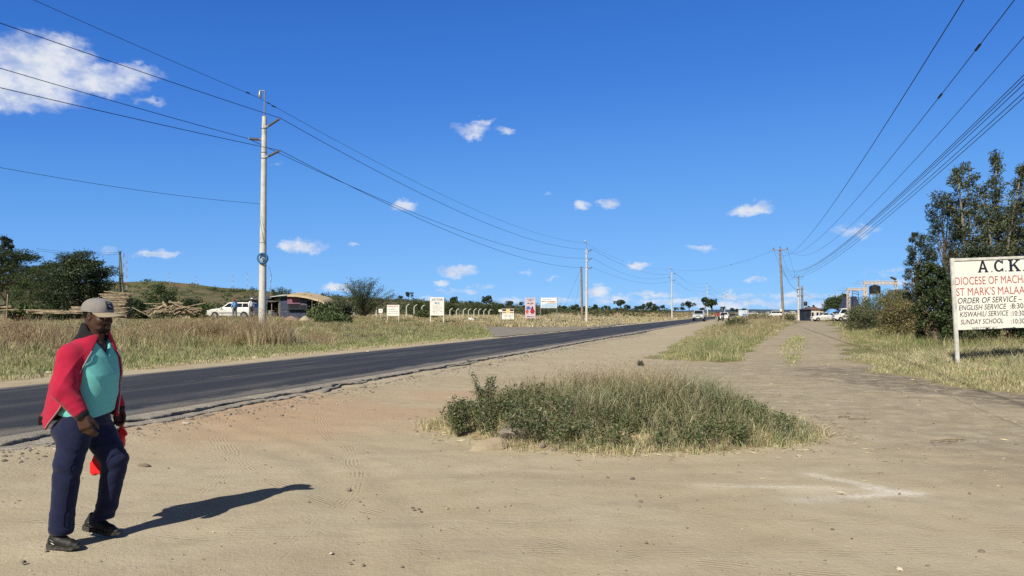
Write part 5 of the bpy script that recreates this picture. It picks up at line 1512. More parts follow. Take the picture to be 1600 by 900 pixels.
aL = Vector((XU(406, 38), 38, H + (488 - 318) / F * 38)); p = wire_at(0, 246, SC(aL.x, aL.y)[1])
wire('service_line', 'single thin cable reaching the middle of the nearest concrete pole from the left', [(aL + (p - aL) * 1.6, aL, .35)], .008)
# old pole beside the second one, with its stay wire
x, Y = XU(908.5, 119.5), 119.5; zb = gz1(x, Y)
e = empty('old_pole', (x, Y, zb - .1), 'shorter weathered pole right beside the second concrete power pole', 'pole')
MB().tube([(.12, 0, 0), (0, 0, 8.9 - zb)], [.20, .14], 10).build('shaft', M_wood, e, True); MB().box((0, -.15, 8.7 - zb), (.2, .12, .35), None, .02).build('bracket', M_steel, e)
wire('stay_wire', 'slanting stay wire from the old weathered pole to the ground', [(Vector((x, Y, 8.6)), Vector((XU(872, 112), 112, gz1(XU(872, 112), 112))), .0)], .012)
wire('stay_wire', 'thin line slanting from the second concrete pole down to the left', [(Vector((x, Y, 7.4)), Vector((XU(893, 114), 114, gz1(XU(893, 114), 114))), .0)], .009)
# wooden poles at the timber yard
x, Y = XU(188.5, 92), 92; zb = gz1(x, Y)
e = empty('braced_pole', (x, Y, zb - .1), 'dark wooden pole with a leaning strut behind the plank stack', 'pole')
MB().tube([(0, 0, 0), (-.2, 0, H + (488 - 392) / F * Y - zb)], [.16, .12], 10).build('shaft', simple('tarred_wood', (.09, .095, .07), .8, .3, 6), e, True)
MB().tube([(.62, -.1, 0), (-.12, -.1, H + (488 - 397) / F * Y - zb)], [.15, .11], 10).build('strut', simple('green_wood', (.20, .235, .16), .8, .3, 6), e, True)
for k_ in range(3): MB().lathe((-.32 + .16 * k_, -.1, H + (488 - 393) / F * Y - zb + .02), [(.03, 0), (.05, .08), (.03, .16)], 8).build('insulator', M_insul, e, True)
for i, (v0, v1) in enumerate(((388, 388), (394, 391))):
    wire('thin_line', ['upper', 'lower'][i] + ' faint line between the dark tree and the braced wooden pole', [(Vector((XU(55, 80), 80, H + (488 - v1) / F * 80)), Vector((x - .2, Y, H + (488 - 394 - 3 * i) / F * Y)), .25)], .012)

# wooden poles of the line on the right, with wires passing over the camera's right
def t_pole(u, Y, vt, lab, armw, lean=0.0, low=True, group='wooden poles beside the footpath'):
    x = XU(u, Y); zb = gz1(x, Y); zt = H + (488 - vt) / F * Y - zb
    e = empty('wooden_pole', (x, Y, zb - .1), lab, 'power pole', group)
    MB().tube([(lean, 0, 0), (0, 0, zt)], [.19, .125], 10).build('shaft', M_wood, e, True)
    arm = MB().box((0, -.16, zt - .12), (armw, .10, .12), Matrix.Rotation(-.28, 3, 'Z'), .01).build('cross_arm', M_wood, e)
    for k_ in (-1, 0, 1):
        MB().lathe((k_ * armw * .46 * math.cos(.28), -.16 - k_ * armw * .46 * math.sin(.28), zt - .06 + (.1 if k_ == 0 else 0)), [(.025, 0), (.03, .08), (.07, .1), (.06, .16), (.075, .18), (.05, .28), (.02, .30)], 10).build('insulator', M_insul, arm, True)
    if low:
        for k_ in range(5): MB().lathe((.14, -.05, zt - 2.0 - .32 * k_), [(.05, -.06), (.06, 0), (.05, .06)], 8).build('reel_insulator', M_insul, e, True)
        MB().box((0, -.2, 1.95), (.28, .012, .36)).build('notice', M_white, e)
    return Vector((x, Y, zb - .1)), zt
P1v, z1 = t_pole(1219.5, 105, 388, 'tall leaning wooden pole with a cross arm, nearest on the footpath side', 1.95, .42)
P2v, z2 = t_pole(1248.5, 172, 431.5, 'farther wooden cross-arm pole beside the dark kiosk', 1.95, -.1, False)
for k_, (u, Y, vt, lab) in enumerate(((1247.5, 150, 448, 'left leg of the pair of transformer poles by the dark kiosk'), (1253.5, 150, 446, 'right leg of the pair of transformer poles by the dark kiosk'))):
    x = XU(u, Y); zb = gz1(x, Y); zt = H + (488 - vt) / F * Y - zb
    e = empty('transformer_pole', (x, Y, zb - .1), lab, 'pole', 'pair of transformer poles')
    MB().tube([(.05, 0, 0), (0, 0, zt)], [.24, .15], 10).build('shaft', M_wood if k_ else M_conc, e, True)
    if k_:
        MB().box((-.4, -.2, zt - .6), (1.5, .1, .12), None, .01).build('cross_arm', M_wood, e)
        MB().box((-.35, -.25, zt - 1.9), (1.4, .1, .12), None, .01).build('cross_arm', M_wood, e)
        tb = MB(); tb.lathe((.62, -.1, zt - 3.9), [(.3, 0), (.33, .1), (.33, .75), (.26, .85)], 14); tb.build('transformer', simple('grey_tank', (.03, .033, .04), .5), e, True)
    else: MB().lathe((-.25, -.15, zt - 1.1), [(.05, 0), (.12, .15), (.05, .3), (.12, .45), (.05, .6)], 10).build('switch', M_insul, e, True)
def fit_wire(name, lab, c, pts, endp, rad, splices=()):
    """a hanging wire through measured points: height is a parabola along the line, ending at a pole"""
    ps = [wire_at(u, v, c) for u, v in pts]; ss = [SC(p_.x, p_.y)[0] for p_ in ps] + [SC(endp.x, endp.y)[0]] * 3
    zs = [p_.z for p_ in ps] + [endp.z] * 3
    k2, k1, k0 = np.polyfit(ss, zs, 2); se = SC(endp.x, endp.y)[0]; m = MB(); P = []
    ce = SC(endp.x, endp.y)[1]; off = endp.z - (k2 * se * se + k1 * se + k0)
    for s in np.linspace(-40, se, 120):
        q = sm(.6, 1, (s + 40) / (se + 40)); x, y = XY(s, c + (ce - c) * float(q)); P.append(Vector((x, y, k2 * s * s + k1 * s + k0 + off * float(q))))
    o = m.tube(P, rad, 6, False).build(name, M_wire, None, True); tag(o, lab, 'power line', 'wires sweeping up from the wooden pole')
    for (u, v) in splices:
        w_ = wire_at(u, v, c); i = min(range(1, 119), key=lambda i_: (P[i_] - w_).length); d = (P[i + 1] - P[i - 1]).normalized()
        MB().tube([P[i] - d * .17, P[i] - d * .12, P[i] + d * .12, P[i] + d * .17], [rad, .02, .02, rad], 8).build('splice', M_wire, o, True)
hd = Vector((math.cos(.28), -math.sin(.28), 0))
arm = lambda k_: P1v + Vector((0, -.16, z1 + .18 + (.1 if k_ == 0 else 0))) + hd * (k_ * .9)
fit_wire('power_line', 'highest wire sweeping up to the right from the cross-arm pole', 2.45, [(1257.5, 373.75), (1287.5, 342), (1329, 280), (1400, 171), (1501.5, 0)], arm(-1), .007)
fit_wire('power_line', 'second sweeping wire, with two dark splices, from the cross-arm pole', 3.3, [(1269, 380), (1315.6, 338), (1366, 280), (1417, 220), (1578, 0)], arm(0), .007, [(1537, 57), (1459, 163)])
fit_wire('power_line', 'third sweeping wire from the cross-arm pole, reaching the right edge', 4.15, [(1278, 390.6), (1325, 356), (1353, 330.6), (1400, 283), (1458.7, 220), (1600, 52.6)], arm(1), .007)
LOWW = [((1600, 109), (1493, 220), (1400, 314.7), (1306, 392.5), (1254, 419.7)), ((1600, 113.5), (1497, 220), (1400, 318), (1306, 394.5), (1256, 419.7)), ((1600, 121.5), (1503, 220), (1400, 321), (1310, 394.5), (1260, 419.7)),
        ((1600, 138), (1514, 220), (1400, 326), (1316, 394.5), (1268, 419.7)), ((1600, 148), (1522, 220), (1400, 330.6), (1322, 394.5), (1276, 419.7))]
for k_, pts in enumerate(LOWW):
    fit_wire('power_line', ['uppermost', 'second', 'middle', 'fourth', 'lowest'][k_] + ' of the five close low wires rising to the right edge', 3.4 + .05 * k_, pts, P1v + Vector((.16, -.05, z1 - 2.0 - .32 * k_)), .0065)
for k_ in (-1, 0, 1):
    wire('power_line', ['left', 'middle', 'right'][k_ + 1] + ' wire from the tall cross-arm pole to the farther cross-arm pole', [(arm(k_), P2v + Vector((0, -.16, z2 + .1)) + hd * (k_ * .9), 2.2)], .013, (), 'wires between the wooden poles')
wire('power_line', 'bundled low wire from the tall cross-arm pole to the transformer poles', [(P1v + Vector((.16, -.05, z1 - 2.2)), Vector((XU(1250, 150), 150, H + (488 - 452) / F * 150)), 1.2)], .022, (), 'wires between the wooden poles')
wire('power_line', 'wire dipping from the transformer poles to the small steel frame', [(Vector((XU(1254, 150), 150, H + (488 - 455) / F * 150)), Vector((XU(1324, 112), 112, H + (488 - 452) / F * 112)), 1.6)], .016)
cw0 = ATT[2][0]; cw1 = P1v + Vector((-.9, 0, z1 - .2))
o = wire('stay_wire', 'faint wire crossing above the road from the concrete poles to the cross-arm pole', [(cw0, cw1, 1.4)], .012)
pb = cw0.lerp(cw1, .72); pb.z -= 4 * 1.4 * .72 * .28
MB().lathe(tuple(pb - Vector((0, 0, .1))), [(.02, 0), (.12, .1), (.02, .2)], 8).build('marker', M_insul, o, True)

# ------------------------------------------------------------------ signs
M_sign = simple('sign_white', (.78, .77, .72), .6, .16, 2.2, .3, 0, 0, 40, (.68, .66, .60))
M_postw = simple('painted_post', (.66, .66, .62), .6, .3, 5, .3, 0, 0, 40, (.40, .38, .34))
M_ink = simple('navy_paint', (.016, .02, .045), .6, .2, 30)
M_redink = simple('red_paint', (.36, .055, .05), .6, .35, 30, .3, 0, 0, 40, (.45, .14, .12))
M_blueink = simple('blue_paint', (.03, .06, .22), .6, .1, 30)
def text(name, s, mat, parent, x, z, h, width=None, shear=0.0, bold=0.0, y=-.004, align='LEFT'):
    """painted lettering: x to the right, z up in the parent's frame, facing -y"""
    c = bpy.data.curves.new(name, 'FONT'); c.body = s; c.shear = shear; c.offset = bold; c.extrude = 0.0; c.resolution_u = 3; c.size = 1
    o = bpy.data.objects.new('tmp_text', c); COL.objects.link(o); dg = bpy.context.evaluated_depsgraph_get(); dg.update()
    me = bpy.data.meshes.new_from_object(o.evaluated_get(dg)); bpy.data.objects.remove(o); bpy.data.curves.remove(c)
    n_ = len(me.vertices); v = np.zeros(n_ * 3, np.float32); me.vertices.foreach_get('co', v); v = v.reshape(-1, 3)
    x0, x1, y0, y1 = v[:, 0].min(), v[:, 0].max(), v[:, 1].min(), v[:, 1].max()
    k_ = h / max(.68, 1e-3); kx = k_ if width is None else width / (x1 - x0)
    w = np.stack([(v[:, 0] - x0) * kx + x - ({'LEFT': 0, 'CENTER': .5, 'RIGHT': 1}[align] * (x1 - x0) * kx), np.full(n_, y), v[:, 1] * k_ + z], 1).astype(np.float32)
    me.vertices.foreach_set('co', w.ravel()); me.materials.clear(); me.materials.append(mat); me.update(); me.name = name
    return link(name, me, parent)
# church sign, right
Ys = 22.0; pb = G(1496, 580); kx = Ys / F
e = empty('church_sign', (XU(1492.5, Ys), Ys, gz1(XU(1496, Ys), Ys) - .03), 'white hand-painted church sign on posts at the right edge', 'sign'); e.rotation_euler = (0, R(-2.1), 0)
sy = lambda v: H + (488 - v) / F * Ys - e.location.z           # height of a photo row on the sign
BW, b0, b1 = 2.92, sy(517), sy(405)
fr_w = .10
MB().box((BW / 2, 0, (b0 + b1) / 2), (BW - .10, .018, b1 - b0 - .04), None, .003).build('board', M_sign, e)
MB().box((.05, 0, (b1 + .03 + -.0) / 2), (.10, .07, b1 + .03), None, .006).build('post', M_postw, e)
MB().box((BW - .05, 0, (b1 + .03) / 2), (.10, .07, b1 + .03), None, .006).build('post', M_postw, e)
MB().box((BW / 2, -.004, b1 - .02), (BW - .204, .072, .075), None, .006).build('top_rail', M_postw, e)
px_ = lambda u: (u - 1487.8) * kx
yb = -.0125
def block(name, polys, x, z, w_, h_, parent):
    m = MB()
    for poly in polys: m.add([(x + a * w_, yb, z + b * h_) for a, b in poly], [tuple(range(len(poly)))])
    return m.build(name, M_ink, parent)
Apol = [[(0, 0), (.34, 0), (.34, .10), (.0, .10)], [(.64, 0), (1, 0), (1, .10), (.64, .10)], [(.07, .10), (.27, .10), (.52, .82), (.50, 1), (.40, 1)], [(.40, 1), (.60, 1), (.93, .10), (.71, .10), (.49, .80)], [(.28, .26), (.72, .26), (.68, .40), (.32, .40)]]
th_ = np.linspace(R(38), R(322), 15)
Cpol = [[(.5 + .5 * math.cos(a) * 1.0, .5 + .5 * math.sin(a)), (.5 + .5 * math.cos(b), .5 + .5 * math.sin(b)), (.52 + .28 * math.cos(b), .5 + .36 * math.sin(b)), (.52 + .28 * math.cos(a), .5 + .36 * math.sin(a))] for a, b in zip(th_[:-1], th_[1:])] + [[(.83, .68), (.97, .68), (.97, 1.0), (.83, .95)], [(.83, .05), (.97, 0), (.97, .32), (.83, .32)]]
Kpol = [[(0, 0), (.42, 0), (.42, .10), (0, .10)], [(0, .90), (.42, .90), (.42, 1), (0, 1)], [(.10, .10), (.33, .10), (.33, .90), (.10, .90)], [(.33, .38), (.33, .56), (.70, .90), (.88, .90)], [(.42, .50), (.58, .62), (.95, .10), (.70, .10)], [(.62, .90), (1, .90), (1, 1), (.62, 1)], [(.62, 0), (1.04, 0), (1.04, .10), (.62, .10)]]
za, ha = sy(427.5), (427.5 - 409) * kx
for nm, pol, u0, u1 in (('lettering', Apol, 1529.5, 1546), ('lettering', Cpol, 1555, 1570), ('lettering', Kpol, 1577.5, 1596)):
    block(nm, pol, px_(u0), za, px_(u1) - px_(u0), ha, e)
for u in (1550.5, 1572.5, 1600): block('full_stop', [[(0, 0), (1, 0), (1, 1), (0, 1)]], px_(u), za, .035, .035, e)
for s, mat, u0, u1, v, hpx, sh_, bo in (('DIOCESE OF MACHAKOS', M_redink, 1493, 1631, 445.5, 12, 0, 0), ("ST MARK'S MALAA", M_redink, 1494, 1601, 462.5, 12, .0, 0), ('ORDER OF SERVICE \u2013', M_ink, 1495.5, 1596, 474.5, 8.6, .22, .004), ('ENGLISH SERVICE', M_ink, 1496.5, 1571, 485, 7.8, .2, .004), ('KISWAHILI SERVICE', M_ink, 1497.5, 1574, 495.5, 7.8, .25, .004), ('SUNDAY SCHOOL', M_ink, 1498, 1565, 507, 7.4, .2, .004), ('WELCOME ALL', M_ink, 1515.5, 1556, 516, 4.6, .1, .004),
                                       (':8:30-', M_ink, 1577, 1601, 482.5, 7.8, .0, .004), (':10:30-', M_ink, 1577, 1601, 494, 7.8, .0, .004), (':10:30-', M_ink, 1577, 1601, 506, 7.4, .0, .004)):
    dv = (u0 - 1487) * .036 if u0 < 1570 else (u0 - 1487) * .036
    text('lettering', s, mat, e, px_(u0), sy(v + dv * .9), hpx * kx, px_(u1) - px_(u0), sh_, bo, yb)
ar = MB(); z_ = sy(515.8); ar.add([(px_(1563.5), yb, z_ - .013), (px_(1580), yb, z_ - .013), (px_(1580), yb, z_ + .013), (px_(1563.5), yb, z_ + .013)], [(0, 1, 2, 3)]); ar.add([(px_(1579), yb - .001, z_ - .035), (px_(1585.5), yb - .001, z_), (px_(1579), yb - .001, z_ + .035)], [(0, 1, 2)]); ar.build('arrow', M_ink, e)

def board_sign(u0, u1, vt, vb, vpost, Y, lab, posts=(0.0, 1.0), postw=.09, mat=None, postm=None, tilt=0, name='sign_board', group=None):
    """a painted panel on posts; returns the sign, pixel size and a function for photo columns and rows"""
    x0, x1 = XU(u0, Y), XU(u1, Y); zg = gz1((x0 + x1) / 2, Y) - .05; k_ = Y / F
    e = empty(name, (x0, Y, zg), lab, 'sign', group); e.rotation_euler = (0, tilt, 0)
    zt, zb = H + (488 - vt) * k_ - zg, H + (488 - vb) * k_ - zg; w_ = x1 - x0
    MB().box((w_ / 2, 0, (zt + zb) / 2), (w_, .03, zt - zb), None, .006).build('board', mat or M_sign, e)
    for f in posts: MB().box((w_ * f, .062, (zt + .02) / 2), (postw, .09, zt + .02), None, .01).build('post', postm or M_postw, e)
    return e, k_, (lambda u: (u - u0) * k_), (lambda v: H + (488 - v) * k_ - zg)
def panel(name, mat, parent, x0, x1, z0, z1, y):
    return MB().add([(x0, y, z0), (x1, y, z0), (x1, y, z1), (x0, y, z1)], [(0, 1, 2, 3)]).build(name, mat, parent)
def scrawl(parent, fx, fz, rows, mat, y=-.0175, hpx=1.5):
    """rows of small hand-lettering too far off to read: short strokes"""
    for (u0, u1, v) in rows:
        m = MB(); u = u0
        while u < u1:
            L = rng.uniform(.7, 2.2); a = hpx * rng.uniform(.55, 1.0)
            m.add([(fx(u), y, fz(v + a / 2)), (fx(min(u + L, u1)), y, fz(v + a / 2)), (fx(min(u + L, u1)), y, fz(v - a / 2)), (fx(u), y, fz(v - a / 2))], [(0, 1, 2, 3)]); u += L + rng.uniform(.35, .9)
        m.build('lettering', mat, parent)
M_palebl = simple('faded_ink', (.25, .29, .42), .6, .3, 20)
e, k_, fx, fz = board_sign(672.2, 693.6, 464.5, 493, 505, 78, 'tall white hand-lettered signboard on two white posts across the road', (.02, .98), .12)
text('lettering', 'JUST STOPS', M_blueink, e, fx(674.2), fz(470.2), 3.6 * k_, fx(691.6) - fx(674.2), 0, .02, -.0175); text('lettering', 'MALAA', M_blueink, e, fx(679.3), fz(474.8), 3.0 * k_, fx(687) - fx(679.3), 0, .02, -.0175)
scrawl(e, fx, fz, [(675.5, 690, 476.6), (675.5, 685, 478.8), (675.5, 691, 480.8), (676, 690, 482.7), (676, 688, 484.6), (676, 685, 486.8), (677, 686.5, 489)], M_palebl, hpx=1.0); scrawl(e, fx, fz, [(688.5, 691, 487)], M_ink, hpx=1.8)
e, k_, fx, fz = board_sign(604.6, 624, 476.6, 493.5, 500, 76, 'low white signboard with red heading left of the tall signboard', (.05, .95), .07)
scrawl(e, fx, fz, [(606, 622, 478.6)], M_redink, hpx=1.8); scrawl(e, fx, fz, [(612, 616, 481.4), (606, 618, 484), (608, 622, 487), (606, 614, 490), (616, 622, 490)], M_palebl, hpx=1.2)
e, k_, fx, fz = board_sign(591.5, 598, 482.7, 488.8, 494, 80, 'small square white notice in front of the thorn tree', (.5,), .06); scrawl(e, fx, fz, [(593.5, 596.5, 485)], M_palebl, hpx=1)
M_maroon = simple('maroon_paint', (.10, .035, .035), .6, .2, 20); M_yel = simple('yellow_paint', (.72, .62, .25), .6, .2, 20); M_rust = simple('rusty_post', (.25, .20, .16), .8, .3, 20)
e, k_, fx, fz = board_sign(784.2, 803, 482.5, 499, 504, 102, 'white sign with dark bands and a yellow middle panel', (.02, .98), .1, None, M_rust)
for a, b, c, d in ((784.6, 790.8, 483, 486.4), (796.6, 802.6, 483, 486.4), (784.6, 790.8, 488, 489.4), (796.6, 802.6, 488, 489.4)): panel('band', M_maroon, e, fx(a), fx(b), fz(d), fz(c), -.0175)
panel('emblem', M_yel, e, fx(791), fx(796.3), fz(490), fz(482.8), -.0185); scrawl(e, fx, fz, [(785.5, 801.5, 492.4), (788, 793, 494.5), (795, 799, 494.3), (789, 792, 497), (796, 801, 497)], M_blueink, hpx=1.1)
e, k_, fx, fz = board_sign(779, 784.3, 483.6, 487.2, 496, 105, 'small blank white board tucked against the banded sign', (.5,), .06)
M_poster = simple('poster_pink', (.62, .52, .58), .5, .15, 6); M_pblue = simple('poster_blue', (.05, .10, .42), .5, .4, 25, .3, 0, 0, 40, (.16, .22, .5)); M_pred = simple('poster_red', (.42, .03, .05), .5, .4, 25, .3, 0, 0, 40, (.14, .03, .05)); M_pink = simple('poster_red_light', (.60, .12, .14), .5, .3, 25)
e, k_, fx, fz = board_sign(820.6, 836.6, 465.2, 497, 503, 106, 'tall narrow pink poster board with blue and red pictures', (.03, .97), .09, M_poster, simple('pink_post', (.55, .42, .38), .7))
scrawl(e, fx, fz, [(823.5, 835, 467.4), (825, 833.5, 469.5)], M_blueink, hpx=1.5); scrawl(e, fx, fz, [(827.5, 831, 471.6)], M_pink, hpx=1); scrawl(e, fx, fz, [(823.5, 827, 474), (829.3, 833.5, 473.8)], M_maroon, hpx=2.0); scrawl(e, fx, fz, [(828, 831.5, 475)], M_pred, hpx=1.5)
def blob(name, mat, parent, fx, fz, u, v, ru, rv, y): return MB().add([(fx(u + ru * math.cos(a) * (1 + .15 * math.sin(3 * a + u))), y, fz(v - rv * math.sin(a) * (1 + .12 * math.cos(2 * a + v)))) for a in np.linspace(0, 2 * math.pi, 19)[:-1]], [tuple(range(18))]).build(name, mat, parent)
blob('picture', M_pblue, e, fx, fz, 825.5, 481.2, 3.6, 2.6, -.0175); blob('picture', M_pink, e, fx, fz, 823.7, 487, 2.3, 3.0, -.0185); blob('picture', M_pred, e, fx, fz, 831.8, 486, 3.5, 4.4, -.0180); blob('picture', M_ink, e, fx, fz, 832.0, 480.4, 1.4, 1.6, -.0190)
scrawl(e, fx, fz, [(823.5, 835, 494.6)], M_blueink, hpx=2.0); scrawl(e, fx, fz, [(827, 831, 494.8)], M_pred, y=-.019, hpx=1.2)
M_wave = simple('pale_blue_print', (.45, .60, .80), .5, .2, 6); M_orange = simple('orange_print', (.75, .38, .22), .5, .2, 10)
e, k_, fx, fz = board_sign(844.8, 870, 465.2, 481.2, 503, 107, 'wide white billboard with an orange and blue wave on two tall grey posts', (-.01, 1.01), .1, simple('billboard_white', (.80, .82, .86), .5, .1, 4), M_steel)
scrawl(e, fx, fz, [(848, 862, 468)], M_palebl, hpx=1.1); scrawl(e, fx, fz, [(846.5, 867.5, 471)], M_ink, hpx=1.6); scrawl(e, fx, fz, [(855, 867, 471.3)], M_orange, y=-.019, hpx=1.0)
wv = [(u, 474 + 1.9 * math.sin((u - 846) / 22 * 4.6 + 1.4)) for u in np.linspace(846, 869, 14)]
MB().add([(fx(u), -.0176, fz(v)) for u, v in wv] + [(fx(u), -.0176, fz(480.6)) for u, v in wv[::-1]], [tuple(range(28))]).build('wave', M_wave, e)
wv = [(u, 473.6 + 1.6 * math.sin((u - 846) / 22 * 4.6 + 1.2)) for u in np.linspace(856, 869, 10)]
MB().add([(fx(u), -.0186, fz(v)) for u, v in wv] + [(fx(u), -.0186, fz(v + 1.1)) for u, v in wv[::-1]], [tuple(range(20))]).build('wave', M_orange, e)
MB().box((fx(857.4), .0, fz(482.4)), (fx(870) - fx(844.8), .05, .12), None, .01).build('bottom_rail', M_insul, e)
MB().box((fx(863), .06, fz(501.6)), (2.6, .08, .1), None, .01).build('footing_rail', M_steel, e)
e, k_, fx, fz = board_sign(1154, 1167.8, 484.8, 493.6, 500, 128, 'blue and white billboard beyond the end of the grassy verge', (.05, .95), .12, simple('billboard_pale', (.62, .72, .80), .5, .1, 4), M_rust)
panel('band', M_pblue, e, fx(1160.5), fx(1167), fz(493), fz(490.8), -.018); scrawl(e, fx, fz, [(1156, 1158, 487), (1160, 1165.5, 486.6), (1161, 1166, 488.6)], M_palebl, hpx=1.0)
MB().box((fx(1152.5), .05, fz(495)), (.9, .06, .12), None, .01).build('side_rail', M_yel, e)

# ------------------------------------------------------------------ bent concrete fence posts
FP = [(537, 478, 100), (553, 478, 102), (569, 478, 104), (588, 478, 106), (635, 475.5, 112), (647, 476.5, 114), (659, 477, 116), (703, 482, 128), (713, 482.5, 130), (724, 482.5, 132), (732, 482.8, 134), (740.6, 482.5, 136), (748, 482.8, 138), (756, 483.3, 140), (764, 483.5, 142), (842, 485, 158)]
for i, (u, v, Y) in enumerate(FP):
    x = XU(u, Y); zb = gz1(x, Y) - .1; zt = H + (488 - v) / F * Y
    e = empty('fence_post', (x, Y, zb), 'cranked concrete fence post, %s from the left in the row' % ORD[i], 'fence post', 'cranked concrete fence posts', 0)
    hh = zt - zb - .38
    MB().tube([(0, 0, 0), (0, 0, hh)], [.085, .08], 6).build('shaft', M_conc, e)
    MB().tube([(0, 0, hh - .02), (.10, 0, hh + .2), (.46, 0, hh + .42)], [.08, .075, .06], 6).build('arm', M_conc, e)

# ------------------------------------------------------------------ radio masts on the ridge
M_mred = simple('mast_red', (.42, .10, .08), .6, .1); M_mwhite = simple('mast_white', (.60, .60, .60), .6, .1)
for i, (u, vt, vb, Yd) in enumerate(((192, 396, 444, 640), (197, 407, 444, 900), (264, 426, 444, 1100), (305.5, 432, 448, 1100), (363.5, 430, 454, 1100), (385.5, 426, 456, 1100), (422.5, 428, 460, 1050), (495, 455, 468, 1000))):
    x = XU(u, Yd); z0 = H + (488 - vb) / F * Yd - 6; z1_ = H + (488 - vt) / F * Yd; n_ = 8; r_ = .45 if Yd < 800 else .62
    e = empty('radio_mast', (x, Yd, z0), 'red and white lattice radio mast on the ridge, %s from the left' % ORD[i], 'radio mast', 'radio masts on the ridge')
    for k_ in range(n_):
        a, b = (z1_ - z0) * k_ / n_, (z1_ - z0) * (k_ + 1) / n_; m = MB()
        for c_ in range(3):
            p = lambda c: (r_ * math.cos(c * 2.094 + .4), r_ * math.sin(c * 2.094 + .4))
            m.tube([(*p(c_), a), (*p(c_), b)], .09, 4); st_n = 3
            for q in range(st_n): m.tube([(*p(c_), a + (b - a) * q / st_n), (*p(c_ + 1), a + (b - a) * (q + 1) / st_n)], .05, 4)
        m.build('red_section' if k_ % 2 else 'white_section', M_mred if k_ % 2 else M_mwhite, e)
# long low building on the ridge and a white hut
M_wallw = simple('white_wall', (.62, .60, .56), .8, .2, 2); M_dkroof = simple('dark_roof', (.06, .06, .075), .7, .2, 2); M_dark = simple('dark_opening', (.012, .012, .015), .6, .1)
def hut(name, u0, u1, vt, vb, Y, lab, wall, roof, depth=5, slope=.3, win=2, z=None):
    x0, x1 = XU(u0, Y), XU(u1, Y); zb = (H + (488 - vb) / F * Y) if z is None else z; zt = H + (488 - vt) / F * Y; w_ = x1 - x0; h_ = zt - zb
    e = empty(name, (x0, Y, zb - .3), lab, 'building'); hw_ = h_ * (1 - slope) + .3
    MB().box((w_ / 2, depth / 2, hw_ / 2), (w_, depth, hw_)).build('wall', wall, e)
    rf = MB(); rf.prism([(-.25, hw_ + .003), (w_ + .25, hw_ + .003), (w_ + .1, hw_ + .08), (w_ * .5, h_ + .3), (-.1, hw_ + .08)], -.3, depth + .3); rf.build('roof', roof, e)
    for k_ in range(win):
        cx_ = w_ * (k_ + .5) / win; MB().box((cx_, -.01, hw_ * .55), (w_ / win * .42, .05, hw_ * .38)).build('window', M_dark, e)
    return e
hut('long_building', 264, 284, 444.2, 448.5, 1185, 'long dark-roofed building on the crest of the ridge', M_dkroof, M_dkroof, 10, .4, 3)
hut('white_hut', 259, 266, 442.5, 446, 1180, 'small white building on the ridge next to the long dark one', M_wallw, M_wallw, 8, .3, 1)

# ------------------------------------------------------------------ timber yard
M_plank = simple('sawn_timber', (.40, .325, .22), .85, .5, 3, .15, .4, 0, 30, (.20, .155, .105)); M_plankd = simple('weathered_timber', (.27, .225, .17), .9, .5, 3, .15, .4, 0, 30, (.12, .10, .08))
def plank_mesh(L, w_, t_, mat, bark=False):
    m = MB(); n_ = 6; vs = []
    for i in range(n_):
        x = -L / 2 + L * i / (n_ - 1); wob = rng.normal(0, .012); zz_ = rng.normal(0, .006)
        vs += [(x, -w_ / 2 + wob, -t_ / 2 + zz_), (x, w_ / 2 + wob, -t_ / 2 + zz_), (x, w_ / 2 * (.8 if bark else 1) + wob, t_ / 2 + zz_), (x, -w_ / 2 * (.8 if bark else 1) + wob, t_ / 2 + zz_)]
    fs = [(0, 3, 2, 1), tuple((n_ - 1) * 4 + k_ for k_ in range(4))]
    for i in range(n_ - 1):
        for k_ in range(4): fs.append((i * 4 + k_, i * 4 + (k_ + 1) % 4, (i + 1) * 4 + (k_ + 1) % 4, (i + 1) * 4 + k_))
    return m.add(vs, fs).mesh('plank', mat)
PM = [plank_mesh(2.6, .24, .075, M_plank), plank_mesh(2.4, .2, .07, M_plankd), plank_mesh(2.5, .26, .08, M_plank, True)]
def plank(me, loc, rot, lab, group, sc=(1, 1, 1)):
    o = link('plank', me, None, loc); o.rotation_euler = rot; o.scale = sc; return tag(o, lab, 'plank', group)
YS = 72.0; zb = gz1(XU(180, YS), YS)
top = H + (488 - 459.5) / F * YS; n_l = 21
for i in range(n_l):
    z = zb + .1 + (top - zb - .1) * i / (n_l - 1)
    for k_ in range(3):
        plank(PM[(i + k_) % 3], (XU(181, YS) + rng.normal(0, .14), YS + (k_ - 1) * .42, z + rng.normal(0, .008)), (rng.normal(0, .02), rng.normal(0, .012), rng.normal(0, .05)), 'sawn plank in the tall stack rising behind the man\'s cap', 'planks of the tall stack')
plank(PM[0], (XU(190, YS), YS - .5, top + .13), (0, R(4), .06), 'pale long plank lying slanted on top of the tall stack', None, (1.02, 1, 1))
for i in range(4):
    for k_ in range(3): plank(PM[(i + k_) % 3], (XU(128, 66) + rng.normal(0, .1), 66 + (k_ - 1) * .4, gz1(XU(128, 66), 66) + .85 + .1 * i), (0, rng.normal(0, .012), rng.normal(0, .05)), 'sawn plank in the short stack between the dark tree and the man\'s neck', 'planks of the short stack', (.55, 1, 1))
for i in range(7):
    for k_ in range(2): plank(PM[(i + k_) % 3], (XU(88, 58) + (i % 2 - .5) * 1.4 + rng.normal(0, .1), 58 + (k_ - .5) * .4, gz1(XU(88, 58), 58) + .62 + .075 * (i // 2)), (0, rng.normal(.02, .012), rng.normal(0, .06)), 'long plank in the low pile running along the left grass', 'planks of the low pile', (1.15, 1, .8))
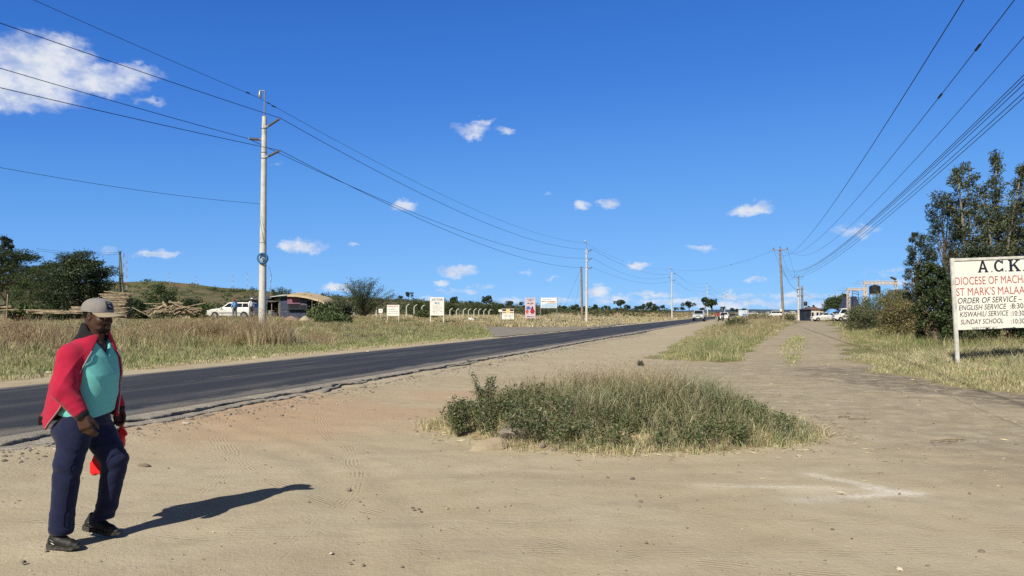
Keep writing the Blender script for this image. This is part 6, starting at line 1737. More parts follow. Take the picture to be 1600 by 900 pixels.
for i in range(5): plank(PM[i % 3], (XU(4, 60) - .3 * i, 60 + .3 * (i % 2), gz1(XU(4, 60), 60) + .9 + .12 * i), (0, R(-2 + i), .05 * i), 'plank stacked at the very left edge of the yard', 'planks at the left edge', (1, 1, 1))
e = empty('marker_post', at(10, 60), 'thin pale wooden stake standing among the planks at the left edge', 'post'); MB().tube([(0, 0, 0), (.08, 0, 2.25)], [.06, .045], 7).build('stake', M_plank, e)
cx_, cy_ = XU(272, 68), 68.0; zb = gz1(cx_, cy_)
for i in range(78):
    a = rng.uniform(0, 6.28); rr = 2.1 * math.sqrt(rng.uniform(0, 1)); hgt = 1.35 * max(0, 1 - (rr / 2.5) ** 1.5) * rng.uniform(.35, 1)
    plank(PM[rng.integers(0, 3)], (cx_ + rr * math.cos(a) * 1.15, cy_ + rr * math.sin(a) * .7, zb + .45 + hgt), (rng.uniform(-.5, .5), rng.normal(0, .32), rng.uniform(0, 3.14)), 'rough timber offcut lying in the untidy heap left of the white car', 'offcuts in the heap', (rng.uniform(.3, .62), rng.uniform(.5, .9), rng.uniform(.5, 1)))
for (u, v, L, ry, rz, lab) in ((298, 478, 1.0, -.22, .1, 'long pale board sticking up out of the right side of the offcut heap'), (285, 481, .95, .52, .2, 'long bare pole-like board sloping down across the offcut heap'), (240, 474.5, .6, .03, .3, 'pale board jutting out left from the top of the offcut heap'), (222, 488, .7, .5, .3, 'thin grey board leaning off the left foot of the offcut heap')):
    plank(PM[0], W(u, v, 66.5), (0, ry, rz), lab, None, (L, .7, .9))

# ------------------------------------------------------------------ kiosk with its lean-to
M_blsheet = simple('blue_grey_sheet', (.035, .048, .095), .6, .35, 3, .3, .15, .1, 30, (.065, .08, .125)); M_tanroof = simple('tan_roof_sheet', (.52, .42, .25), .7, .3, 3, .2, 0, 0, 40, (.40, .33, .22)); M_rsheet = simple('rusty_roof_sheet', (.07, .062, .06), .7, .4, 3, .2, 0, 0, 40, (.15, .14, .135))
M_pursign = simple('purple_sign', (.15, .06, .12), .6, .4, 12, .2, 0, 0, 40, (.26, .17, .22)); M_tarp = simple('white_tarp', (.60, .62, .66), .8, .3, 5, .2, .4, 0, 6, (.35, .38, .42)); M_dktarp = simple('black_tarp', (.022, .024, .028), .7, .3, 5, .3, .5, 0, 6)
Yk = 76.0; kk = Yk / F; zg = gz1(XU(455, Yk), Yk); ku = lambda u: XU(u, Yk) - XU(437, Yk); kv = lambda v: H + (488 - v) / F * Yk - zg + .05
e = empty('kiosk', (XU(437, Yk), Yk, zg - .05), 'dark blue sheet-metal roadside kiosk with a tan awning', 'kiosk')
hk = kv(463.5)
MB().box((ku(458.5), 1.3, hk / 2), (ku(480) - ku(437), 2.6, hk)).build('wall', M_blsheet, e)
wall2 = MB(); wall2.box((ku(487.5), 1.7, kv(470) / 2), (ku(495) - ku(480.2), 1.8, kv(470))); wall2.build('side_wall', M_dktarp, e)
for u in (437.4, 450.5, 468.3, 479.6): MB().box((ku(u), -.02, hk / 2), (.07, .05, hk - .06)).build('corner_bar', M_steel if u == 437.4 else M_dkroof, e)
MB().box((ku(443.5), -.015, kv(484)), (ku(450) - ku(438), .02, .05)).build('seam', M_dkroof, e)
for u0, u1, v0, v1 in ((452, 467.5, 475.3, 481.5), (469, 479, 477.5, 482.5)): MB().box((ku((u0 + u1) / 2), -.012, (kv(v0) + kv(v1)) / 2), (ku(u1) - ku(u0), .06, kv(v0) - kv(v1))).build('hatch', M_dark, e)
MB().box((ku(465), -.2, kv(483)), (ku(480) - ku(451), .38, .05), None, .01).build('counter', M_blsheet, e)
pnl = MB().box((ku(473.5), -.03, kv(472.5)), (ku(480) - ku(468.5), .03, kv(468) - kv(477))).build('shutter', simple('grey_shutter', (.10, .115, .16), .6, .2), e)
sg = MB().box((ku(459.2), -.08, kv(469.8)), (ku(469.5) - ku(449), .05, kv(464.5) - kv(475))).build('sign_panel', M_pursign, e)
fx2 = lambda u: ku(u); scrawl(sg, fx2, kv, [(451.5, 466.5, 467.3), (453, 464, 469.6), (456, 463, 472.3)], M_pink, y=-.108, hpx=1.2)
# roof: grey sheets, then a tan awning curving down to the right
rf = MB(); prof = [(424, 464.5), (436, 463.2), (448, 461.8), (460, 461.6)]
for y0_ in (0,):
    vs = [(ku(u), -.5, kv(v)) for u, v in prof] + [(ku(u), 3.0, kv(v) + .25) for u, v in prof]; n_ = len(prof)
    vs += [(x_, y_, z_ + .05) for x_, y_, z_ in vs]
    fs = [(i, i + 1, n_ + i + 1, n_ + i) for i in range(n_ - 1)] + [(2 * n_ + i, 3 * n_ + i, 3 * n_ + i + 1, 2 * n_ + i + 1) for i in range(n_ - 1)] + [(i, 2 * n_ + i, 2 * n_ + i + 1, i + 1) for i in range(n_ - 1)]
    rf.add(vs, fs)
rf.build('roof', M_tarp, e)
aw = MB(); prof = [(452, 462.0), (466, 462.4), (478, 464.0), (488, 466.2), (498, 469.0), (506, 471.6), (509, 474.2)]
n_ = len(prof); vs = [(ku(u), -.75 + .04 * (i % 2), kv(v) - .10) for i, (u, v) in enumerate(prof)] + [(ku(u), -.7, kv(v) + .08) for u, v in prof] + [(ku(u), 3.0, kv(v) + .42) for u, v in prof]
fs = [(i, i + 1, n_ + i + 1, n_ + i) for i in range(n_ - 1)] + [(n_ + i, n_ + i + 1, 2 * n_ + i + 1, 2 * n_ + i) for i in range(n_ - 1)]
aw.add(vs, fs).build('awning', M_tanroof, e)
for (u0, u1, v, dz) in ((443, 464, 459.8, .10), (458, 474, 460.4, .06), (470, 484, 462.3, .05)): MB().box((ku((u0 + u1) / 2), 1.6, kv(v)), (ku(u1) - ku(u0), 2.2, .06), Matrix.Rotation(rng.normal(0, .03), 3, 'Y')).build('roof_sheet', M_dkroof, e)
for u in (490, 500): MB().tube([(ku(u), -.6, 0), (ku(u), -.6, kv(470))], .04, 6).build('awning_post', M_wood, e)
# open shelter left of it
e = empty('open_shelter', (XU(400, Yk), Yk + .5, zg - .05), 'ramshackle open shelter with dark sagging roof sheets left of the kiosk', 'shelter'); ku2 = lambda u: XU(u, Yk) - XU(400, Yk)
for (u0, u1, v0, v1, m_) in ((369, 396, 470.5, 466.5, M_dktarp), (384, 424, 465.2, 464.4, M_rsheet), (407, 437, 467.8, 468.6, M_rsheet)):
    n_ = 9; vs, fs = [], []
    for i in range(n_):
        q = i / (n_ - 1); u = u0 + (u1 - u0) * q; z = kv(v0 + (v1 - v0) * q) - .10 * math.sin(3.14 * q) + .03 * (i % 2)
        vs += [(ku2(u), -.6, z), (ku2(u), 2.6, z + .12), (ku2(u), -.6, z - .16), (ku2(u), 2.6, z - .05)]
    for i in range(n_ - 1):
        b = i * 4; fs += [(b, b + 4, b + 5, b + 1), (b + 2, b + 3, b + 7, b + 6), (b, b + 2, b + 6, b + 4), (b + 1, b + 5, b + 7, b + 3)]
    MB().add(vs, fs).build('roof_sheet', m_, e)
for u in (371, 386, 404, 424, 435): MB().tube([(ku2(u), -.4, 0), (ku2(u), -.4, kv(469))], .05, 6).build('support', M_wood, e)
for (u0, u1, v0, v1, m_, y_) in ((382, 402, 471, 488, M_tarp, .8), (404, 436, 470, 500, M_dktarp, 2.2), (420, 437, 478, 492, simple('green_tarp', (.05, .10, .07), .8), 1.2)):
    n_ = 10; vs = [];
    for i in range(n_ + 1):
        x_ = ku2(u0 + (u1 - u0) * i / n_); d_ = .12 * math.sin(i * 1.7); vs += [(x_, y_ + d_, kv(v0)), (x_, y_ + d_ * 1.5, (kv(v0) + kv(v1)) / 2), (x_, y_ + d_, kv(v1))]
    fs = [(i * 3 + k_, i * 3 + 3 + k_, i * 3 + 4 + k_, i * 3 + 1 + k_) for i in range(n_) for k_ in (0, 1)]
    o = MB().add(vs, fs).build('hanging_sheet', m_, e, True); o.modifiers.new('thick', 'SOLIDIFY').thickness = .02
MB().box((ku2(424), -.5, kv(490)), (1.3, .7, .08), None, .02).build('bench_top', M_wood, e)
for u in (419, 429): MB().tube([(ku2(u), -.5, 0), (ku2(u), -.5, kv(490))], .04, 6).build('bench_leg', M_wood, e)
def drum(u, Y, r_, h_, mat, lab):
    e = empty('drum', at(u, Y), lab, 'drum'); MB().lathe((0, 0, 0), [(r_ * .96, 0), (r_, .03), (r_, h_ * .33), (r_ * 1.03, h_ * .34), (r_, h_ * .36), (r_, h_ * .66), (r_ * 1.03, h_ * .67), (r_, h_ * .69), (r_, h_ * .97), (r_ * .9, h_)], 16).build('body', mat, e, True)
drum(423.5, 73.5, .26, 1.0, simple('grey_green_drum', (.20, .23, .20), .6), 'grey-green drum standing at the left corner of the kiosk')
drum(429.5, 73, .22, .8, M_dkroof, 'black drum on the ground beside the grey-green one')
def heap(u, Y, wpx, v, mat, lab):
    x = XU(u, Y); rr = wpx / 2 / F * Y; hh = H + (488 - v) / F * Y - gz1(x, Y); n_, k_ = 40, 16; vs = []
    for i in range(k_):
        q = i / (k_ - 1)
        for a in np.linspace(0, 6.2832, n_ + 1)[:-1]:
            r_ = rr * q * (1 + .10 * (vn(np.array(math.cos(a) * 2 + u), np.array(math.sin(a) * 2)) - .5)); vs.append((r_ * math.cos(a), r_ * math.sin(a) * .8, hh * (1 - q ** 1.35) - .05 + .06 * float(vn(np.array(r_ * math.cos(a) * 3 + u), np.array(r_ * math.sin(a) * 3)))))
    fs = [(i * n_ + j_, i * n_ + (j_ + 1) % n_, (i + 1) * n_ + (j_ + 1) % n_, (i + 1) * n_ + j_) for i in range(k_ - 1) for j_ in range(n_)]
    tag(MB().add(vs, fs).build('sand_heap', mat, None, True, (x, Y, gz1(x, Y))), lab, 'sand heap')
heap(454, 66, 34, 493, simple('brown_sand', (.25, .20, .16), .95, .4, 8, .1, .6, 0, 60, (.33, .19, .15)), 'greyish brown heap of ballast in front of the kiosk')
heap(477, 66, 24, 492.5, simple('tan_sand', (.40, .35, .26), .95, .3, 8, .1, .6, 0, 60), 'smaller pale tan sand heap right of the brown one')
# ------------------------------------------------------------------ vehicles
M_glass = simple('car_glass', (.012, .016, .02), .08, .05, 5, .6); M_tyre = simple('tyre', (.015, .015, .016), .9, .1); M_rim = simple('wheel_rim', (.45, .46, .48), .35, .1, 20, .5, 0, .7); M_lamp = simple('headlamp', (.75, .78, .82), .1, .05, 5, .8); M_tail = simple('tail_lamp', (.35, .01, .01), .2, .05, 5, .6); M_trim = simple('black_trim', (.02, .02, .022), .6, .1)
def paint(name, col):
    m, t = newmat(name); c = t.coord('Object'); n = t.noise(c, 3, 4, .6)
    p = t.bsdf(t.mix(t.math('MULTIPLY', t.step(n, .45, .75), .3), col, tuple(q * .75 for q in col)), .28, None, .5); p.inputs['Coat Weight'].default_value = .6; return m
def car(name, lab, cat, kind, loc, rz, mat, L=4.4, Wd=1.72, Hh=1.46, group=None):
    e = empty(name, loc, lab, cat, group, rz); h2, w2 = L / 2, Wd / 2
    prof = {'sedan': [(-.98, .30), (-1, .42), (-1, .58), (-.97, .655), (-.66, .675), (.36, .64), (.80, .565), (.95, .50), (1, .40), (1, .26), (.9, .18), (-.9, .18)],
            'wagon': [(-.99, .28), (-1, .42), (-1, .60), (-.985, .66), (-.66, .665), (.34, .64), (.80, .57), (.95, .51), (1, .40), (1, .26), (.9, .18), (-.9, .18)],
            'van': [(-.99, .22), (-1, .40), (-1, .52), (-.99, .55), (-.5, .555), (.55, .55), (.86, .50), (.97, .42), (1, .32), (1, .2), (.9, .14), (-.9, .14)],
            'suv': [(-.98, .25), (-1, .40), (-1, .56), (-.98, .62), (-.6, .63), (.34, .62), (.82, .57), (.95, .52), (1, .42), (1, .26), (.9, .18), (-.9, .18)]}[kind]
    gh = {'sedan': [(-.70, .66), (-.44, .975), (-.25, 1.0), (.0, 1.0), (.10, .975), (.40, .635)], 'wagon': [(-.99, .655), (-.90, .95), (-.80, .99), (.0, 1.0), (.10, .975), (.38, .635)],
          'van': [(-.995, .545), (-.97, .95), (-.92, 1.0), (.40, 1.0), (.52, .96), (.74, .545)], 'suv': [(-.985, .615), (-.93, .95), (-.85, 1.0), (.0, 1.0), (.12, .965), (.38, .615)]}[kind]
    pts = [(x * h2, z * Hh) for x, z in prof]; n = len(pts); vs, fs = [], []
    lay = [(-w2, .0, .93), (-w2 * .985, 0, 1.0), (-w2 * .90, .03, 1.0), (w2 * .90, .03, 1.0), (w2 * .985, 0, 1.0), (w2, 0, .93)]
    zc_ = Hh * .42
    for y, up_, s_ in lay:
        for x, z in pts: vs.append((x * (.985 if abs(y) > w2 * .95 else 1) * (1 - .03 * (abs(y) / w2) ** 4), y if z > .3 * Hh or abs(y) < w2 * .95 else y * .97, zc_ + (z - zc_) * s_ + (up_ if z > .55 * Hh else 0)))
    for k in range(len(lay) - 1):
        for i in range(n): fs.append((k * n + i, k * n + (i + 1) % n, (k + 1) * n + (i + 1) % n, (k + 1) * n + i))
    fs += [tuple(range(n))[::-1], tuple(range((len(lay) - 1) * n, len(lay) * n))]
    body = MB().add(vs, fs).build('body', mat, e, True)
    gp = [(x * h2, z * Hh) for x, z in gh]; zb, zt = gp[0][1], Hh
    hwf = lambda z: w2 * (.93 - .17 * (z - zb) / (zt - zb))
    m = len(gp); vs = [(x, -hwf(z), z) for x, z in gp] + [(x, hwf(z), z) for x, z in gp] ; fs = [tuple(range(m))[::-1], tuple(range(m, 2 * m))] + [(i, (i + 1) % m, (i + 1) % m + m, i + m) for i in range(m)]
    MB().add(vs, fs).build('roof', mat, e)
    # windows a little proud of the cabin
    fz = lambda f: zb + (zt - zb) * f
    def xr(z, side):                        # cabin's front or rear slope at a height
        q = gp[-2:] if side > 0 else gp[:2]
        (xa, za), (xb, zb_) = q; return xa + (xb - xa) * (z - za) / (zb_ - za)
    z0, z1 = fz(.14), fz(.84)
    xs = {'sedan': [(-.44, -.17), (-.15, .99)], 'wagon': [(-.95, -.52), (-.50, -.17), (-.15, .99)], 'van': [(-.95, -.52), (-.50, -.02), (.0, .99)], 'suv': [(-.95, -.55), (-.53, -.15), (-.13, .99)]}[kind]
    for sd in (-1, 1):
        for a, b in xs:
            A0 = a * h2 if a > -.94 else xr(z0, -1) + .12; A1 = a * h2 if a > -.94 else xr(z1, -1) + .12
            if kind == 'sedan' and a == -.44: A0, A1 = xr(z0, -1) + .14, xr(z1, -1) + .10
            B0 = b * h2 if b < .9 else xr(z0, 1) - .12; B1 = b * h2 if b < .9 else xr(z1, 1) - .10
            MB().add([(A0, sd * (hwf(z0) + .006), z0), (B0, sd * (hwf(z0) + .006), z0), (B1, sd * (hwf(z1) + .006), z1), (A1, sd * (hwf(z1) + .006), z1)], [(0, 1, 2, 3) if sd < 0 else (3, 2, 1, 0)]).build('window', M_glass, e)
    for s_, nm in ((1, 'windscreen'), (-1, 'rear_window')):
        a0, a1 = fz(.10), fz(.86); MB().add([(xr(a0, s_) + .01 * s_, -hwf(a0) + .1, a0), (xr(a0, s_) + .01 * s_, hwf(a0) - .1, a0), (xr(a1, s_) + .01 * s_, hwf(a1) - .08, a1), (xr(a1, s_) + .01 * s_, -hwf(a1) + .08, a1)], [(0, 1, 2, 3)]).build(nm, M_glass, e)
    wr_ = .31 if kind != 'suv' else .36
    for wx in (-.60, .62):
        for sd in (-1, 1):
            RX = Matrix.Rotation(R(90), 3, 'X')
            ar = MB().lathe((wx * h2, sd * (w2 * .90), wr_), [(wr_ * 1.14, -.085), (wr_ * 1.16, .0), (wr_ * 1.14, .086)], 22, RX).build('wheel_arch', M_trim, e, True)
            wh = MB().lathe((wx * h2, sd * (w2 - .06), wr_), [(wr_ * .62, -.11), (wr_ * .9, -.115), (wr_, -.07), (wr_, .07), (wr_ * .9, .115), (wr_ * .62, .11)], 22, RX).build('wheel', M_tyre, e, True)
            MB().lathe((wx * h2, sd * (w2 - .055), wr_), [(wr_ * .2, -.122), (wr_ * .62, -.118), (wr_ * .64, 0), (wr_ * .62, .118), (wr_ * .2, .122)], 18, RX).build('rim', M_rim, wh, True)
    zl = prof[7][1] * Hh - .03
    for sd in (-1, 1):
        MB().box((h2 * .955, sd * w2 * .68, zl - .02), (.16, .34, .14), None, .03).build('headlamp', M_lamp, e)
        MB().box((-h2 * .975, sd * w2 * .80, Hh * .54), (.14, .22, .20), None, .03).build('tail_lamp', M_tail, e)
        MB().box((h2 * .34, sd * (w2 + .07), Hh * .66), (.10, .18, .12), None, .03).build('mirror', mat, e)
        for hx in (-.12, .02) if kind == 'sedan' else (-.14, .18): MB().box((h2 * hx * 2, sd * (w2 + .004), Hh * .56), (.16, .02, .03), None, .006).build('door_handle', M_trim, e)
        MB().box((0, sd * (w2 + .002), Hh * .36), (L * .46, .02, .05), None, .005).build('side_moulding', M_trim, e)
    MB().box((h2 * .985, 0, Hh * .43), (.08, Wd * .42, .09), None, .02).build('grille', M_trim, e)
    MB().box((h2 * .99, 0, Hh * .27), (.10, Wd * .86, .16), None, .04).build('bumper', mat if kind != 'suv' else M_trim, e); MB().box((-h2 * .99, 0, Hh * .30), (.10, Wd * .86, .18), None, .04).build('bumper', mat, e)
    MB().box((h2 * 1.012, 0, Hh * .30), (.02, .5, .12)).build('number_plate', M_white, e)
    return e
M_cwhite = paint('white_car_paint', (.74, .74, .73)); M_csilver = paint('silver_car_paint', (.42, .45, .49))
x, Y = XU(365, 71), 71; car('estate_car', 'white estate car parked beside the open shelter, its front towards the timber heap', 'car', 'wagon', (x, Y, gz1(x, Y) + .12), R(180 - 4), M_cwhite, 4.45, 1.7, 1.5)
x, Y = XU(1092, 133), 133; car('oncoming_car', 'silver off-road car with dark windscreen coming along the road', 'car', 'suv', (x, Y, .19), math.atan2(-PY, -PX) , M_csilver, 4.6, 1.88, 1.85)
x, Y = XU(1288.5, 134), 134; car('saloon_car', 'white saloon car parked at the end of the footpath', 'car', 'sedan', (x, Y, gz1(x, Y) + .02), R(176), M_cwhite, 4.5, 1.75, 1.5)
x, Y = XU(1326, 118), 118; car('white_van', 'white van half hidden behind the grey-green bush', 'van', 'van', (x, Y, gz1(x, Y) + .22), R(174), M_cwhite, 4.6, 1.75, 1.95)
x, Y = XU(1211, 250), 250; car('far_minibus', 'small white minibus far off, left of the tall leaning wooden pole', 'van', 'van', (x, Y, gz1(x, Y) + .05), R(182), M_cwhite, 4.7, 1.75, 2.0)
x, Y = XU(1176, 330), 330; car('far_car', 'tiny white car far off just right of the blue and white billboard', 'car', 'sedan', (x, Y, gz1(x, Y) + .4), R(178), M_cwhite)
x, Y = XU(1131.5, 148), 148; car('small_car', 'small white car on the road behind the motorcycle riders', 'car', 'sedan', (x, Y, .18), math.atan2(-PY, -PX), M_cwhite)

# ------------------------------------------------------------------ people and motorcycles in the distance
def far_person(x, y, z, hgt, rz, lab, shirt, trousers, head, seated=False, cap=None, step_=.16):
    s = hgt / 1.75; h = .024
    hip = .93 if not seated else .78
    def fld(lo, hi): return Field(lo, hi, h)
    Bd = fld((-.5, -.45, 0), (.6, .45, 1.85))
    dz = 0 if not seated else -.17
    kn = [((step_, .10, .5), (step_ * .9 - .06, .10, .08)), ((-step_, -.10, .5), (-step_ * 1.6, -.10, .08))] if not seated else [((.36, .17, .62), (.22, .17, .2)), ((.36, -.17, .62), (.22, -.17, .2))]
    el_ = [((.02, .26, 1.14 + dz), (.14, .24, .92 + dz)), ((-.06, -.26, 1.14 + dz), (.02, -.26, .90 + dz))] if not seated else [((.16, .27, 1.05), (.46, .28, .98)), ((.16, -.27, 1.05), (.46, -.28, .98))]
    hd = np.array([.03, 0, 1.62 + dz])
    Bd.ell(hd, (.095, .078, .12), None, .02); Bd.cone(hd - np.array([.02, 0, .08]), (0, 0, 1.40 + dz), .055, .06, .03); Bd.cone((0, 0, 1.36 + dz), (0, 0, 1.0 + dz), .13, .13, .04)
    Bd.ell(hd + np.array([.09, 0, -.02]), (.022, .016, .022), None, .01)
    for (e_, w_), sg in zip(el_, (1, -1)):
        Bd.chain([(0, sg * .19, 1.40 + dz), e_, w_], [.05, .042, .034], .02); d = (np.array(w_) - np.array(e_)); d /= np.linalg.norm(d); Bd.ell(np.array(w_) + d * .07, (.04, .035, .06), None, .02)
    for (k_, a_), sg in zip(kn, (1, -1)):
        Bd.chain([(0, sg * .10, hip), k_, a_], [.08, .06, .045], .02); Bd.cone(a_, (a_[0] + .16, a_[1], a_[2] - .04), .045, .04, .02)
    o = Bd.build('person', M_skin, None, 1, (x, y, z)); o.rotation_euler = (0, 0, rz); o.scale = (s, s, s); tag(o, lab, 'person')
    Sh = fld((-.5, -.45, .7), (.6, .45, 1.6)); Sh.ell((0, 0, 1.18 + dz), (.165, .215, .30), None, .03); Sh.cone((0, -.13, 1.38 + dz), (0, .13, 1.38 + dz), .085, .085, .04)
    for (e_, w_), sg in zip(el_, (1, -1)): Sh.chain([(0, sg * .19, 1.39 + dz), e_, tuple(np.array(e_) * .3 + np.array(w_) * .7)], [.078, .066, .055], .02)
    Sh.full(lambda f, x, y, z: np.maximum(f + .008 * tn(x, y, z, 16, 4), (.90 + dz) - z)).build('shirt', shirt, o, 1)
    Tq = fld((-.5, -.45, .0), (.6, .45, 1.1)); Tq.ell((0, 0, hip + .02), (.14, .18, .13), None, .03)
    for (k_, a_), sg in zip(kn, (1, -1)): Tq.chain([(0, sg * .10, hip), k_, (a_[0], a_[1], a_[2] + .03)], [.115, .088, .078], .02)
    Tq.full(lambda f, x, y, z: np.maximum(f, .07 - z)).build('trousers', trousers, o, 1)
    Ha = fld(hd - .2, hd + .2)
    if cap: Ha.ell(hd + np.array([-.005, 0, .035]), (.108, .09, .10), None, .01); Ha.cone(hd + np.array([.09, -.03, .035]), hd + np.array([.17, 0, .03]), .02, .014, .02); Ha.full(lambda f, x, y, z: np.maximum(f, hd[2] + .02 - z)).build('cap', cap, o, 1)
    else: Ha.ell(hd + np.array([-.012, 0, .022]), (.102, .084, .115), None, .01); Ha.full(lambda f, x, y, z: np.maximum(f, np.maximum(x - .05 - (z - hd[2]) * .4, hd[2] - .05 - z))).build('hair', M_hair, o, 1)
    return o
M_skyb = cloth('sky_blue_cotton', (.17, .36, .72), .85, .2); M_wht = cloth('white_cotton', (.70, .72, .76), .85, .2); M_gry = cloth('grey_cotton', (.13, .13, .15), .85, .3); M_khk = cloth('khaki_cotton', (.30, .27, .20), .85, .3); M_crim = cloth('crimson_cotton', (.36, .05, .05), .85, .3); M_drk = cloth('dark_cotton', (.02, .02, .025), .85, .3); M_redc = cloth('red_cap_cotton', (.40, .04, .04), .85, .2)
x, Y = XU(366.5, 67), 67; far_person(x, Y, gz1(x, Y) + .18, 1.72, R(150), 'person in sky blue shirt and red cap standing by the white estate car', M_skyb, M_gry, M_skin, False, M_redc, .06)
x, Y = XU(392.5, 66), 66; far_person(x, Y, gz1(x, Y) + .22, 1.74, R(-20), 'person in loose white shirt and white cap beside the nearest concrete pole', M_wht, M_gry, M_skin, False, M_wht, .05)
def motorbike(x, y, z, rz, lab, tank):
    e = empty('motorcycle', (x, y, z), lab, 'motorcycle', 'motorcycles at the road edge', rz); RX = Matrix.Rotation(R(90), 3, 'X')
    for wx in (-.62, .64):
        w_ = MB().lathe((wx, 0, .30), [(.24, -.045), (.30, -.02), (.30, .02), (.24, .045)], 20, RX).build('wheel', M_tyre, e, True); MB().lathe((wx, 0, .30), [(.05, -.05), (.22, -.02), (.22, .02), (.05, .05)], 14, RX).build('rim', M_rim, w_, True)
    f = MB(); f.tube([(.64, .07, .3), (.42, .07, .95)], .025, 6); f.tube([(.64, -.07, .3), (.42, -.07, .95)], .025, 6); f.build('fork', M_steel, e, True)
    f = MB(); f.tube([(.45, 0, .85), (.05, 0, .72), (-.6, 0, .72)], .03, 6); f.tube([(.42, 0, .8), (.2, 0, .32), (-.2, 0, .3), (-.62, 0, .3)], .03, 6); f.build('frame', M_trim, e, True)
    MB().box((.0, 0, .42), (.36, .26, .3), None, .05).build('engine', M_steel, e); t_ = MB(); t_.lathe((.22, 0, .74), [(.04, -.02), (.15, .02), (.15, .14), (.06, .2)], 12); t_.build('fuel_tank', tank, e, True)
    MB().box((-.28, 0, .80), (.72, .26, .12), None, .05).build('saddle', M_trim, e); MB().tube([(.30, .36, 1.05), (.42, .2, 1.0), (.44, 0, .98), (.42, -.2, 1.0), (.30, -.36, 1.05)], .018, 6).build('handlebar', M_trim, e, True)
    MB().lathe((.52, 0, .88), [(.05, -.06), (.09, 0), (.085, .05)], 12, Matrix.Rotation(R(90), 3, 'Y')).build('headlamp', M_lamp, e, True)
    for wx in (-.66, .66): MB().box((wx, 0, .64), (.42, .12, .03), None, .01).build('mudguard', tank, e)
rzr = math.atan2(-PY, -PX)
for (u, Y, sh_, tr_, lab, lb2, tk) in ((1122.5, 131, M_crim, M_drk, 'rider in crimson top on the left motorcycle at the road edge', 'left one of two motorcycles coming along the road edge', M_mred), (1129, 133, M_drk, M_drk, 'rider in dark clothes on the right motorcycle at the road edge', 'right one of two motorcycles, dark and closest to the verge', M_trim)):
    x = XU(u, Y); z = gz1(x, Y) + .02; motorbike(x, Y, z, rzr, lb2, tk)
    d_ = Vector((math.cos(rzr), math.sin(rzr), 0)) * -.2
    far_person(x + d_.x, Y + d_.y, z + .04, 1.72, rzr, lab, sh_, tr_, M_skin, True)
x, Y = XU(1119.8, 130), 130; far_person(x, Y, gz1(x, Y), 1.7, R(-60), 'person in red top and pale trousers walking beside the motorcycles', M_crim, M_khk, M_skin, False, None, .1)

# ------------------------------------------------------------------ stalls, frames and tank beyond the footpath
M_dkblue = simple('dark_blue_sheet', (.022, .030, .055), .6, .3, 3); M_cream = simple('cream_wall', (.58, .50, .36), .8, .2, 3); M_tarpb = simple('blue_tarpaulin', (.09, .28, .62), .6, .3, 4, .3, .6, 0, 5, (.25, .42, .68)); M_frame = simple('weathered_steel_paint', (.50, .41, .33), .7, .45, 4, .2, 0, 0, 30, (.60, .57, .53))
hut('dark_kiosk', 1257.5, 1267.5, 482, 500.5, 140, 'dark blue kiosk at the left end of the white saloon car', M_dkblue, M_dkroof, 2.5, .12, 1, gz1(XU(1262, 140), 140) + .2)
hut('tin_stall', 1266, 1281, 479.5, 495, 152, 'low stall with a rusty flat roof behind the white saloon car', M_wallw, simple('red_brown_roof', (.20, .11, .09), .8, .3, 3), 4, .22, 2, gz1(XU(1272, 152), 152) + .2)
hut('cream_stall', 1279.5, 1296, 481.5, 495, 158, 'cream walled stall between the tin stall and the blue tarpaulin', M_cream, M_rsheet, 4, .15, 3, gz1(XU(1286, 158), 158) + .2)
Yt = 128; xt = XU(1302, Yt); zt_ = gz1(xt, Yt); e = empty('tarpaulin_tent', (xt, Yt, zt_ - .05), 'bright blue tarpaulin stretched over poles behind the cars', 'tent')
z8 = lambda v: H + (488 - v) / F * Yt - zt_ + .05; x8 = lambda u: XU(u, Yt) - xt
n_ = 8; vs = []
for i in range(n_ + 1):
    q = i / n_; u = 1295.5 + 13 * q; vt = 487.5 - 5.2 * math.sin(min(1, q * 1.25) * 1.75); vs += [(x8(u), 0, z8(vt + 5.5 * (1 - .3 * q))), (x8(u), .5, z8(vt + 1.2)), (x8(u), 1.6, z8(vt)), (x8(u), 3.2, z8(vt + 5))]
fs = [(i * 4 + k_, i * 4 + 4 + k_, i * 4 + 5 + k_, i * 4 + 1 + k_) for i in range(n_) for k_ in range(3)]
o = MB().add(vs, fs).build('sheet', M_tarpb, e, True); o.modifiers.new('thick', 'SOLIDIFY').thickness = .03
for u in (1296, 1302, 1308): MB().tube([(x8(u), .6, 0), (x8(u), .6, z8(486))], .04, 6).build('pole', M_wood, e)
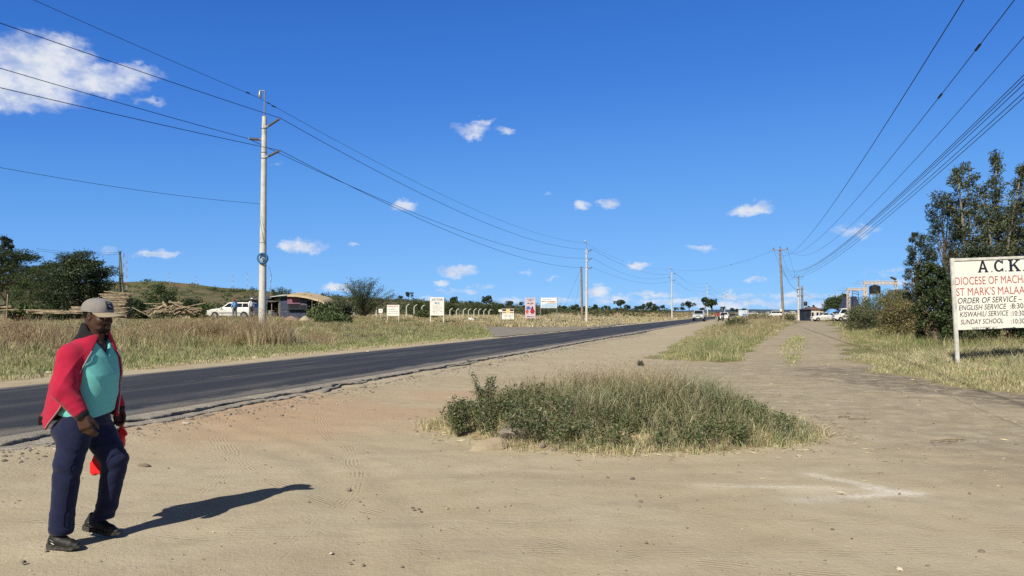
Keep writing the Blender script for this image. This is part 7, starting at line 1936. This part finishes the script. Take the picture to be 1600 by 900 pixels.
def frame(u0, u1, vt, vb0, vb1, Y, beam, lab, lamp=False):
    x0 = XU(u0, Y); z0 = gz1(x0, Y); e = empty('steel_frame', (x0, Y, z0 - .1), lab, 'steel frame', 'pale steel frames above the bushes'); zt = H + (488 - vt) / F * Y - z0; w_ = XU(u1, Y) - x0
    for x_ in (0, w_):
        m = MB()
        for dx, dy in ((-.16, -.16), (.16, -.16), (.16, .16), (-.16, .16)): m.tube([(x_ + dx, dy, 0), (x_ + dx, dy, zt)], .045, 5)
        k_ = int(zt / .7)
        for q in range(k_): m.tube([(x_ - .16, -.16, zt * q / k_), (x_ + .16, -.16, zt * (q + 1) / k_)], .025, 4); m.tube([(x_ - .16, .16, zt * q / k_), (x_ + .16, .16, zt * (q + 1) / k_)], .025, 4)
        m.build('upright', M_frame, e)
    m = MB(); bh = beam / F * Y
    m.box((w_ / 2, 0, zt - bh / 2), (w_ + .4, .3, bh * .34)); m.build('beam', M_frame, e)
    m = MB(); k_ = 9
    for q in range(k_):
        a, b = -.15 + (w_ + .3) * q / k_, -.15 + (w_ + .3) * (q + 1) / k_; m.tube([(a, -.17, zt - bh), (b, -.17, zt)], .035, 4); m.tube([(a, -.17, zt), (b, -.17, zt - bh)], .03, 4)
    m.tube([(-.2, -.17, zt), (w_ + .2, -.17, zt)], .05, 5); m.tube([(-.2, -.17, zt - bh), (w_ + .2, -.17, zt - bh)], .05, 5); m.build('truss', M_frame, e)
    for k_, L in ((0, 1.1), (.35, 1.5)): MB().tube([(0, 0, zt - k_), (-L, .1, zt - k_ + .05)], .02, 5).build('spike', M_steel, e)
    return e, zt, w_
eb, zt, w_ = frame(1352.5, 1400.5, 438.5, 470, 470, 104, 4.6, 'larger pale steel frame above the olive bushes, a floodlight at its right corner')
lam = MB(); lam.lathe((w_ - .45, -.2, zt + .35), [(.03, -.1), (.25, -.06), (.46, .02), (.40, .14), (.12, .22)], 16, Matrix.Rotation(R(28), 3, 'Y')); lam.build('floodlight', M_insul, eb, True); MB().tube([(w_ - .2, -.2, zt - .1), (w_ - .3, -.2, zt + .3)], .04, 6).build('lamp_arm', M_steel, eb)
es, zt2, w2_ = frame(1326, 1352, 449.3, 480, 480, 112, 3.2, 'smaller pale steel frame just left of the larger one')
Y = 108; x = XU(1367.5, Y); z0 = H + (488 - 459) / F * Y; e = empty('water_tank', (x, Y, gz1(x, Y) - .1), 'black plastic water tank on a stand under the larger steel frame', 'water tank'); zb_ = z0 - gz1(x, Y) + .1
MB().lathe((0, 0, zb_), [(.70, 0), (.74, .1), (.74, .35), (.77, .37), (.74, .40), (.74, .75), (.77, .77), (.74, .80), (.74, 1.0), (.55, 1.14), (.2, 1.2), (.18, 1.28)], 20).build('body', simple('black_plastic', (.022, .024, .028), .5, .2), e, True)
for dx in (-.5, .5):
    for dy in (-.5, .5): MB().tube([(dx, dy, 0), (dx, dy, zb_)], .05, 6).build('leg', M_steel, e)
MB().box((0, 0, zb_ - .04), (1.5, 1.5, .07)).build('platform', M_wood, e)
Y = 110; x = XU(1337, Y); e = empty('metal_rack', (x, Y, gz1(x, Y) - .1), 'dark ladder-like metal rack tilted inside the smaller steel frame', 'rack'); zf = lambda v: H + (488 - v) / F * Y - gz1(x, Y) + .1; xf = lambda u: XU(u, Y) - x
m = MB(); m.tube([(xf(1332), 0, 0), (xf(1332.5), 0, zf(454))], .045, 5); m.tube([(xf(1341), 0, 0), (xf(1341.5), 0, zf(456))], .045, 5); m.build('upright', M_trim, e)
for va, vb in ((454, 456.5), (457.5, 460.5), (463, 465.5), (468, 469)): MB().tube([(xf(1332.4), 0, zf(va)), (xf(1341.3), 0, zf(vb))], .04, 5).build('rung', M_trim, e)
hut('blue_roof_house', 1329, 1345, 463, 476, 116, 'dark blue pitched roof showing under the smaller steel frame', M_dkblue, simple('blue_roof', (.05, .06, .11), .6, .2), 4, .62, 1, gz1(XU(1337, 116), 116))
hut('hidden_house', 1410, 1424, 451.5, 470, 90, 'grey shed roof peeping out between the bushes and the conifer-like tree', M_dkroof, simple('grey_roof', (.15, .15, .16), .7, .2), 4, .3, 1, gz1(XU(1417, 90), 90))
for i, (u0, u1, vt, vb, Y, lab) in enumerate(((1200, 1206, 487.2, 490.5, 620, 'tiny white house on the horizon left of the tall leaning pole'), (1238, 1243, 486.2, 489.5, 640, 'tiny white house on the horizon by the transformer poles'), (1226, 1233, 488, 490.5, 560, 'tiny pale shed on the horizon right of the tall leaning pole'), (1184, 1190, 488.3, 490.5, 600, 'tiny pale house on the horizon right of the blue and white billboard'))):
    hut('far_house', u0, u1, vt, vb, Y, lab, M_wallw, M_wallw if i < 3 else M_rsheet, 6, .3, 1)
# dark pointed trees above the stalls
for i, (u, vt, lab) in enumerate(((1259, 479, 'slim dark cypress behind the dark kiosk'), (1264, 477.5, 'middle slim dark cypress behind the stalls'), (1271.5, 475.5, 'tallest slim dark cypress behind the tin stall'))):
    dense_tree(u, 210, vt, 5, lab, CYP, 'cypress', 'tree', 'slim cypresses behind the stalls', 700, .5, 10, .1, .8, per_lobe=.6)

# ------------------------------------------------------------------ stones, sticks and pebbles
M_rock = simple('grey_rock', (.23, .20, .165), .95, .5, 5, .1, 1.0, 0, 22, (.17, .145, .12)); M_earthrock = simple('earth_caked_rock', (.36, .30, .215), .95, .4, 4, .1, .9, 0, 14, (.27, .21, .16))
def rock(name, u, v, r3, mat, lab, seed, cat='rock', rz=0, sink=.3):
    p = G(u, v); z = gz1(p.x, p.y); g = np.random.default_rng(seed); n_, k_ = 36, 20; vs = []; pl = g.normal(size=(12, 3)); pl /= np.linalg.norm(pl, axis=1)[:, None]; dd = g.uniform(.5, .92, 12)
    for i in range(k_ + 1):
        th = math.pi * i / k_
        for j_ in range(n_):
            a = 2 * math.pi * j_ / n_; d = np.array([math.sin(th) * math.cos(a), math.sin(th) * math.sin(a), math.cos(th)])
            c_ = pl @ d; r_ = min(1.0, float(np.min(np.where(c_ > .05, dd / np.maximum(c_, .05), 9)))); r_ *= 1 + .05 * tn(*(d * 3 + seed), 1.5, 3) + .02 * tn(*(d * 9 + seed), 1.5, 8)
            vs.append(tuple(d * r_ * np.array(r3)))
    fs = [(i * n_ + j_, (i + 1) * n_ + j_, (i + 1) * n_ + (j_ + 1) % n_, i * n_ + (j_ + 1) % n_) for i in range(k_) for j_ in range(n_)]
    o = MB().add(vs, fs).build(name, mat, None, True, (p.x, p.y, z + r3[2] * (1 - 2 * sink))); o.rotation_euler = (0, 0, rz); return tag(o, lab, cat)
rock('boulder', 806, 692, (.225, .20, .15), M_rock, 'rounded grey boulder half buried at the front of the grassy mound', 4)
rock('earth_slab', 764, 700, (.26, .17, .10), M_earthrock, 'sloping slab of caked earth left of the grey boulder', 9, 'rock', .5, .40).rotation_euler = (R(8), R(-10), .5)
rock('flat_stone', 226, 729, (.085, .06, .028), M_rock, 'flat grey stone in the dust right of the walking man', 12, 'stone')
rock('stone', 848, 700, (.06, .05, .045), M_rock, 'small broken stone beside the boulder', 15, 'stone'); rock('stone', 866, 704, (.045, .04, .035), M_rock, 'smallest broken stone at the front of the mound', 18, 'stone')
rock('stone', 1248, 712, (.035, .03, .02), simple('pale_stone', (.52, .48, .42), .9, .2, 8), 'pale pebble-sized stone at the right tip of the mound', 19, 'stone'); rock('stone', 546, 764, (.03, .025, .018), M_rock, 'lone small stone in the open dust beyond the man\'s shadow', 21, 'stone'); rock('stone', 1533, 865, (.025, .02, .016), M_rock, 'dark little stone near the right foreground', 23, 'stone')
rock('stone', 1482, 582, (.16, .10, .05), M_rock, 'grey stone at the foot of the church sign post', 25, 'stone')
M_stick = simple('dead_twig', (.24, .19, .13), .9, .4, 12, .1, 0, 0, 30, (.13, .10, .07))
for i, (u, v, L, rz, lab) in enumerate(((1490, 687, .45, .2, 'dry twig lying on the track in front of the church sign'), (1345, 655, .35, -.1, 'short dead twig in the middle of the track'), (1475, 690, .3, -.5, 'dark crooked twig just left of the dry twig on the track'), (1470, 598, .5, .15, 'dead branch on the dark soil at the meadow edge'), (1320, 652, .25, .3, 'thin straw-coloured stick on the track behind the mound'))):
    p = G(u, v); m = MB(); m.tube([(-L / 2, 0, .012), (-L * .1, .03, .02), (L * .2, -.02, .016), (L / 2, .04, .012)], [.010, .009, .007, .003], 6); m.tube([(L * .1, -.01, .018), (L * .3, .10, .03)], [.006, .002], 5)
    o = m.build('twig', M_stick, None, True, (p.x, p.y, gz1(p.x, p.y) + .01)); o.rotation_euler = (0, 0, rz); tag(o, lab, 'twig')
# plastic scraps on the far verge
for (u, v, lab) in ((76, 584, 'white plastic scrap in the short grass left of the man'), (574, 549, 'white plastic scrap on the far road edge near the kiosk'), (737, 494.5, 'white drum-like container on the dry ground before the bent posts')):
    p = G(u, v, .1); big = v < 500; g_ = np.random.default_rng(int(u)); r_ = .3 if big else .055
    vs = [tuple(np.array([math.cos(a) * (1 + .3 * g_.normal()), math.sin(a) * .6 * (1 + .3 * g_.normal()), h_ * .5 + .1 * g_.normal()]) * r_) for h_ in (0, 1, 1.6) for a in np.linspace(0, 6.28, 9)[:-1]]
    fs = [(k_ * 8 + i, k_ * 8 + (i + 1) % 8, (k_ + 1) * 8 + (i + 1) % 8, (k_ + 1) * 8 + i) for k_ in (0, 1) for i in range(8)] + [tuple(range(16, 24))]
    x, y = (XU(u, 95), 95) if big else (p.x, p.y); tag(MB().add(vs, fs).build('container' if big else 'plastic_scrap', M_white, None, False, (x, y, gz1(x, y) + .02)), lab, 'container' if big else 'litter')
# loose gravel and crumbs
def scatter(name, n, samp, size, cols, mat, w=None):
    x, y = samp(n); n = len(x); s = np.clip(rng.lognormal(math.log(size), .55, n), .003, size * 5); base = np.array([[1, 0, 0], [.1, .9, 0], [-.9, .1, 0], [0, -1, 0], [.5, .35, .55], [-.4, .5, .6], [-.5, -.4, .5], [.4, -.5, .58]]); V = np.empty((n, 8, 3)); az = rng.uniform(0, 6.28, n)
    ca, sa = np.cos(az), np.sin(az); st_ = rng.uniform(.6, 1.4, (n, 3))
    for k_ in range(8):
        q = base[k_] * st_ * (1 + rng.normal(0, .16, (n, 3))); V[:, k_, 0] = x + s * (q[:, 0] * ca - q[:, 1] * sa); V[:, k_, 1] = y + s * (q[:, 0] * sa + q[:, 1] * ca); V[:, k_, 2] = gz(x, y) + s * q[:, 2] * .75 - s * .08 + .004
    T = np.array([[0, 1, 5, 4], [1, 2, 6, 5], [2, 3, 7, 6], [3, 0, 4, 7], [4, 5, 6, 7]]); T = (np.arange(n)[:, None, None] * 8 + T).reshape(-1, 4)
    o = link(name, npmesh(name, V.reshape(-1, 3), T, None, mat, False, np.repeat(pick(n, cols, w, .15), 8, 0))); o['kind'] = 'stuff'
M_peb = vcol('loose_stones', .9, .15)
def open_ground(k):
    x = rng.uniform(-9, 13, k); y = 3.3 + 22 * rng.uniform(0, 1, k) ** 1.6; s, c = SC(x, y); m = (c > -8.0 + .3) & (straw(x, y) < .4) & (mound_q(x, y) > .98); m &= rng.uniform(0, 1, k) < .25 + .9 * fbm(x * .8, y * .8, 210) ** 2 + .5 * (x > 4); return x[m], y[m]
scatter('gravel', 10000, open_ground, .0062, [(.30, .25, .19), (.20, .165, .13), (.46, .40, .32), (.12, .10, .085)], M_peb, [.42, .28, .18, .12])
def by_edge(k):
    s = -5 + 65 * rng.uniform(0, 1, k) ** 1.3; c = -7.98 + np.abs(rng.normal(0, .35, k)); return XY(s, c)
scatter('road_edge_rubble', 6000, by_edge, .012, [(.26, .23, .19), (.15, .14, .13), (.36, .32, .27), (.08, .08, .08)], M_peb, [.4, .25, .2, .15])
# straw bits scattered over the track and round the mound
m = Mass()
def bits(n, samp, L, cols):
    x, y = samp(n); k = len(x); a = rng.uniform(0, 6.28, k); d = np.stack([np.cos(a), np.sin(a), rng.normal(0, .12, k)], 1); P = np.stack([x, y, gz(x, y) + .014], 1)
    m.leaf(P, L * rng.uniform(.4, 1.6, k), pick(k, cols, None, .2), asp=.10, a=d)
def track(k):
    x = rng.uniform(2, 13, k); y = rng.uniform(7, 24, k); q = (straw(x, y) < .5) & (mound_q(x, y) > 1) & (rng.uniform(0, 1, k) < .1 + 1.2 * sm(.45, .7, fbm(x * .6, y * .9, 220))); return x[q], y[q]
def ring(k):
    a = rng.uniform(0, 6.28, k); r_ = 1.0 + np.abs(rng.normal(0, .16, k)); x = MX + np.cos(a) * 2.4 * r_; y = MY + np.sin(a) * np.where(np.sin(a) > 0, 2.2, 1.75) * r_; return x, y
bits(2600, track, .085, [STRAW, PALE, BROWN]); bits(3000, ring, .075, [STRAW, PALE, BROWN, (.16, .12, .08)]); m.build('straw_litter', M_grass, None, 'stuff')

# weedy bushes along the crest of the verge
for (u, Y, tv, wp, lab) in ((1184, 112, 489, 50, 'dark weedy bush on the crest of the verge right of the blue and white billboard'), (1150, 70, 497, 40, 'low weedy bush on the verge in front of the blue and white billboard'), (1232, 120, 491, 26, 'small green bush at the foot of the tall leaning wooden pole')):
    dense_tree(u, Y, tv, wp, lab, [(.09, .11, .055), (.06, .08, .04), (.14, .15, .08)], 'verge_bush', 'bush', 'bushes along the verge', 2600, .12, 14, .05, per_lobe=.4)
